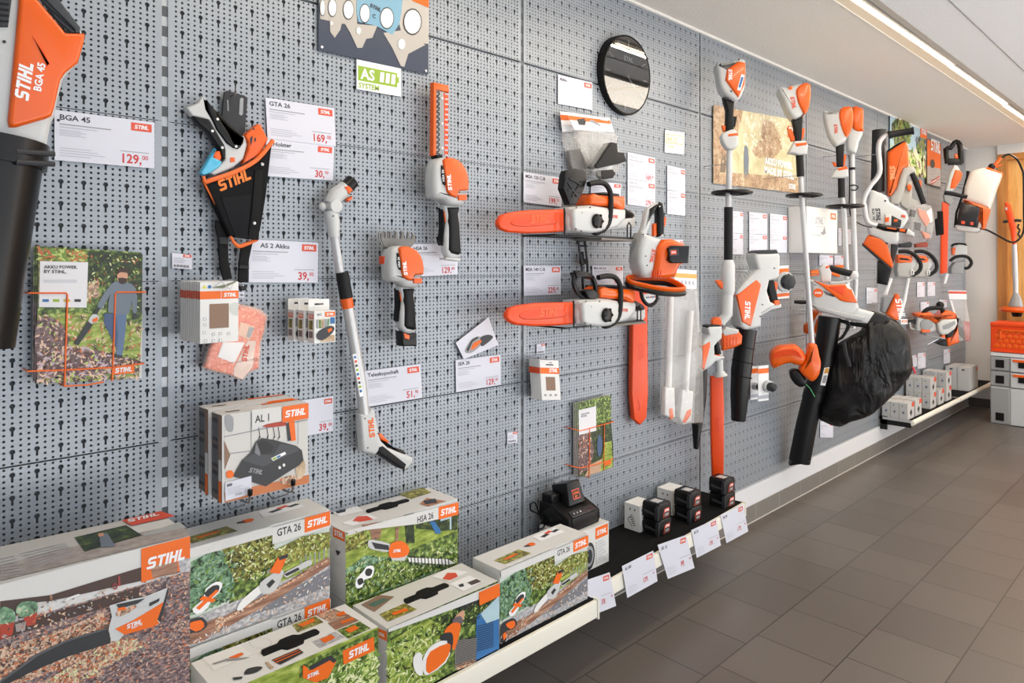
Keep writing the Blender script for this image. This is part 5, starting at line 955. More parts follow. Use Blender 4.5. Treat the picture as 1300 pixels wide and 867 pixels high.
# ---- film bags with black parts
def film_bag(label, V, head, bag, lump, d, rear):
    pl = wallp(d); T = Thing('header_bag', label, 'hanging bag', None); mb = MB(); mb.prism(pl, f'{V} {head}', .002, 0, WHITE, .0004)
    h = [tuple(map(float, q.split(','))) for q in head.split()]; L_ = lambda a, b, t: (a[0] + (b[0] - a[0]) * t, a[1] + (b[1] - a[1]) * t)
    b1, b2, b3, b4 = L_(h[0], h[3], .16), L_(h[1], h[2], .16), L_(h[1], h[2], .42), L_(h[0], h[3], .42); mb.art(off(pl, .002), f'{V} ' + ' '.join(f'{x},{y}' for x, y in (b1, b2, b3, b4)), ORANGE, 1)
    if not rear: mb.art(off(pl, .002), f'{V} 192,98 235,92 245,110 240,132 205,130', DPRINT, 2); mb.art(off(pl, .002), f'{V} 260,108 280,100 330,130 325,138', PGREY, 2); mb.art(off(pl, .002), f'{V} 330,92 372,100 370,108 330,101', WHITE, 3)
    T.part('header_card', mb); mb = MB(); mb.prism(pl, f'{V} {bag}', .014, -.012, m_film2, .012, 2, back=True); T.part('clear_bag', mb, label='crinkled clear bag')
    mb = MB()
    for st, f_, b_ in lump: mb.prism(pl, f'{V} {st}', f_, b_, mat('foam_black', (24, 24, 26), .55, spec=.3), .003)
    T.part('black_contents', mb)
m_film2 = mat('wrinkled_film', (236, 232, 226), .16, spec=1.0, alpha=.2, coat=1, noise=(30, 1.0))
film_bag('nearer clear bag with a black angular part, hanging above the upper chainsaw', 'n7', '130,58 380,92 408,172 178,160', '178,160 408,172 420,250 462,335 440,365 400,430 330,450 280,400 230,300', [('275,375 370,235 400,240 405,290 440,295 456,345 400,362 290,385', .024, -.02), ('318,395 385,390 402,415 385,440 335,448 318,430', .016, -.012)], .062, False)
film_bag('rear clear bag hanging tight to the wall above the upper chainsaw', 'n7', '94,52 180,62 196,165 108,172', '108,172 240,165 250,300 285,400 240,420 160,410 130,290', [('140,280 205,270 225,330 240,390 175,405 150,350', .010, -.004)], .018, True)
# ---- chainsaws on wire brackets
def saw(V, label, S_, guard, dz=0):
    """S_ maps the template drawn on the lower saw (view J) to this one"""
    pl = wallp(.115); q = lambda st: pl.pts([S_(620 + .20767 * float(a.split(',')[0]), 280 + .20767 * float(a.split(',')[1])) for a in st.split()])
    A3 = lambda st, o=0: [pl.w(*p, o) for p in q(st)]
    T = Thing('chainsaw', label, 'chainsaw', None)
    mb = MB(); mb.prism(pl, q('500,485 640,472 760,490 850,498 850,560 800,610 740,632 660,640 560,638 500,630 492,560'), .05, -.05, BODY, .02, back=True); T.part('housing', mb)
    mb = MB(); mb.prism(pl, q('500,500 560,488 640,482 700,500 722,560 700,620 640,642 560,638 508,625 500,560'), .066, .03, mat('sprocket_cover', (196, 198, 198), .35), .012, 2)
    cen = A3('636,572', .066)[0]; mb.lathe(cen, pl.n, [(0, .024), (.002, .028), (.012, .026), (.014, .022)], BLACK, 20)
    for k in range(6): a = k * math.pi / 3; mb.ball(cen + Vector((math.cos(a) * .024, -.012, math.sin(a) * .024)), .006, BLACK, 8)
    for p in A3('515,490 548,522 600,490 512,620 545,632', .064): mb.lathe(p, pl.n, [(0, .003), (.002, .003)], DPRINT, 8)
    T.part('sprocket_cover', mb)
    mb = MB(); mb.prism(pl, q('632,420 655,400 700,412 850,420 848,495 830,505 790,480 700,476 635,468'), .045, -.05, ORG, .014, back=True)
    mb.prism(pl, q('652,398 740,392 830,402 838,440 815,448 800,425 760,418 655,416'), .03, -.05, DGREY, .008); T.part('top_cover', mb)
    mb = MB(); lab(mb, pl, ' '.join(['p'] + [f'{a},{b}' for a, b in (S_(620 + .20767 * 755, 280 + .20767 * 552), S_(620 + .20767 * 792, 280 + .20767 * 552))]), None, REDLOGO, .0505); T.part('lettering', mb)
    mb = MB(); mb.tube(A3('610,348 660,338 710,345 740,385 748,440 745,520 735,580 705,620 660,640 640,636', .05), [.0105] * 10, RUBBER, 12, sm=3); T.part('front_handle', mb)
    mb = MB()
    if guard == 'open':
        mb.tube(A3('500,320 495,380 520,440 565,475 600,480', .02), [.008, .009, .009, .01, .012], BLACK, 8, sm=2); mb.tube(A3('500,318 560,325 610,345 630,400 632,450 615,475', .02), [.008, .009, .009, .01, .01, .012], BLACK, 8, sm=2); mb.prism(pl, q('492,318 520,308 570,330 612,345 600,358 560,345 520,348 500,350'), .035, .005, BLACK, .004); mb.prism(pl, q('545,430 600,420 635,450 630,470 600,480 570,478'), .04, .0, BLACK, .005)
    else:
        mb.prism(pl, q(guard), .03, .0, BLACK, .006); e = off(pl, .032)
        for st in ('505,335 560,420', '590,330 530,420', '505,380 585,395', '515,310 590,350'): mb.tube([e.w(*p) for p in q(st)], .003, DGREY, 5)
    T.part('hand_guard', mb)
    mb = MB(); mb.prism(pl, q('850,490 880,488 925,512 940,535 925,548 890,535 852,520'), .02, -.02, BLACK, .008, back=True); mb.prism(pl, q('850,560 945,540 945,590 930,612 850,618 800,625 800,605'), .015, -.03, BODY, .008, back=True); T.part('rear_handle', mb)
    mb = MB(); mb.prism(pl, q('78,590 82,560 100,532 150,516 260,502 400,498 490,496 500,560 492,632 400,640 250,644 140,636 95,618'), .030, .004, ORGD, .009, back=True)
    mb.prism(pl, q('150,575 200,545 300,532 380,535 440,560 430,585 300,600 180,600'), .0325, .025, mat('cover_relief', (222, 68, 20), .42), .003, 2)
    lab(mb, pl, ' '.join(['p'] + [f'{a},{b}' for a, b in (S_(620 + .20767 * 272, 280 + .20767 * 584), S_(620 + .20767 * 385, 280 + .20767 * 580))]), None, mat('embossed', (236, 96, 40), .4), .033)
    for k in range(9): mb.prism(pl, q(f'{490},{508 + 13 * k} {500},{511 + 13 * k} {500},{516 + 13 * k} {490},{519 + 13 * k}'), .028, .01, DPRINT)
    T.part('bar_cover', mb, label='orange bar scabbard'); T.o.location = T.o.location
    mb = MB(); W_ = lambda st, o: A3(st, o)
    z_ = A3('405,652', 0)[0].z; x0 = A3('405,652', .02)[0].x; x1 = A3('905,650', 0)[0].x; xp = A3('460,520', .05)[0]
    mb.tube([(x0, -.02, z_), (x0, -.165, z_), (xp.x, -.165, z_), (xp.x, -.165, z_ + .07), (xp.x + .004, -.160, z_ + .098)], .0035, BLACK, 6); mb.tube([(xp.x, -.165, z_), (x1 - .02, -.165, z_)], .0035, BLACK, 6)
    mb.tube([(x0, -.02, z_), (x1, -.02, z_)], .0035, BLACK, 6); mb.tube([(x1 - .02, -.165, z_), (x1 - .02, -.0, z_)], .0035, BLACK, 6)
    for p in ((x0, 0), (x1 - .02, 0)): pass
    xq = A3('850,620', .05)[0].x; mb.tube([(xq, -.165, z_), (xq, -.165, z_ + .05), (xq + .012, -.165, z_ + .062), (xq + .024, -.165, z_ + .05), (xq + .024, -.165, z_)], .003, BLACK, 6)
    mb.tube([(x0, 0, z_), (x0, -.03, z_)], .0035, BLACK, 6); B = Thing('display_bracket', label.split(' chainsaw')[0] + " saw's black wire bracket", 'bracket'); B.part('wire_frame', mb)
    mb = MB(); xs = A3('690,665', .05)[0].x; mb.bb(xs, x1, -.165, -.02, z_ - .012, z_ - .004, mat('bracket_plate', (120, 114, 106), .5)); B.part('plate', mb, label='grey flat plate')
saw('J', 'lower white and orange chainsaw with open black hand guard, bar cover pointing left', lambda x, y: (x, y), 'open')
saw('I', 'upper white and orange chainsaw below the clear bags, bar cover pointing left', lambda x, y: ((x - 636) * .985 + 625.5, (y - 400) * 1.0 + 283), '490,290 500,262 560,250 620,262 625,330 600,400 560,470 520,470 505,430 480,370')
pl = wallp(.03); mb = MB()
for a_ in ('J 550,120 558,200 570,280 575,360 580,420', 'J 590,120 598,200 605,260 608,340'): mb.tube(pl.at(a_), .005, BLACK, 6)
mb.tube(pl.at('J 545,125 600,122'), .004, BLACK, 6); mb.tube(pl.at('J 550,155 603,155'), .004, BLACK, 6); mb.prism(pl, 'J 562,200 575,190 580,230 600,235 598,260 575,275 560,260', .006, -.004, BLACK, .002); solo('hanging_cable', mb, 'doubled black loop hanging between the two chainsaws', 'cable')
# ---- hedge trimmer hanging blade down
pl = pp(830, .20, -25)
T = Thing('hedge_trimmer', 'hedge trimmer with large orange hand guard ring, hanging upright beside the chainsaws', 'hedge trimmer')
mb = MB(); mb.prism(pl, 'o1 160,330 165,300 240,330 300,350 270,400 250,520 235,610 190,610 160,590 135,500 140,420', .04, -.06, BODY, .02, back=True); mb.prism(pl, 'o1 165,310 185,260 205,160 220,130 280,95 300,95 285,120 240,150 235,240 210,320', .018, -.018, BODY, .01, back=True)
lab(mb, pl, 'o1 224,410 206,505', None, REDLOGO, .041); scr(mb, pl, 'o1 180,462 190,525 165,315 292,120', .041, .003); T.part('housing', mb)
mb = MB(); mb.prism(pl, 'o1 300,350 360,345 440,380 450,410 440,510 405,530 380,600 330,612 235,612 250,500 262,400', .055, -.05, ORG, .02)
for k in range(5): mb.tube(off(pl, .0555).at(f'o1 {262 + 15 * k},560 {255 + 15 * k},605'), .0022, ORGD, 5)
T.part('motor_cover', mb)
mb = MB(); mb.prism(pl, 'o1 310,410 330,392 450,392 440,510 330,510 308,490 318,450', .075, .02, BLACK, .006); f = Face.q(off(pl, .0755), 'o1 375,412 440,408 432,465 380,462'); f.rect(mb, 0, 0, f.wd, f.ht, DGREY, 1); f.logo(mb, .15 * f.wd, .2 * f.ht, .6 * f.wd, .6 * f.ht, 2, REDLOGO); T.part('battery', mb)
mb = MB(); mb.prism(pl, 'o1 285,100 300,90 320,100 330,180 328,310 295,330 285,290', .022, -.02, BLACK, .01, back=True); scr(mb, pl, 'o1 293,122 310,318', .022, .003, SHINE); T.part('grip', mb); T.part('trigger', MB().prism(pl, 'o1 332,190 350,195 345,250 330,265', .01, -.012, ORG, .003)); T.part('red_lever', MB().prism(pl, 'o1 265,240 285,235 287,320 265,325', .008, -.01, ORG, .003))
gx = pl.at('o1 105,625 445,670'); ctr = (gx[0] + gx[1]) / 2; hw = (gx[1] - gx[0]).length / 2
mb = MB(); mb2 = MB()
g0 = pl.at('o1 110,615 110,640 300,690 455,690 448,650 330,628 235,610')
hor = flat(ctr.z + .0); hp = [(hor.uv(*a)) for a in PX('o1 108,610 105,640 200,672 330,690 445,690 448,655 380,625 300,628 235,612')]
P3 = pl.at('o1 120,612 108,640 180,665 300,688 440,690 450,665 400,625')
mb.tube([P3[0] + pl.n * -.03, P3[1] + pl.n * .0, P3[2] + pl.n * .035, P3[3] + pl.n * .055, P3[4] + pl.n * .035, P3[5] + pl.n * 0, P3[6] - pl.n * .05, (P3[0] + P3[6]) / 2 - pl.n * .07], [.014] * 8, ORG, 8, closed=True, sm=3, flatx=.6)
Q3 = [p - Vector((0, 0, .016)) for p in [P3[0] + pl.n * -.03, P3[1], P3[2] + pl.n * .035, P3[3] + pl.n * .055, P3[4] + pl.n * .035, P3[5], P3[6] - pl.n * .05, (P3[0] + P3[6]) / 2 - pl.n * .07]]
mb2.tube(Q3, [.011] * 8, BLACK, 8, closed=True, sm=3, flatx=1.1); T.part('hand_guard', mb, label='orange guard ring'); T.part('front_handle', mb2)
mb = MB(); mb.tube(pl.at('o1 190,700 205,760 245,800 285,785 300,745 290,700', -.01), [.008] * 6, BLACK, 8, sm=3); mb.prism(pl, 'o1 205,725 285,715 295,750 270,780 240,785 215,765', -.006, -.012, WHITE, .001)
for k in range(6): mb.art(off(pl, -.006), f'o1 {218 + 12 * k},{740 - k} {226 + 12 * k},{740 - k} {226 + 12 * k},{752 - k} {218 + 12 * k},{752 - k}', (DPRINT, BLUE, REDLOGO)[k % 3], 1)
T.part('lower_handle', mb)
pb = pp(810, .035, -12); mb = MB(); mb.prism(pb, 'p 802,358 820,360 821,500 819,530 811,539 803,532 800,500', .012, -.016, ORGD, .006, back=True)
for k in range(7): mb.prism(pb, f'p {808 + .3 * k:.1f},{437 + 3 * k} {815},{435 + 3 * k} {815},{436.4 + 3 * k} {808},{438.4 + 3 * k}', .0135, .01, mat('cover_relief', (222, 68, 20)))
mb.prism(pb, 'K 658,262 668,255 680,290 672,320 662,318 666,290', .0135, .01, MATS['cover_relief'], .001); T.part('blade_cover', mb, label='long orange blade scabbard')
# ---- bag with white tubes
pl = pp(863, .09, -10); T = Thing('tube_packet', 'tall clear bag with white tubes and an orange banded header, hanging under the hedge trimmer', 'hanging packet')
f = Face.q(pl, 'N -20,440 103,448 103,548 -20,545', .003); mb = MB(); mb.prism(f, [(0, 0), (f.wd, 0), (f.wd, -f.ht), (0, -f.ht)], 0, -.002, WHITE); f.rect(mb, 0, .2 * f.ht, f.wd, .24 * f.ht, mat('light_orange_print', (244, 170, 90)), 1)
for k in range(5): mb.art(f, [(f.wd * (.1 + .17 * k), -.6 * f.ht), (f.wd * (.2 + .17 * k), -.55 * f.ht), (f.wd * (.22 + .17 * k), -.8 * f.ht), (f.wd * (.12 + .17 * k), -.78 * f.ht)], LGREY, 1)
T.part('header_card', mb)
mb = MB(); TW = mat('tube_white', (222, 222, 222), .35); mb.tube(pl.at('K 838,-270 826,220', -.004), .0135, TW, 12); mb.tube(pl.at('K 930,-180 905,225', .004), .0135, TW, 12); mb.tube(pl.at('K 850,-262 900,-250', -.01), .009, TW, 10)
for st in ('K 800,205 845,205 850,350 830,360 795,340', 'K 885,215 940,222 930,370 890,390 870,350'): mb.prism(pl, st, .012, -.012, TW, .006)
T.part('white_tubes', mb); mb = MB(); mb.prism(pl, 'K 815,310 832,305 838,355 820,362', .014, .006, ORG, .003); mb.prism(pl, 'K 905,320 925,310 922,340 895,380 882,375', .016, .006, ORG, .003); T.part('orange_clips', mb)
mb = MB(); mb.prism(pl, 'K 810,-300 958,-292 985,10 990,380 930,385 880,395 850,380 790,340 785,260', .018, -.016, m_film2, .012, back=True); T.part('clear_bag', mb, label='crinkled clear bag')
# ---- charger on the white box, batteries, small boxes, rail cards
T = Thing('battery_charger', 'black battery charger with a battery in it, standing on the white box', 'charger'); pl = wallp(.185); bx0, bx1 = 1.872, 2.045; z0 = .4445
mb = MB(); S_ = Plane((bx0, 0, z0), (0, -1, 0), (0, 0, 1))
mb.prism(S_, [(.035, 0), (.178, 0), (.184, .02), (.182, .05), (.16, .06), (.10, .082), (.06, .086), (.03, .08), (.028, .03)], 0, -(bx1 - bx0), BLACK, .006)
mb.prism(S_, [(.05, .05), (.09, .075), (.15, .045), (.09, .022)], .0015, -.004, mat('side_scoop', (22, 22, 24), .3), .001)
F2 = Plane((bx0, -.185, z0), (1, 0, 0), (0, 0, 1)); mb.prism(F2, [(.02, .012), (.153, .012), (.16, .05), (.013, .05)], .0015, -.003, mat('front_panel', (24, 24, 26), .25), .001)
T.part('base_body', mb)
mb = MB(); n_ = Vector((0, -.53, .85)).normalized(); g = Plane((bx0 + .02, -.182, z0 + .052), (1, 0, 0), Vector((0, .9, .38))); mb.prism(g, [(0, 0), (.135, 0), (.13, .03), (.005, .03)], .004, -.002, mat('sheen_black', (46, 47, 50), .22), .002)
for x in (.02, .038, .056): mb.ball(g.w(x, .014, .004), .0035, LGREY if x < .05 else WHITE, 8)
T.part('display_strip', mb)
mb = MB(); g = Plane((bx0 + .06, -.12, z0 + .068), (1, 0, 0), Vector((0, .30, .95))); mb.prism(g, [(-.008, 0), (.085, 0), (.078, .085), (.004, .085)], .02, -.06, BLACK, .006); lb = Face(g.w(.02, .055, .0205), g.w(.06, .055, .0205), g.w(.02, .02, .0205)); lb.rect(mb, 0, 0, lb.wd, lb.ht, REDLOGO, 1); lb.rect(mb, .08 * lb.wd, .1 * lb.ht, .84 * lb.wd, .8 * lb.ht, BLACK, 2); lb.brand(mb, .15 * lb.wd, .5 * lb.ht, .7 * lb.wd, ORANGE, 3); lb.text(mb, 'AP', .25 * lb.wd, .85 * lb.ht, .35 * lb.ht, ORANGE, 3); T.part('battery', mb)
mb = MB().bb(bx0 + .008, bx0 + .055, -.09, -.035, z0 + .078, z0 + .115, BLACK); T.part('latch_block', mb, bevel=.006)
mb = MB(); mb.tube([(1.885, -.03, .475), (1.865, -.035, .49), (1.855, -.035, .515), (1.845, -.03, .53), (1.83, -.03, .525), (1.828, -.03, .505), (1.84, -.04, .495), (1.86, -.045, .485)], .0028, BLACK, 6, sm=3); mb.tube([(1.88, -.05, .47), (1.85, -.07, .478), (1.825, -.08, .47), (1.815, -.085, .455), (1.83, -.085, .4478), (1.86, -.07, .4478), (1.885, -.055, .46)], .0028, BLACK, 6, sm=3); T.part('power_cord', mb)
def batt(x, y, z, label, group):
    T = Thing('power_battery', label, 'battery', group); w_, d_, h = .094, .082, .066; mb = MB()
    F_ = Plane((x, y, z), (1, 0, 0), (0, 0, 1)); mb.prism(F_, [(0, .004), (.006, 0), (w_ - .006, 0), (w_, .004), (w_ - .002, h - .008), (w_ - .012, h), (.010, h), (.002, h - .008)], 0, -d_, BLACK, .004)
    Sd = Plane((x, y, z), (0, -1, 0), (0, 0, 1)); mb.prism(Sd, [(-d_ + .012, .022), (-.018, .018), (-.018, .026), (-d_ + .012, .034)], .004, -.002, DGREY, .002); mb.prism(Sd, [(-.018, .0), (-.0, .0), (0, h - .006), (-.012, h - .006), (-.018, h - .02)], .003, -.002, DGREY, .002)
    T.part('battery_case', mb)
    mb = MB(); f = Plane((x, y - .0002, z), (1, 0, 0), (0, 0, 1)); m2 = MB(); f = Face((x + .03, y - .0006, z + .042), (x + .076, y - .0006, z + .042), (x + .03, y - .0006, z + .006))
    mb.art(f, [(.0, -f.ht), (.008, -.006), (.014, 0), (f.wd, 0), (f.wd, -f.ht)], REDLOGO, 1); mb.art(f, [(.003, -f.ht + .002), (.010, -.015), (f.wd - .002, -.015), (f.wd - .002, -f.ht + .002)], DPRINT, 2); f.brand(mb, .012, .0125, .030, WHITE, 3); mb.art(f, [(.010, -.030), (.014, -.020), (.038, -.020), (.038, -.030)], GREYP, 3); T.part('front_label', mb, label='orange rimmed front label')
    mb = MB().bb(x + .022, x + .062, y + .02, y + .06, z + h, z + h + .0008, mat('silver_label', (190, 190, 190), .3)); T.part('top_label', mb); return T
for k, (x, y, nm) in enumerate(((2.415, -.2, 'nearest'), (2.637, -.212, 'middle'), (2.913, -.224, 'farthest'))):
    batt(x, y, .2895, f'black battery block, lower one of the {nm} pair on the shelf mat', 'battery blocks stacked in pairs'); batt(x - .004, y, .3565, f'black battery block lying on top of the {nm} pair on the shelf mat', 'battery blocks stacked in pairs')
def small_box(x0, x1, yf, yb, z0, z1, label, group=None, m=None):
    T = carton(label, x0, x1, yf, yb, z0, z1, m or BOXW, group, 'battery_carton'); H_ = z1 - z0; Dp = yb - yf
    g = Face((x0, yb, z1), (x0, yf, z1), (x0, yb, z0)); W_ = g.wd
    T.mb.art(g, [(.2 * W_, -.62 * H_), (.5 * W_, -.38 * H_), (.52 * W_, -.4 * H_), (.24 * W_, -.62 * H_), (.5 * W_, -.84 * H_), (.48 * W_, -.86 * H_)], DPRINT, 1)
    for k in range(5): T.mb.art(g, [((.36 + .05 * k) * W_, -(.52 + .07 * k) * H_), ((.6 + .03 * k) * W_, -(.46 + .07 * k) * H_), ((.6 + .03 * k) * W_, -(.49 + .07 * k) * H_), ((.36 + .05 * k) * W_, -(.55 + .07 * k) * H_)], DPRINT, 1)
    for a in (.38, .68): T.mb.add([g.w((a + .04 * math.cos(t * .7854)) * W_, -(.2 + .045 * math.sin(t * .7854)) * H_, .0006) for t in range(8)], [list(range(8))], DPRINT)
    f = T.face; f.text(T.mb, 'AK 10', .1 * f.wd, .22 * f.ht, .14 * f.ht, INK, 1, .02, .8); T.mb.art(f, [(.15 * f.wd, -.6 * f.ht), (.45 * f.wd, -.42 * f.ht), (.95 * f.wd, -.36 * f.ht), (.98 * f.wd, -.6 * f.ht), (.6 * f.wd, -.8 * f.ht), (.2 * f.wd, -.85 * f.ht)], DPRINT, 1); f.logo(T.mb, .6 * f.wd, .02 * f.ht, .38 * f.wd, .14 * f.ht)
    return done(T)
small_box(2.397, 2.495, -.115, -.035, .2895, .40, 'small white battery carton with a diamond sign, nearer one on the shelf mat', 'white battery cartons by the wall')
small_box(2.665, 2.765, -.10, -.02, .2895, .40, 'small white battery carton half behind the middle battery pair', 'white battery cartons by the wall')
for k, (st, h_, pr, c_, nm) in enumerate((('h 240,408 505,318 552,578 290,700', '', '59,', '90', 'nearest'), ('h 612,265 883,130 928,366 658,530', 'AL 300', '129,', '00', 'second'), ('d 487,662 722,580 768,790 560,910', 'AK 10', '99,', '00', 'third'), ('d 765,540 972,445 1013,650 808,755', 'AK 20', '139,', '00', 'fourth'), ('d 1005,415 1193,325 1240,525 1055,627', 'AK 30', '179,', '00', 'fifth'))):
    pts = PX(st); r = wallp(.30 - .045 * k / 4 * 1.6 + .014)
    yy = (.312, .302, .288, .272, .258)[k]; P_ = wallp(yy); a, b = P_.hit(*pts[0]), P_.hit(*pts[1]); dn = P_.hit(*pts[3]) - a; tilt = Vector((0, -.03, 0))
    q_ = [a, b, b + (P_.hit(*pts[2]) - b) + tilt, a + dn + tilt]
    pr_ = [EYEV]; mb = MB(); f = Face(a, b, a + dn); W_, H_ = f.wd, f.ht; sh = (dn.dot(f.u)); H_ = abs(dn.dot(f.v))
    F2 = Plane(a, f.u, Vector((0, .08, 1)))
    base = [(0, 0), (W_, 0), (W_ + sh * .9, -H_), (sh, -H_)]
    g = Face(a, b, a - Vector((0, 0, 1)) * H_); K = sh / H_
    mb.prism(g, base, 0, -.001, CARD)
    g.logo(mb, .76 * W_ + K * .06 * H_, .05 * H_, .2 * W_, .14 * H_, back=REDLOGO)
    if h_: g.text(mb, h_, .06 * W_ + K * .16 * H_, .17 * H_, .13 * H_, INK, 1, .015, cond=.8)
    g.text(mb, pr, .52 * W_ + K * .8 * H_, .8 * H_, .2 * H_, REDINK, 1, .02, cond=.8); g.text(mb, c_, .86 * W_ + K * .7 * H_, .7 * H_, .09 * H_, REDINK, 1, .01)
    g.rect(mb, .55 * W_ + K * .6 * H_, .56 * H_, .36 * W_, .012 * H_, PGREY)
    for j in range(5): g.rect(mb, .06 * W_ + K * (.7 + .05 * j) * H_, (.7 + .05 * j) * H_, (.25 + .05 * (j % 2)) * W_, .01 * H_, LGREY)
    solo('price_card', mb, f'{nm} white price card in the row hanging from the shelf rail below the batteries', 'price card', 'price cards on the rail below the batteries')
# ================================================================ THIRD BAY ONWARDS: POLE TOOLS, BLOWERS
def poly_part(T, name, pl, items, label=None, bevel=0):
    """items: (outline, front, back, material, rounding, smoothing)"""
    mb = MB()
    for it in items:
        st, f, b, m = it[:4]; r = it[4] if len(it) > 4 else .003; sm = it[5] if len(it) > 5 else 0
        mb.prism(pl, st, f, b, m, r, sm)
    return T.part(name, mb, label=label)
def ring_guard(T, pl, st, R_, tilt=0):
    c = pl.at(st)[0]; mb = MB(); mb.tube([c + Vector((R_ * math.cos(k * math.pi / 12), R_ * math.sin(k * math.pi / 12), 0)) for k in range(24)], .008, BLACK, 8, closed=True)
    mb.tube([c - Vector((R_, 0, 0)), c + Vector((R_, 0, 0))], .007, BLACK, 6); mb.tube([c - Vector((0, R_, 0)), c + Vector((0, R_, 0))], .007, BLACK, 6); mb.lathe(c - Vector((0, 0, .012)), (0, 0, 1), [(0, .018), (.02, .018)], BLACK, 14); T.part('distance_ring', mb)
def hang(T, pl, st, r=.004):
    r = min(r, .002); p = pl.at(st)[0]; T.part('wall_hook', MB().tube([p, (p.x, .01, p.z)], r, STEEL, 6))
# ---- long reach hedge trimmer (first pole)
pl = pp(926, .14, -50); T = Thing('long_reach_trimmer', 'first pole tool, orange motor head up, elbow and orange blade cover down', 'hedge trimmer')
poly_part(T, 'battery_housing', pl, [('M 208,95 225,92 260,115 300,85 330,74 360,80 367,100 366,150 362,230 335,290 310,306 280,290 250,265 225,220 215,160', .045, -.045, BODY, .018, 2)])
mb = MB(); mb.prism(pl, 'M 262,135 325,92 362,100 364,150 358,220 325,290 305,268 275,228 252,195', .055, .02, ORG, .012); lab(mb, pl, 'M 268,138 268,200', None, WHITE, .0555); mb.prism(pl, 'M 338,165 356,170 335,255 315,250', .0565, .05, WHITE); mb.prism(pl, 'M 338,180 350,183 332,240 322,236', .057, .05, BLUE); scr(mb, pl, 'M 326,84 285,255', .05, .004); T.part('orange_cover', mb)
poly_part(T, 'grip', pl, [('M 248,278 265,290 310,300 306,380 308,460 262,462 266,350', .022, -.022, RUBBER, .012), ('M 303,380 327,384 316,440 305,442', .01, -.01, BLACK, .003)])
poly_part(T, 'trigger', pl, [('M 243,430 265,436 262,465 250,462', .012, -.012, ORG, .003)])
poly_part(T, 'control_collar', pl, [('M 242,480 300,455 325,475 328,540 300,567 265,560 240,515', .028, -.028, BODY, .01, 2), ('M 272,484 325,476 330,490 275,497', .031, .0, ORG, .004)])
T.part('shaft', MB().tube(pl.at('M 287,560 283,780') + pl.at('N 280,105'), .014, ALU, 12)); T.part('foam_sleeve', MB().tube(pl.at('N 281,100 280,392'), .021, RUBBER, 14))
mb = MB(); mb.tube(pl.at('N 280,390 280,420 278,560 276,580'), [.022, .032, .033, .028], BODY, 14); mb.tube(pl.at('N 276,575 274,690 235,735'), [.027, .026, .024], BODY, 14); T.part('lower_housing', mb)
poly_part(T, 'angle_lever', pl, [('N 203,503 232,500 270,540 266,556 236,548', .018, -.012, ORG, .004)])
mb = MB(); mb.lathe(pl.at('N 213,732', -.02)[0], pl.n, [(0, .026), (.04, .026), (.045, .02)], ORG, 20); T.part('joint', mb)
poly_part(T, 'gearbox', pl, [('o2 238,540 255,505 330,518 350,545 346,590 300,612 240,626', .035, -.035, ORG, .01), ('o2 240,520 262,498 330,512 325,532 250,545', .037, -.037, BODY, .006)])
mb = MB(); e = off(pl, .036)
for k in range(5): mb.tube(e.at(f'o2 {258 + 17 * k},552 {258 + 17 * k},{612 - 4 * k}'), .002, ORGD, 5)
T.part('cooling_fins', mb)
mb = MB(); mb.tube(pl.at('o2 228,600 230,745'), [.018, .02], BODY, 12); mb.tube(pl.at('o2 231,742 236,768'), [.02, .036], BODY, 14); T.part('cutter_neck', mb)
mb = MB(); mb.prism(pl, 'O 320,305 383,303 388,450 388,600 386,830 330,835 322,600', .02, -.02, ORGD, .008, back=True)
for k in range(7): mb.prism(pl, f'O 348,{510 + 11 * k} 362,{506 + 11 * k} 362,{512 + 11 * k} 348,{516 + 11 * k}', .0215, .01, MATS['cover_relief'])
T.part('blade_cover', mb, label='long orange blade scabbard'); ring_guard(T, pl, 'M 300,800', .092); hang(T, pl, 'M 287,640')
# ---- small blower with slim nozzle
pl = pp(893, .1, -30); T = Thing('small_blower', 'small white and orange blower with slim black nozzle behind the clear tube bag', 'leaf blower')
poly_part(T, 'housing', pl, [('o2 150,505 160,495 228,492 232,520 228,560 205,580 188,600 190,650 215,655 245,660 240,675 195,685 165,715 120,742 118,700 112,640 130,570 160,540', .03, -.03, BODY, .010)])
poly_part(T, 'orange_panel', pl, [('o2 120,600 160,575 162,600 128,730 118,720', .034, .0, ORG, .004)]); poly_part(T, 'battery', pl, [('o2 148,490 165,484 225,486 228,498 155,502', .024, -.024, BLACK, .004)])
poly_part(T, 'grip', pl, [('o2 196,578 218,572 236,645 212,652', .016, -.016, RUBBER, .008), ('o2 188,600 196,598 200,650 190,645', .01, -.01, BLACK, .003)]); poly_part(T, 'trigger', pl, [('o2 198,650 230,648 232,662 202,664', .01, -.01, ORG, .002)])
T.part('nozzle', MB().tube(pl.at('O 280,272 272,420 262,540 256,545 250,668'), [.026, .028, .022, .026, .012], BLACK, 16)); hang(T, pl, 'o2 190,530')
# ---- upright blower with large orange panel
pl = pp(955, .13, -35); T = Thing('leaf_blower', 'white leaf blower with a large orange side panel and ribbed black tube pointing down', 'leaf blower')
poly_part(T, 'housing', pl, [('o2 400,112 405,92 530,92 541,110 538,215 520,238 482,242 470,300 488,358 515,372 480,400 440,420 438,492 352,516 325,492 318,440 300,320 303,300 360,235 422,180', .05, -.05, BODY, .016), ('o2 440,400 515,368 562,372 562,392 510,402 462,430 440,440', .02, -.02, BODY, .006)])
mb = MB(); mb.prism(pl, 'o2 408,238 432,264 376,490 330,466 300,322', .056, .02, ORG, .005); lab(mb, pl, 'o2 343,352 340,452', None, WHITE, .0565); T.part('orange_panel', mb)
mb = MB(); e = off(pl, .05)
for k in range(9): mb.tube(e.at(f'o2 {312 + 13 * k},{300 - 14 * k} {300 + 13 * k},{278 - 14 * k}'), .003, GREYP, 5)
T.part('intake_grille', mb)
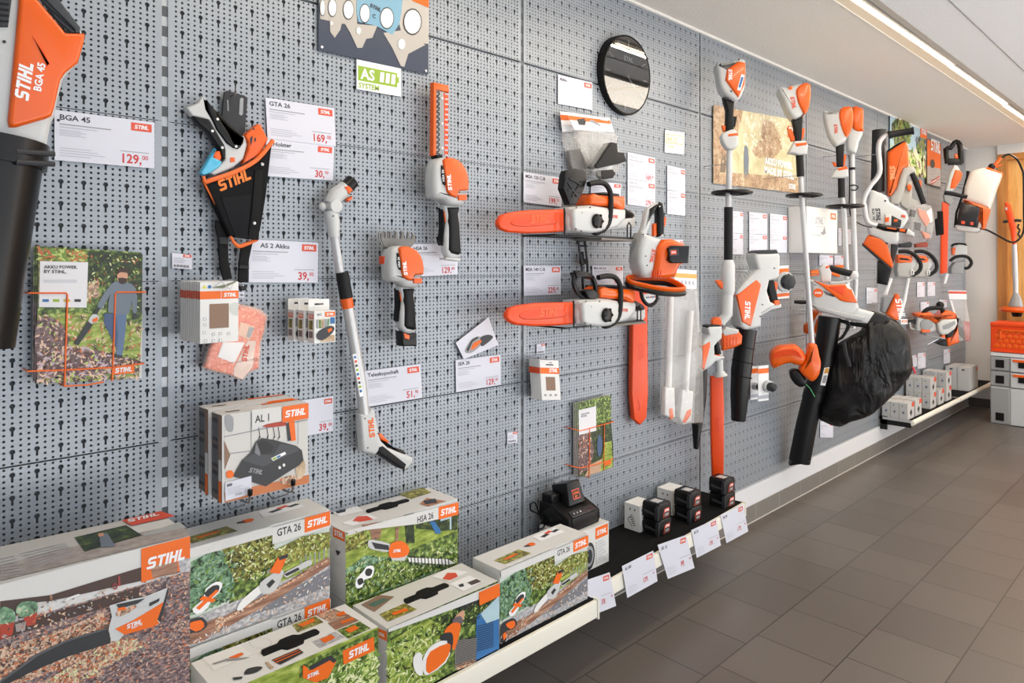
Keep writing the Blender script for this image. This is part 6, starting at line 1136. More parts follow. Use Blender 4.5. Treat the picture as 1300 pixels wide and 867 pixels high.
poly_part(T, 'battery', pl, [('o2 408,88 430,76 522,74 532,94 500,100 432,110 412,105', .046, -.046, DGREY, .006)]); poly_part(T, 'grip', pl, [('o2 482,240 520,232 548,352 508,362', .02, -.02, RUBBER, .01), ('o2 470,260 484,258 490,340 470,345', .012, -.012, BLACK, .003)]); poly_part(T, 'trigger', pl, [('o2 528,248 548,254 545,292 535,300', .01, -.01, ORG, .003), ('o2 465,345 500,330 500,362 470,360', .01, -.012, ORG, .003), ('o2 520,352 548,350 552,375 525,378', .024, -.02, ORG, .003)]); scr(mb, pl, 'o2 505,175', .051)
T.part('fixings', (lambda m_: (scr(m_, pl, 'o2 505,175 440,372 428,436', .0505, .004), m_)[1])(MB()))
mb = MB(); mb.tube(pl.at('O 502,70 492,160 478,270 468,400 463,527'), [.054, .05, .052, .046, .036], BLACK, 20)
for st in ('O 492,158 491,163', 'O 484,230 483,235', 'O 478,302 477,307'): mb.tube(pl.at(st), .0535, BLACKM, 20)
T.part('blow_tube', mb, label='ribbed black blow tube'); hang(T, pl, 'o2 470,180')
# ---- trimmer with orange guard (second pole)
def trimmer(px, d, a, label, sd, head, orange, grip, trig, collar, arc, sleeve, shaft, disc, R_, text, sr=.014):
    pl = pp(px, d, a); T = Thing('string_trimmer', label, 'string trimmer')
    poly_part(T, 'battery_housing', pl, [(head, .05, -.05, BODY, .018, 2)]); mb = MB(); mb.prism(pl, orange, .06, -.03, ORG, .014, 2)
    if text: lab(mb, pl, text, None, REDLOGO, .0515)
    T.part('orange_cover', mb); 
    if grip: poly_part(T, 'grip', pl, [(grip, .022, -.022, RUBBER, .01)])
    if trig: poly_part(T, 'trigger', pl, [(t, .012, -.012, ORG, .003) for t in trig])
    if collar: poly_part(T, 'control_collar', pl, [(collar, .03, -.03, BODY, .01), (arc, .033, 0, ORG, .003)])
    if sleeve: T.part('foam_sleeve', MB().tube(pl.at(sleeve), .02, RUBBER, 12))
    s_ = []
    for st in shaft: s_ += pl.at(st)
    T.part('shaft', MB().tube(s_, sr, ALU, 12))
    if disc: ring_guard(T, pl, disc, R_)
    hang(T, pl, shaft[0].split()[0] + ' ' + shaft[0].split()[1]); return T, pl
T, pl = trimmer(1010, .20, -55, 'second pole tool, long silver shaft ending in an orange guard foot', 0, 'M 550,245 562,226 600,232 620,220 680,210 715,218 716,330 690,368 662,392 630,400 595,352 572,292', 'M 642,245 680,211 722,220 716,330 690,378 662,342 645,290',
            'M 628,395 650,402 688,380 682,500 680,520 645,528 640,450', ['M 603,445 630,460 650,515 625,520', 'M 675,450 700,446 690,505 680,510'], 'M 605,585 640,520 700,518 714,540 708,592 665,598 640,588', 'M 640,535 706,528 706,542 650,552', 'M 672,596 678,712', ['M 678,705 683,800', 'N 685,60 712,440 741,862'], 'M 697,815', .088, 'M 610,285 622,352')
poly_part(T, 'small_badge', pl, [('M 605,228 626,226 620,246 601,246', .0515, .02, ORG, .001)])
gp = pp(1018, .22, -60)
poly_part(T, 'debris_guard', gp, [('O 618,212 625,180 660,155 700,150 750,148 785,180 800,215 775,250 720,235 680,245 640,262 624,245', .05, -.05, ORG, .02, 2)], 'curved orange debris guard')
mb = MB(); e = off(gp, .051)
for k in range(3): mb.tube(e.at(f'O {635 + 4 * k},{215 - 12 * k} {690},{200 - 12 * k} {740},{195 - 10 * k} {780 - 6 * k},{212 - 10 * k}'), .004, ORGD, 6, sm=2)
T.part('guard_ribs', mb)
poly_part(T, 'gear_foot', gp, [('O 806,150 825,138 850,145 862,200 870,232 862,290 830,326 800,312 765,275 770,255 800,218', .06, -.03, ORG, .02, 2)]); poly_part(T, 'line_head', gp, [('O 718,282 745,270 775,280 800,318 796,350 762,356 728,325', .03, -.04, BLACK, .015, 2)]); T.part('cutting_line', MB().tube(gp.at('O 798,342 820,365 842,405', .02), .0018, mat('green_line', (90, 190, 120)), 5))
# ---- third and fourth pole tools
T, pl = trimmer(1064, .20, -65, 'third pole tool, white and orange head with black ring far down its shaft', 0, 'R 155,262 200,268 250,268 300,240 345,235 345,440 330,482 300,510 255,537 215,490 190,440 165,350', 'R 285,250 340,230 380,250 381,380 335,472 300,420 274,320',
            'R 255,535 322,512 312,690 262,692', ['R 223,655 255,662 260,692 242,690', 'R 315,600 338,600 322,685 310,682'], 'R 213,782 245,722 290,695 345,700 352,770 315,785', 'R 262,712 330,690 348,712 275,728', 'T 298,40 300,192', ['T 305,188 322,320 332,560 345,867', 'W 300,300'], 'T 325,260', .1, 'R 234,370 240,445')
T, pl = trimmer(1083, .19, -65, 'fourth pole tool, its orange head just behind the third', 0, 'R 345,400 385,395 462,420 447,470 430,510 408,592 345,572 335,500', 'R 378,236 440,240 466,262 463,400 460,422 385,408', None, None, None, None, None, ['R 382,590 386,840', 'T 396,400 410,867', 'W 318,300'], None, 0, None, .016)
T.part('joint_band', MB().tube(pl.at('R 383,698 384,718'), .019, BLACK, 12)); T.part('cable', MB().tube(pl.at('R 360,600 362,830') + pl.at('T 362,290 395,365 470,410 540,425'), .004, BLACK, 6, sm=3)); T.part('cable_clip', MB().tube(pl.at('T 362,100 400,95 428,110 405,135 370,130', .02), .004, BLACK, 6, sm=2))
# ---- vacuum blower with black collecting bag
pl = pp(1072, .30, -62); T = Thing('vacuum_blower', 'orange and grey vacuum blower with big black collecting bag hanging low', 'vacuum blower')
poly_part(T, 'housing', pl, [('o3 150,192 175,190 260,225 400,215 440,262 470,345 482,382 440,425 385,450 300,425 200,400 150,352', .07, -.07, BODY, .025), ('o3 385,392 440,380 480,385 592,415 570,450 540,492 470,482 385,456', .05, -.05, BODY, .02), ('o3 150,350 300,390 400,410 520,440 500,470 385,452 200,400', .075, -.07, mat('grey_shell', (176, 178, 178), .4), .01), ('o3 213,112 240,84 280,92 300,140 296,205 232,206', .02, -.02, BODY, .01)])
mb = MB(); mb.prism(pl, 'o3 174,192 270,224 385,218 400,246 425,252 466,345 385,340 345,328', .076, .02, ORG, .008); mb.prism(pl, 'o3 262,235 380,228 372,300', .0775, .06, ORGD, .003); T.part('orange_cover', mb)
c_ = pl.at('o3 200,277', .07)[0]; mb = MB(); mb.lathe(c_, pl.n, [(0, .026), (.003, .026)], ORG, 22); g_ = Face(c_ + pl.u * -.022 + pl.n * .003, c_ + pl.u * .022 + pl.n * .003, c_ + pl.u * -.022 + pl.n * .003 - pl.v * .02); g_.brand(mb, .004, .006, .036, WHITE, 1); 
for k in range(3): mb.tube(off(pl, .0705).at(f'o3 {242 + 8 * k},{265 + 12 * k} {320},{300 + 4 * k}'), .002, DPRINT, 5)
T.part('round_badge', mb)
mb = MB(); mb.tube(pl.at('o3 290,108 360,130 445,152'), [.018, .02, .019], RUBBER, 14); T.part('handle_grip', mb); mb = MB(); mb.ball(pl.at('o3 455,160')[0], .026, BODY); mb.tube(pl.at('o3 460,165 420,195 350,212 290,210'), [.014, .008, .008, .01], BODY, 10, sm=2); T.part('handle_bracket', mb); poly_part(T, 'trigger', pl, [('o3 258,98 285,94 275,112 258,112', .022, -.02, ORG, .003)])
T.part('power_lead', MB().tube(pl.at('o3 160,345 100,345 45,342'), [.008, .012, .01], BLACK, 8))
mb = MB(); mb.tube(pl.at('W 228,255 215,350 200,440 170,540 160,575 135,680 108,822'), [.062, .06, .058, .058, .056, .058, .06], BLACK, 24); mb.tube(pl.at('W 168,548 160,580'), .061, BLACK, 24); mb.prism(pl, 'W 66,832 78,812 150,808 143,822', .05, -.05, BLACK, .01); T.part('suction_tube', mb)
e = off(pl, .0605); T.part('warning_label', MB().prism(e, 'W 206,455 226,453 210,525 190,523', 0, -.03, WHITE).prism(e, 'W 209,457 224,456 221,475 205,477', .001, 0, mat('label_yellow', (210, 150, 50))).prism(e, 'W 204,485 217,484 210,515 197,514', .001, 0, PGREY))
m_bag = bpy.data.materials.new('black_nylon'); m_bag.use_nodes = True; MATS['black_nylon'] = m_bag; N, L = m_bag.node_tree.nodes, m_bag.node_tree.links; b = N['Principled BSDF']; b.inputs['Base Color'].default_value = (*lin((14, 14, 16)), 1); b.inputs['Roughness'].default_value = .5; b.inputs['Specular IOR Level'].default_value = .35
tc = N.new('ShaderNodeTexCoord'); mp = N.new('ShaderNodeMapping'); mp.inputs['Scale'].default_value = (1, 1, .45); mp.inputs['Rotation'].default_value = (0, .7, .4); ns = N.new('ShaderNodeTexNoise'); ns.inputs['Scale'].default_value = 6; ns.inputs['Detail'].default_value = 3; ns.inputs['Distortion'].default_value = 1.6; bp = N.new('ShaderNodeBump'); bp.inputs['Distance'].default_value = .08; bp.inputs['Strength'].default_value = .7
L.new(tc.outputs['Object'], mp.inputs[0]); L.new(mp.outputs[0], ns.inputs['Vector']); L.new(ns.outputs['Fac'], bp.inputs['Height']); L.new(bp.outputs[0], b.inputs['Normal'])
def cloth_bag(pl, st, depth, m, amp=.02, back=.6):
    pts = smooth_pts([Vector(q) for q in pl.pts(st)], 4); n = len(pts); c = sum(pts, Vector((0, 0))) / n; mb = MB(); V = []; F_ = []; K = 11
    A = sum(pts[i - 1].x * pts[i].y - pts[i].x * pts[i - 1].y for i in range(n))
    if A < 0: pts = pts[::-1]
    from mathutils import noise
    def ringv(t, s):
        out = []
        for q in pts:
            p = c + (q - c) * math.sin(t * math.pi / 2) ** .8; o = math.cos(t * math.pi / 2) * depth * (1 if s > 0 else -back); w_ = pl.w(p.x, p.y, o)
            nz = noise.noise(Vector((w_.x * 5 + w_.z * 3, w_.y * 7, w_.z * 8 - w_.x * 3))) + .5 * noise.noise(w_ * 16); out.append(w_ + pl.n * nz * amp * (1.0 if t < .98 else .2) * s)
        return out
    for k in range(K): V += ringv(.04 + .96 * k / (K - 1), 1)
    for k in range(1, K): V += ringv(1 - .96 * k / (K - 1), -1)
    R2 = 2 * K - 1
    for k in range(R2 - 1):
        for i in range(n): j = (i + 1) % n; F_.append([k * n + i, k * n + j, (k + 1) * n + j, (k + 1) * n + i])
    F_.append([i for i in range(n)][::-1]); F_.append([(R2 - 1) * n + i for i in range(n)]); return mb.add(V, F_, m)
T.part('collecting_bag', cloth_bag(off(pl, -.02), 'W 372,258 400,246 440,255 490,270 530,320 542,370 550,430 545,480 500,540 440,592 380,640 310,665 260,686 200,665 178,640 200,560 222,440 245,375 300,335 350,305', .13, m_bag, .03), label='large black nylon collecting bag')
poly_part(T, 'bag_collar', pl, [('o3 540,480 560,440 592,408 672,430 690,455 640,490 600,520', .045, -.045, mat('collar_grey', (40, 39, 40), .5, spec=.3), .015)])
T.part('strut', MB().tube(pl.at('o3 350,470 420,490 400,540 370,585 330,605', .02), [.01, .012, .009, .009, .008], BLACK, 8, sm=2).tube(pl.at('o3 400,488 500,500 600,515', .02), [.011, .012, .012], BLACK, 8)); T.part('strap', MB().tube(off(pl, .105).at('W 282,350 290,400 305,450'), .012, mat('webbing', (44, 44, 48), .7), 6, flatx=.5))
T.part('red_toggle', MB().tube(pl.at('W 543,425 540,440 552,455 560,475', .02), .006, mat('red_cord', (214, 60, 70)), 6, sm=2)); hang(T, pl, 'o3 250,150', .006); hang(T, pl, 'o3 380,420', .006)
pl = pp(1034, .1, -45); T = Thing('safety_visor', 'orange and white curved piece half hidden behind the top of the suction tube', 'visor'); poly_part(T, 'orange_shell', pl, [('o3 165,400 220,405 225,440 205,600 170,605 150,560 120,560 118,500 160,470', .02, -.02, ORG, .008, 2)]); T.part('white_edge', MB().tube(pl.at('o3 215,420 190,450 170,500 168,550 190,585', .02), .006, WHITE, 6, sm=2)); hang(T, pl, 'o3 190,430')
# ---- line heads on cards
def head_pack(st, kn, rr, d, a, label, px):
    pl = pp(px, d, a); T = Thing('blister_pack', label, 'blister pack'); f = Face.q(pl, st); mb = MB(); mb.prism(f, [(0, 0), (f.wd, 0), (f.wd, -f.ht), (0, -f.ht)], 0, -.002, WHITE); f.rect(mb, 0, .08 * f.ht, f.wd, .14 * f.ht, ORANGE, 1); f.rect(mb, 0, .84 * f.ht, f.wd, .1 * f.ht, ORANGE if rr > .03 else LGREY, 1); T.part('backing_card', mb)
    c = pl.at(kn)[0]; mb = MB(); mb.lathe(c, pl.n, [(0, rr * 1.15), (.02, rr * 1.15), (.024, rr * .9)], mat('blister_grey', (190, 194, 196), .2), 20); mb.lathe(c, pl.n, [(.024, rr * .85), (.05, rr * .8), (.055, rr * .6), (.062, rr * .3)], DGREY, 18)
    for k in range(8): a_ = k * math.pi / 4; mb.ball(c + pl.n * .04 + pl.u * math.cos(a_) * rr * .8 + pl.v * math.sin(a_) * rr * .8, rr * .16, DGREY, 6)
    T.part('line_head', mb); p = f.w(f.wd / 2, -.04 * f.ht, 0); T.part('peg', MB().tube([p, (p.x, 0, p.z)], .002, STEEL, 6)); return T
head_pack('o2 545,165 612,160 622,345 548,345', 'o2 585,250', .05, .07, -25, 'large blister pack with a dark round line head beside the handle of the upright blower', 994)
head_pack('O 524,255 560,252 560,420 524,425', 'O 541,355', .018, .015, -10, 'left one of two small blister packs low on the wall right of the ribbed tube', 957)
head_pack('O 562,255 614,250 615,425 562,432', 'O 606,355', .028, .10, -25, 'right one of two small blister packs low on the wall right of the ribbed tube', 969)
# ---- protruding display box
xw = wallp(0).hit(1000, 300).x; S_ = Plane((xw, 0, 0), (0, -1, 0), (0, 0, 1)); yf = S_.hit(1024, 300).y; P_ = wallp(-yf); xr = P_.hit(1063, 300).x; zt = P_.hit(1040, 264).z; zb = P_.hit(1040, 321).z
T = Thing('display_case', 'shallow white display box sticking out of the wall behind the second pole tool', 'display box'); mb = MB().bb(xw, xr, yf, -.003, zb, zt, mat('case_white', (222, 222, 220), .45)); f = Face((xw, yf, zt), (xr, yf, zt), (xw, yf, zb)); f.rect(mb, .03 * f.wd, .05 * f.ht, .94 * f.wd, .9 * f.ht, mat('case_print', (234, 234, 230), .3), 1)
f.logo(mb, .76 * f.wd, .08 * f.ht, .19 * f.wd, .14 * f.ht, 2); f.rect(mb, .18 * f.wd, .2 * f.ht, .4 * f.wd, .22 * f.ht, LGREY, 2); f.rect(mb, .19 * f.wd, .21 * f.ht, .38 * f.wd, .2 * f.ht, MATS['case_print'], 3); f.brand(mb, .25 * f.wd, .36 * f.ht, .26 * f.wd, LGREY, 4); f.rect(mb, .15 * f.wd, .6 * f.ht, .3 * f.wd, .012 * f.ht, PGREY, 2)
mb.art(f, [(.42 * f.wd, -.55 * f.ht), (.5 * f.wd, -.52 * f.ht), (.56 * f.wd, -.4 * f.ht), (.6 * f.wd, -.56 * f.ht), (.5 * f.wd, -.6 * f.ht)], PGREY, 4); T.part('case_body', mb)
# ---- small orange packs behind the vacuum blower
for k, (st, m_) in enumerate((('o3 155,128 212,120 214,160 158,165', ORANGE), ('o3 298,95 385,88 350,172 300,152', ORANGE))):
    pl = wallp(.03); f = Face.q(pl, st); mb = MB(); mb.prism(pl, st, .004, -.012, m_, .002); solo('accessory_pack', mb, ('orange pack on the wall left of the vacuum blower handle', 'tilted orange pack on the wall behind the vacuum blower handle')[k], 'pack')
# ================================================================ FAR BAYS
# ---- handlebar brush cutter
pl = pp(1118, .28, -70); T = Thing('brush_cutter', 'bent silver bicycle style handlebar with black grip near the ceiling', 'brush cutter')
T.part('handlebar', MB().tube(pl.at('o4 345,165 300,180 255,225 238,300 245,400 252,480 250,545 215,610 170,660 125,730 95,800 85,850') + pl.at('T 480,260 490,330 505,380 540,405 585,412'), .0155, ALU, 12, sm=2))
T.part('grip', MB().tube(pl.at('o4 335,172 355,165 380,160 560,130 590,125'), [.024, .026, .021, .021, .026], RUBBER, 14))
T.part('control_grip', MB().tube(pl.at('T 580,412 640,430 740,445'), [.018, .02, .018], BLACK, 10)); poly_part(T, 'switch_block', pl, [('T 740,430 818,440 812,472 735,460', .022, -.02, BLACK, .004), ('T 755,436 800,443 796,462 752,456', .0235, 0, ORG, .001)]); poly_part(T, 'orange_stripe', pl, [('T 655,424 730,436 728,446 655,434', .022, 0, ORG, .002)])
poly_part(T, 'end_block', pl, [('T 818,435 870,470 868,500 800,480', .03, -.03, BODY, .01)]); hang(T, pl, 'o4 240,360')
# ---- backpack style blower: orange cover, grey handle, black tube
pl = pp(1128, .16, -70); T = Thing('leaf_blower', 'leaf blower with tall orange cover and thick black tube pointing up by the handlebar', 'leaf blower')
mb = MB(); mb.tube(pl.at('o4 248,112 242,400 236,735', -.03), [.047, .047, .05], mat('tube_matt', (34, 34, 36), .5), 20); T.part('blow_tube', mb)
poly_part(T, 'side_rail', pl, [('o4 288,200 325,330 322,770 280,750', .0, -.04, GREYP, .005)])
mb = MB(); mb.prism(pl, 'o4 326,350 400,300 490,248 520,255 532,300 536,480 480,510 445,580 415,700 360,785 340,785 325,765 325,500', .06, -.05, ORG, .02); lab(mb, pl, 'o4 345,490 352,632', None, mat('pale_orange_letters', (240, 170, 120)), .0605); T.part('orange_cover', mb)
mb = MB(); mb.tube(pl.at('o4 330,345 400,290 450,262 505,240', .0), .012, BLACK, 8); T.part('edge_trim', mb)
poly_part(T, 'housing', pl, [('o4 480,500 560,488 600,505 602,545 560,560 520,600 505,720 440,870 350,870 350,790 410,720 450,580', .05, -.05, mat('shade_grey_plastic', (176, 174, 168), .4), .02), ('U 110,160 180,130 200,60 240,60 230,200 300,230 200,290 150,260', .03, -.05, MATS['shade_grey_plastic'], .01)])
mb = MB(); mb.tube(pl.at('o4 575,560 610,640 640,720 690,860', .02), [.018, .02, .02, .018], RUBBER, 12); T.part('grip', mb); poly_part(T, 'trigger', pl, [('o4 640,622 665,626 668,715 652,722', .02, -.01, ORG, .003), ('U 190,100 215,92 230,110 220,140 200,145', .055, 0, ORG, .004)]); hang(T, pl, 'o4 420,400')
# ---- large white blower with STIHL lettering
pl = pp(1122, .24, -68); T = Thing('leaf_blower', 'pale grey leaf blower with dark lettering and an orange wedge pointing down', 'leaf blower')
mb = MB(); mb.prism(pl, 'o5 110,10 150,15 240,55 272,110 400,182 420,235 380,300 340,330 345,400 330,428 250,442 200,400 112,362 100,300 95,150', .055, -.055, BODY, .018); lab(mb, pl, 'o5 158,155 165,258', None, DPRINT, .0555); lab(mb, pl, 'o5 132,160 138,250', 'BGA 100', DPRINT, .0555); scr(mb, pl, 'o5 235,98 248,428', .056, .006); T.part('housing', mb)
poly_part(T, 'orange_wedge', pl, [('o5 102,365 200,396 252,440 300,598 285,622 62,432', .058, -.05, ORG, .012)]); poly_part(T, 'wedge_edge', pl, [('o5 60,425 285,615 280,640 62,445', .05, -.04, DGREY, .005)]); poly_part(T, 'nozzle', pl, [('o5 180,560 292,622 256,756 174,742', .045, -.045, BLACK, .015)])
poly_part(T, 'battery', pl, [('o5 232,205 282,205 280,292 230,290', .07, .02, BODY, .006), ('o5 232,228 265,225 262,262 232,265', .0725, .05, ORG, .003), ('o5 284,212 362,250 352,305 282,300', .066, .02, DGREY, .006), ('o5 305,240 335,245 325,262 300,262', .068, .05, ORG, .002)]); poly_part(T, 'badge', pl, [('o5 362,205 395,212 388,230 360,225', .06, 0, REDLOGO, .002)])
poly_part(T, 'handle', pl, [('o5 285,430 345,440 300,600 285,560', .02, -.02, DGREY, .006)]); hang(T, pl, 'o5 240,200')
# ---- film bags with parts
pl = pp(1168, .12, -60); T = Thing('parts_bag', 'glossy bag of mixed white, black and orange parts beside the pale grey blower', 'hanging packet'); mb = MB(); mb.prism(pl, 'o5 430,150 500,110 600,130 625,250 600,390 540,400 520,340 430,330', .03, -.02, m_film2, .015); T.part('clear_bag', mb)
poly_part(T, 'contents', pl, [('o5 440,160 480,170 470,220 430,215', .02, -.01, DGREY, .005), ('o5 490,150 560,180 590,250 560,300 500,210', .02, -.01, mat('bag_orange', (222, 130, 100)), .005), ('o5 470,260 520,270 510,330 470,320', .02, -.01, DGREY, .005), ('o5 560,280 620,290 600,350 555,340', .02, -.01, GREYP, .005), ('o5 520,330 580,350 590,390 550,392', .02, -.01, MATS['bag_orange'], .004), ('o5 530,200 600,150 610,260 560,270', .015, -.012, WHITE, .004)]); hang(T, pl, 'o5 520,140', .003)
# ---- pair of chainsaws
for k in range(2):
    dx = 125 * k; pl = pp(1150 + 20 * k, .12, -60); q = lambda st: 'o5 ' + ' '.join(f'{float(a.split(",")[0]) + dx},{a.split(",")[1]}' for a in st.split()); T = Thing('chainsaw', ('left', 'right')[k] + ' one of two chainsaws side by side with round black handles on the far wall', 'chainsaw')
    poly_part(T, 'housing', pl, [(q('325,580 430,568 445,600 430,692 330,692 318,640'), .05, -.05, mat('shade_grey_plastic'), .012), (q('430,560 475,520 490,580 450,640 430,640'), .03, -.03, BODY, .006)]); poly_part(T, 'orange_cover', pl, [(q('325,515 420,525 445,560 430,582 325,580'), .052, -.04, ORG, .01), (q('340,540 400,545 425,560 400,560 340,555'), .056, .04, BLACK, .002)])
    poly_part(T, 'top_cap', pl, [(q('345,430 430,415 448,430 440,458 350,460'), .03, -.03, DGREY if k == 0 else mat('red_brown', (150, 60, 40)), .006)]); T.part('front_handle', MB().tube(pl.at(q('335,492 400,490 455,515 495,560 508,610 490,650 445,675'), .04), .0145, RUBBER, 10, sm=3)); T.part('handle_eye', MB().tube(pl.at(q('425,650 432,635 445,640 445,670 430,675'), .06), .005, SHINE, 6, closed=True)); hang(T, pl, q('380,600'), .005)
# ---- two white shafts with an orange triangular head
for k, (a_, b_, lb) in enumerate((('o5 285,700 240,832', None, 'left white shaft leaning below the pair of chainsaws'), ('o5 420,700 392,867', 'X', 'right white shaft leaning below the pair of chainsaws'))):
    pl = pp(1125 + 22 * k, .08, -60); mb = MB(); mb.tube(pl.at(a_) + (pl.at('o7 420,300 400,360') if k else pl.at('o7 282,115')), .014, mat('white_enamel', (232, 234, 234), .3), 12)
    T = Thing('tool_shaft', lb, 'tool shaft'); T.part('tube', mb); hang(T, pl, a_.split()[0] + ' ' + a_.split()[1], .003)
pl = pp(1132, .14, -60); T = Thing('angled_cutter', 'orange triangular housing with white lettering poking up behind the black bag', 'tool head'); mb = MB(); mb.prism(pl, 'o7 265,300 355,110 385,100 430,215 400,260 385,365 340,360', .05, -.04, ORG, .012); lab(mb, pl, 'o7 345,150 385,345', None, WHITE, .0505); T.part('orange_housing', mb); poly_part(T, 'grey_side', pl, [('o7 240,135 300,120 350,115 262,300 225,280', .03, -.05, GREYP, .01)]); hang(T, pl, 'o7 340,200')
mb = MB(); f = Face.q(pp(1148, .08, -30), 'o7 425,355 490,355 490,400 425,405'); mb.prism(f, [(0, 0), (f.wd, 0), (f.wd, -f.ht), (0, -f.ht)], 0, -.002, WHITE); f.logo(mb, .1 * f.wd, .2 * f.ht, .8 * f.wd, .5 * f.ht); p = f.w(f.wd / 2, -.2 * f.ht); mb.tube([p - f.n * .002, (p.x, 0, p.z)], .002, STEEL, 6); solo('sign_card', mb, 'tiny white card with orange print left of the orange saw', 'sign')
# ---- long hedge trimmer
pl = pp(1203, .16, -70); T = Thing('hedge_trimmer', 'far hedge trimmer with black loop handle on top and orange blade cover below', 'hedge trimmer')
mb = MB(); mb.tube(pl.at('o6 190,275 178,170 215,160 240,120 265,118 285,160 288,275'), [.02, .022, .02, .018, .02, .022, .022], BLACK, 10, sm=2); mb.prism(pl, 'o6 180,240 296,240 295,284 195,286', .02, -.02, BLACK, .006); T.part('rear_handle', mb); poly_part(T, 'trigger', pl, [('o6 240,205 262,205 268,240 245,240', .012, -.012, ORG, .003)])
poly_part(T, 'housing', pl, [('o6 235,286 262,300 290,350 280,405 222,482 165,484 185,420 200,350', .05, -.05, BODY, .015)]); poly_part(T, 'orange_cover', pl, [('o6 240,325 275,328 295,355 282,400 240,462 200,466 212,400', .055, .0, ORG, .012)])
T.part('front_handle', MB().tube(pl.at('o6 165,488 200,495 330,524', .03), [.022, .018, .016], RUBBER, 10)); poly_part(T, 'gear_case', pl, [('o6 158,505 225,520 230,560 206,582 165,552', .03, -.03, GREYP, .008)]); poly_part(T, 'blade_cover', pl, [('U 470,225 522,240 510,780 455,792 458,500', .02, -.02, ORGD, .006)]); poly_part(T, 'black_pouch', pl, [('U 415,362 436,350 436,298 475,300 482,480 425,490', .03, -.03, BLACKM, .006)]); hang(T, pl, 'o6 240,380')
# ---- knapsack sprayer
pl = pp(1240, .32, -80); T = Thing('knapsack_sprayer', 'white knapsack sprayer with orange base and lid hanging near the end wall', 'sprayer')
poly_part(T, 'tank', pl, [('o6 355,350 385,330 460,314 592,358 560,440 500,614 440,588 305,548 320,450', .11, -.11, mat('translucent_tank', (226, 222, 214), .35), .04)]); poly_part(T, 'lid', pl, [('o6 465,318 490,308 600,350 590,364 520,345', .08, -.08, ORG, .012)]); mb = MB(); mb.ball(pl.at('o6 515,298')[0], .028, BLACK); T.part('lid_knob', mb)
poly_part(T, 'orange_base', pl, [('o6 305,548 440,585 505,614 465,758 440,758 440,620 310,560', .115, -.1, ORG, .015)]); poly_part(T, 'dark_panel', pl, [('o6 295,562 420,596 436,620 410,748 262,728 275,640', .118, -.05, mat('panel_black', (34, 32, 34), .2), .012), ('o6 298,700 326,705 322,726 296,722', .12, .1, REDLOGO, .001), ('o6 364,708 386,711 384,732 362,730', .12, .1, REDLOGO, .001)]); poly_part(T, 'base_tray', pl, [('o6 248,735 270,725 430,752 432,772 400,785 262,768', .1, -.1, BODY, .01)])
T.part('back_strap', MB().tube(pl.at('o6 343,335 335,380 300,520 258,640 250,745', .05), [.014, .009, .009, .009, .012], BLACK, 8)); T.part('lance_holder', MB().tube(pl.at('o6 528,296 560,260 585,232'), [.014, .014, .011], ORG, 8).tube(pl.at('o6 530,305 585,285'), .006, ORG, 6))
T.part('hose', MB().tube(pl.at('i 320,250 350,230 385,224 440,262 475,330 492,400') + pl.at('j 378,150 378,280 350,340 310,365 270,358 200,320 120,280 60,272'), .008, BLACK, 8, sm=3)); hang(T, pl, 'o6 420,420', .006)
# ---- battery chainsaw near the end wall
pl = pp(1216, .12, -60); T = Thing('chainsaw', 'small chainsaw with black looped handle below the far hedge trimmer and sprayer', 'chainsaw'); poly_part(T, 'housing', pl, [('U 530,745 560,700 640,690 625,792 530,790', .04, -.04, GREYP, .01), ('U 545,575 600,560 662,572 658,640 560,645', .035, -.04, BODY, .008)]); poly_part(T, 'orange_label', pl, [('U 540,590 568,580 560,640 540,640', .04, 0, ORG, .003)]); T.part('front_handle', MB().tube(pl.at('U 525,690 560,662 620,650 670,665 692,705 670,740 640,748', .03), .014, RUBBER, 10, sm=3)); T.part('top_guard', MB().tube(pl.at('U 545,572 570,556 650,556 662,590', .0), .01, BLACK, 8, sm=2)); T.part('bar_scabbard', MB().prism(pl, 'U 500,790 525,790 500,867 480,867', .01, -.01, WHITE, .002)); hang(T, pl, 'U 600,600', .004)
# ---- orange saw on a bracket
pl = pp(1195, .22, -60); T = Thing('cut_off_saw', 'bulky orange and grey motor saw on a bracket above the far shelf', 'power saw')
poly_part(T, 'housing', pl, [('o7 555,325 560,298 690,278 760,330 850,262 900,268 945,292 952,345 800,352 755,392 640,345', .08, -.08, ORG, .02), ('o7 945,300 965,410 978,580 862,622 850,540 930,455 948,350', .08, -.08, ORG, .015)]); poly_part(T, 'side_cover', pl, [('o7 755,395 800,352 945,346 952,395 925,445 860,495 800,505 765,470', .1, .0, mat('side_grey', (206, 206, 204), .35), .015), ('o7 800,410 920,360 930,395 860,440 805,450', .102, .05, GREYP, .004), ('o7 570,330 690,345 755,395 765,470 660,485 560,470', .06, -.05, MATS['side_grey'], .015)])
mb = MB(); c = pl.at('o7 655,405', .06)[0]; mb.lathe(c, pl.n, [(0, .045), (.012, .045), (.015, .03)], GREYP, 20); T.part('starter_disc', mb); T.part('front_handle', MB().tube(pl.at('o7 635,300 650,270 700,245 790,240 825,262 828,330', .04), .017, RUBBER, 10, sm=2).ball(pl.at('o7 815,215')[0], .03, BLACK)); poly_part(T, 'rear_handle', pl, [('o7 500,372 605,352 605,400 500,395', .025, -.025, DGREY, .008)]); T.part('wire_handle', MB().tube(pl.at('o7 505,385 515,445 600,470 660,475', .02), .008, BODY, 8)); poly_part(T, 'orange_plug', pl, [('o7 600,450 690,452 690,482 605,480', .075, .03, ORG, .006), ('o7 795,512 830,500 835,540 800,540', .09, .03, ORG, .004)]); poly_part(T, 'black_base', pl, [('o7 755,592 850,545 868,618 800,612', .07, -.07, BLACK, .006), ('o7 845,500 930,450 900,520 850,535', .085, .0, BLACK, .004)]); hang(T, pl, 'o7 760,420', .008)
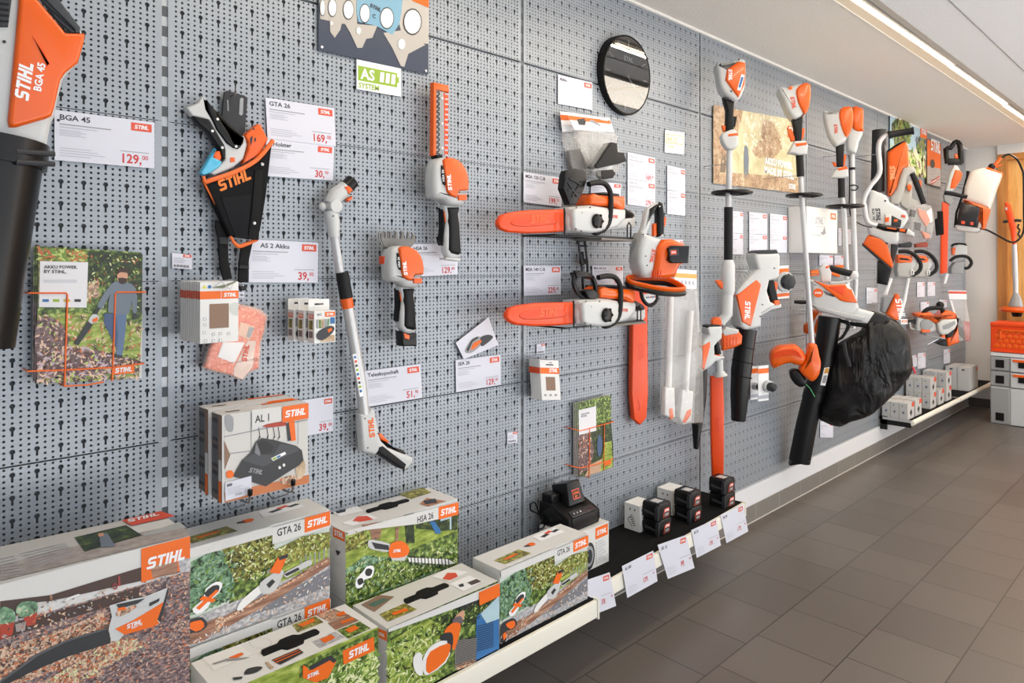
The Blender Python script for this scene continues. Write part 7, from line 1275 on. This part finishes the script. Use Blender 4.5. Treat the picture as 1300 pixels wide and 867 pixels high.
pb = pp(1185, .2, -60); T = Thing('display_bracket', 'grey support plate under the bulky orange saw', 'bracket'); poly_part(T, 'plate', pb, [('o7 655,500 845,540 840,552 650,512', .06, -.12, GREYP, .002)]); T.part('rod', MB().tube(pb.at('o7 690,608 800,552'), .006, STEEL, 6)); hang(T, pb, 'o7 700,512', .008)
# ---- packs with header cards by the corner
pl = pp(1222, .16, -60); T = Thing('header_bag', 'clear bag with white and red header hanging left of the orange crates', 'hanging bag'); f = Face.q(pl, 'o7 898,68 1075,70 1072,160 905,156', .004); mb = MB(); mb.prism(f, [(0, 0), (f.wd, 0), (f.wd, -f.ht), (0, -f.ht)], 0, -.002, WHITE); f.rect(mb, 0, .1 * f.ht, f.wd, .26 * f.ht, REDLOGO, 1); T.part('header_card', mb); poly_part(T, 'clear_bag', pl, [('o7 905,156 1072,160 1115,380 1115,570 975,575 940,300', .012, -.012, m_film, .008)]); poly_part(T, 'contents', pl, [('o7 960,340 1010,340 1050,420 1055,560 1000,500 975,560', .01, -.01, DGREY, .003), ('o7 1042,378 1112,382 1115,570 1062,572', .011, -.008, mat('dark_red_card', (170, 70, 66)), .002), ('o7 910,165 930,165 975,320 960,330', .008, -.008, WHITE, .002)]); hang(T, pl, 'o7 985,85', .003)
# ---- pale cards on the far panels
for st, lb in (('o7 80,40 185,45 185,200 80,200', 'white card on the wall above the vacuum blower nozzle'), ('o7 585,-15 660,-15 660,128 585,135', 'left one of two white cards above the bulky orange saw'), ('o7 690,-15 765,-15 765,115 690,125', 'right one of two white cards above the bulky orange saw'), ('o7 620,188 705,182 700,268 620,275', 'white card peeping above the left half of the bulky orange saw'), ('o7 810,160 882,165 882,235 812,235', 'white card peeping above the right half of the bulky orange saw'),
               ('o7 590,695 670,690 665,842 590,852', 'pale card above the stacked small cartons, right one of two'), ('o7 528,722 583,708 583,832 530,842', 'pale card above the stacked small cartons, left one of two'), ('o7 850,660 915,655 913,790 850,802', 'pale card above the two large white boxes'), ('o3 218,20 312,22 312,88 218,90', 'white card behind the shaft of the third pole tool, left of two'), ('o3 322,22 385,24 385,88 322,90', 'white card behind the shaft of the third pole tool, right of two'),
               ('W 190,665 240,668 240,715 190,728', 'blank white card low on the wall right of the suction tube'), ('T 275,430 300,432 298,570 275,568', 'narrow pale card beside the display box, left'), ('T 340,440 375,442 372,560 340,558', 'narrow pale card beside the display box, right')):
    price_card(st, '', '', '', lb, pale=1, sub=1)
# ---- orange poster, tree poster badge
pl = wallp(.014); mb = MB(); mb.prism(pl, 'S 285,345 402,385 402,738 285,702', 0, -.012, BLACK); mb.art(pl, 'S 292,352 398,390 398,600 292,580', ORANGE, 1); mb.art(pl, 'S 292,560 398,585 398,732 292,698', GRAVEL, 2); lab(mb, pl, 'S 316,440 392,468', None, WHITE, .003, k=1.2); mb.art(pl, 'S 318,520 340,510 352,560 330,580 315,560', DPRINT, 3, 2); mb.art(pl, 'S 320,680 385,640 388,665 322,712', mat('banner_red', (196, 70, 60)), 4); mb.art(pl, 'S 322,690 385,652 386,660 324,698', WHITE, 5)
solo('wall_poster', mb, 'narrow orange poster in a dark frame near the far end', 'poster')
pl = wallp(.011); mb = MB(); mb.prism(pl, 'S 0,135 287,282 287,640 0,560', 0, -.002, mat('pale_sky_print', (170, 200, 216))); mb.art(pl, 'S 0,430 286,470 286,640 0,560', BEIGE2, 1); strew(mb, pl, 'S 40,200 140,200 165,290 150,370 40,380 10,280', 150, .055, [L3, OLIVE, L2], 2, 1.3, 21); strew(mb, pl, 'S 205,350 275,340 280,460 215,460', 110, .045, [L3, OLIVE, L2, KNIT], 2, 1.3, 22); strew(mb, pl, 'S 0,430 286,450 286,640 0,560', 200, .06, [L1, L5, PALEP, L2, TAN], 2, 1.3, 23); mb.art(pl, 'S 236,262 287,282 287,350 236,335', ORANGE, 4); lab(mb, pl, 'S 242,308 282,322', None, WHITE, .0035); solo('wall_poster', mb, 'poster with trees and blue sky touching the ceiling, orange badge in its corner', 'poster')
# ---- far shelf with cartons
def far_shelf(x0, x1, yf, label):
    T = Thing('wall_shelf', label, 'shelf'); z = .272; T.part('shelf_board', MB().bb(x0, x1, yf, -.006, z - .012, z, m_mat)); T.part('price_rail', MB().tube([(x0, yf - .008, z - .014), (x1, yf - .008, z - .014)], .02, m_shelf, 12, flatx=.7)); T.part('side_rail', MB().bb(x0, x0 + .012, yf, -.012, z - .05, z - .016, BLACK).bb(x0 - .004, x0 + .002, yf, -.03, z - .012, z + .006, ALU)); T.part('bracket', MB().bb(x0, x0 + .014, -.06, -.012, z - .09, z + .01, BLACK)); return T
far_shelf(5.60, 6.855, -.222, 'far wall shelf with the small stacked cartons'); far_shelf(6.87, 8.11, -.222, 'farthest wall shelf with the two large white boxes')
zb = .2725
rows = [(5.62, 0), (5.80, 0), (6.178, 0), (6.178, 1), (6.40, 0), (6.62, 0), (6.62, 1)]
k = 0
for x, lvl in rows:
    w_ = .15; z0 = zb + lvl * .122
    for j, (ya, yb) in enumerate(((-.195, -.137), (-.134, -.078), (-.075, -.02))):
        T = carton('small white carton with orange corner in the stacks on the far shelf', x, x + w_, ya, yb, z0, z0 + .12, mat('dull_carton', (190, 190, 188), .6), 'small cartons stacked on the far shelf', 'battery_carton')
        g = Face((x, yb, z0 + .12), (x, ya, z0 + .12), (x, yb, z0)); q = [(.5, .35), (.8, .58), (.5, .8), (.2, .58)]; T.mb.art(g, [(a * g.wd, -b_ * g.ht) for a, b_ in q], LGREY, 1); T.mb.art(g, [(.5 * g.wd + .12 * g.wd * math.cos(t), -.58 * g.ht + .06 * g.ht * math.sin(t)) for t in range(6)], DPRINT, 2); T.mb.art(g, [(.3 * g.wd, -.15 * g.ht), (.42 * g.wd, -.15 * g.ht), (.42 * g.wd, -.22 * g.ht), (.3 * g.wd, -.22 * g.ht)], DPRINT, 2)
        f = T.face; T.mb.art(f, [(.62 * f.wd, 0), (f.wd, 0), (f.wd, -.3 * f.ht), (.62 * f.wd, -.3 * f.ht)], REDLOGO, 1); T.mb.art(f, [(.3 * f.wd, -.6 * f.ht), (.5 * f.wd, -.4 * f.ht), (.7 * f.wd, -.6 * f.ht), (.5 * f.wd, -.85 * f.ht)], DPRINT, 1); done(T)
for x0, x1, ya, yb, lb in ((7.30, 7.62, -.205, -.115, 'large white box at the front of the farthest shelf, orange mark on top corner'), (7.30, 7.62, -.11, -.02, 'large white box at the back of the farthest shelf by the wall')):
    T = carton(lb, x0, x1, ya, yb, zb, .482, MATS['dull_carton']); T.mb.bb(x0 - .0008, x0, (ya + yb) / 2 - .012, (ya + yb) / 2 + .012, .455, .468, DGREY); T.face.rect(T.mb, .8 * T.face.wd, .02, .16 * T.face.wd, .03, REDLOGO); done(T)
# ---- tool crates and trimmer by the corner
CG = mat('crate_grey', (150, 152, 154), .5); CL = mat('crate_light', (196, 200, 204), .5)
# crates: side strip and front are two faces; turn them a little like the photo
for z0, z1, lb, m, o_ in ((.002, .33, 'tall grey tool crate standing on the floor by the corner', CL, 0), (.333, .47, 'grey tool crate with orange latch, lower of the two middle ones', CG, 1), (.473, .60, 'grey tool crate with orange latch, upper of the two middle ones', CG, 1), (.603, .64, 'flat white lid crate just under the orange crate', mat('crate_white', (226, 228, 230), .45), 0)):
    x0, ya, yb, yc = 7.38, -1.0, -.352, -.50; T = Thing('tool_crate', lb, 'tool crate'); T.part('crate_body', MB().bb(x0, x0 + .3, ya, yb, z0, z1, m), bevel=.006); h = z1 - z0
    if h > .1:
        T.part('side_catch', MB().bb(x0 - .010, x0 + .002, yc + .045, yb - .04, z0 + .03, z0 + .1, BLACK)); T.part('side_panel', MB().bb(x0 - .006, x0, yc + .01, yb - .004, z0 + .01, z1 - .01, CG), bevel=.003); T.part('front_panel', MB().bb(x0 - .014, x0, ya, yc - .004, z0 + .004, z1 - .004, CL), bevel=.003)
        if o_: T.part('front_latch', MB().bb(x0 - .022, x0 - .012, ya + .02, yc - .02, z1 - .035, z1 - .015, ORG).bb(x0 - .022, x0 - .012, ya + .02, yc - .06, z1 - .085, z1 - .036, BLACK), label='orange and black latch')
T = Thing('storage_crate', 'bright orange crate with honeycomb pattern on top of the grey tool crates', 'crate'); z0, z1 = .643, .905; mb = MB().bb(7.38, 7.68, -1.0, -.352, z0, z1, ORGD); T.part('crate_body', mb, bevel=.008)
mb = MB()
for r_ in range(4):
    for c_ in range(14):
        cy = -.40 - c_ * .045 - (r_ % 2) * .0225; cz = .70 + r_ * .042
        if cy > -.97: mb.prism(Plane((7.38, cy, cz), (0, -1, 0), (0, 0, 1)), [(.021 * math.cos(t * math.pi / 3 + math.pi / 6), .021 * math.sin(t * math.pi / 3 + math.pi / 6)) for t in range(6)], .006, -.002, ORG, .003)
T.part('honeycomb', mb); T.part('rim', MB().bb(7.366, 7.38, -1.0, -.352, z1 - .03, z1 - .004, ORGD).bb(7.366, 7.38, -1.0, -.352, z0, z0 + .014, ORGD), bevel=.004); T.part('handle', MB().bb(7.362, 7.378, -.9, -.42, .83, .845, ORG).bb(7.362, 7.378, -.435, -.42, .76, .845, ORG), bevel=.003)
pl = Plane((7.96, -.3, 0), (0, -1, 0), (0, 0, 1)); T = Thing('string_trimmer', 'orange handled string trimmer hanging upright on the wooden boards', 'string trimmer')
poly_part(T, 'handle', pl, [('j 248,95 262,88 285,110 310,200 322,260 322,380 300,380 285,280 265,200 250,150', .03, -.03, ORGD, .012), ('j 256,125 270,128 268,148 256,145', .033, 0, BODY, .002)]); T.part('cross_grip', MB().tube(pl.at('j 235,225 330,215 360,218'), .014, DGREY, 8)); T.part('shaft', MB().tube(pl.at('j 312,378 318,560 322,720'), [.02, .022, .02], ALU, 12)); mb = MB(); mb.tube(pl.at('j 322,715 325,750 322,805'), [.02, .04, .06], GREYP, 14); T.part('motor_head', mb)
c = pl.at('j 330,822')[0]; T.part('guard', MB().lathe(c - Vector((0, 0, .03)), (0, 0, 1), [(0, .13), (.02, .14), (.04, .13), (.05, .1)], ORG, 28)); T.part('line_head', MB().lathe(c - Vector((0, 0, .075)), (0, 0, 1), [(0, .035), (.045, .05)], BLACK, 14)); T.part('cable', MB().tube(pl.at('j 345,240 335,265 350,280 340,310 352,330'), .008, BLACK, 6, sm=2)); p = pl.at('j 315,300')[0]; T.part('wall_hook', MB().tube([p, (8.165, p.y, p.z)], .006, STEEL, 6))
# ---- pieces that belong to a part hang under it
UNDER = {'dial_marks': 'dial', 'hands': 'dial', 'front_label': 'battery_case', 'top_label': 'battery_case', 'battery_catch': 'battery', 'guard_ribs': 'debris_guard', 'honeycomb': 'crate_body', 'rim': 'crate_body', 'tip_cap': 'prongs',
         'cooling_fins': 'gearbox', 'lid_knob': 'lid', 'blade_latch': 'blade_cover', 'lettering': 'housing', 'orange_stripe': 'control_grip', 'front_latch': 'front_panel', 'side_catch': 'side_panel', 'carry_handle': 'box_body', 'trigger': 'grip',
         'cable_clip': 'shaft', 'joint_band': 'shaft', 'round_badge': 'housing', 'warning_label': 'suction_tube', 'red_toggle': 'collecting_bag', 'small_badge': 'battery_housing', 'handle_eye': 'front_handle', 'cutting_line': 'line_head', 'badge': 'housing'}
for o in list(COL.objects):
    if o.type != 'MESH' or o.parent is None: continue
    nm = o.name.split('.')[0]
    if nm in UNDER:
        sib = [c for c in o.parent.children if c.name.split('.')[0] == UNDER[nm]]
        if sib and o.parent.parent is None: o.parent = sib[0]
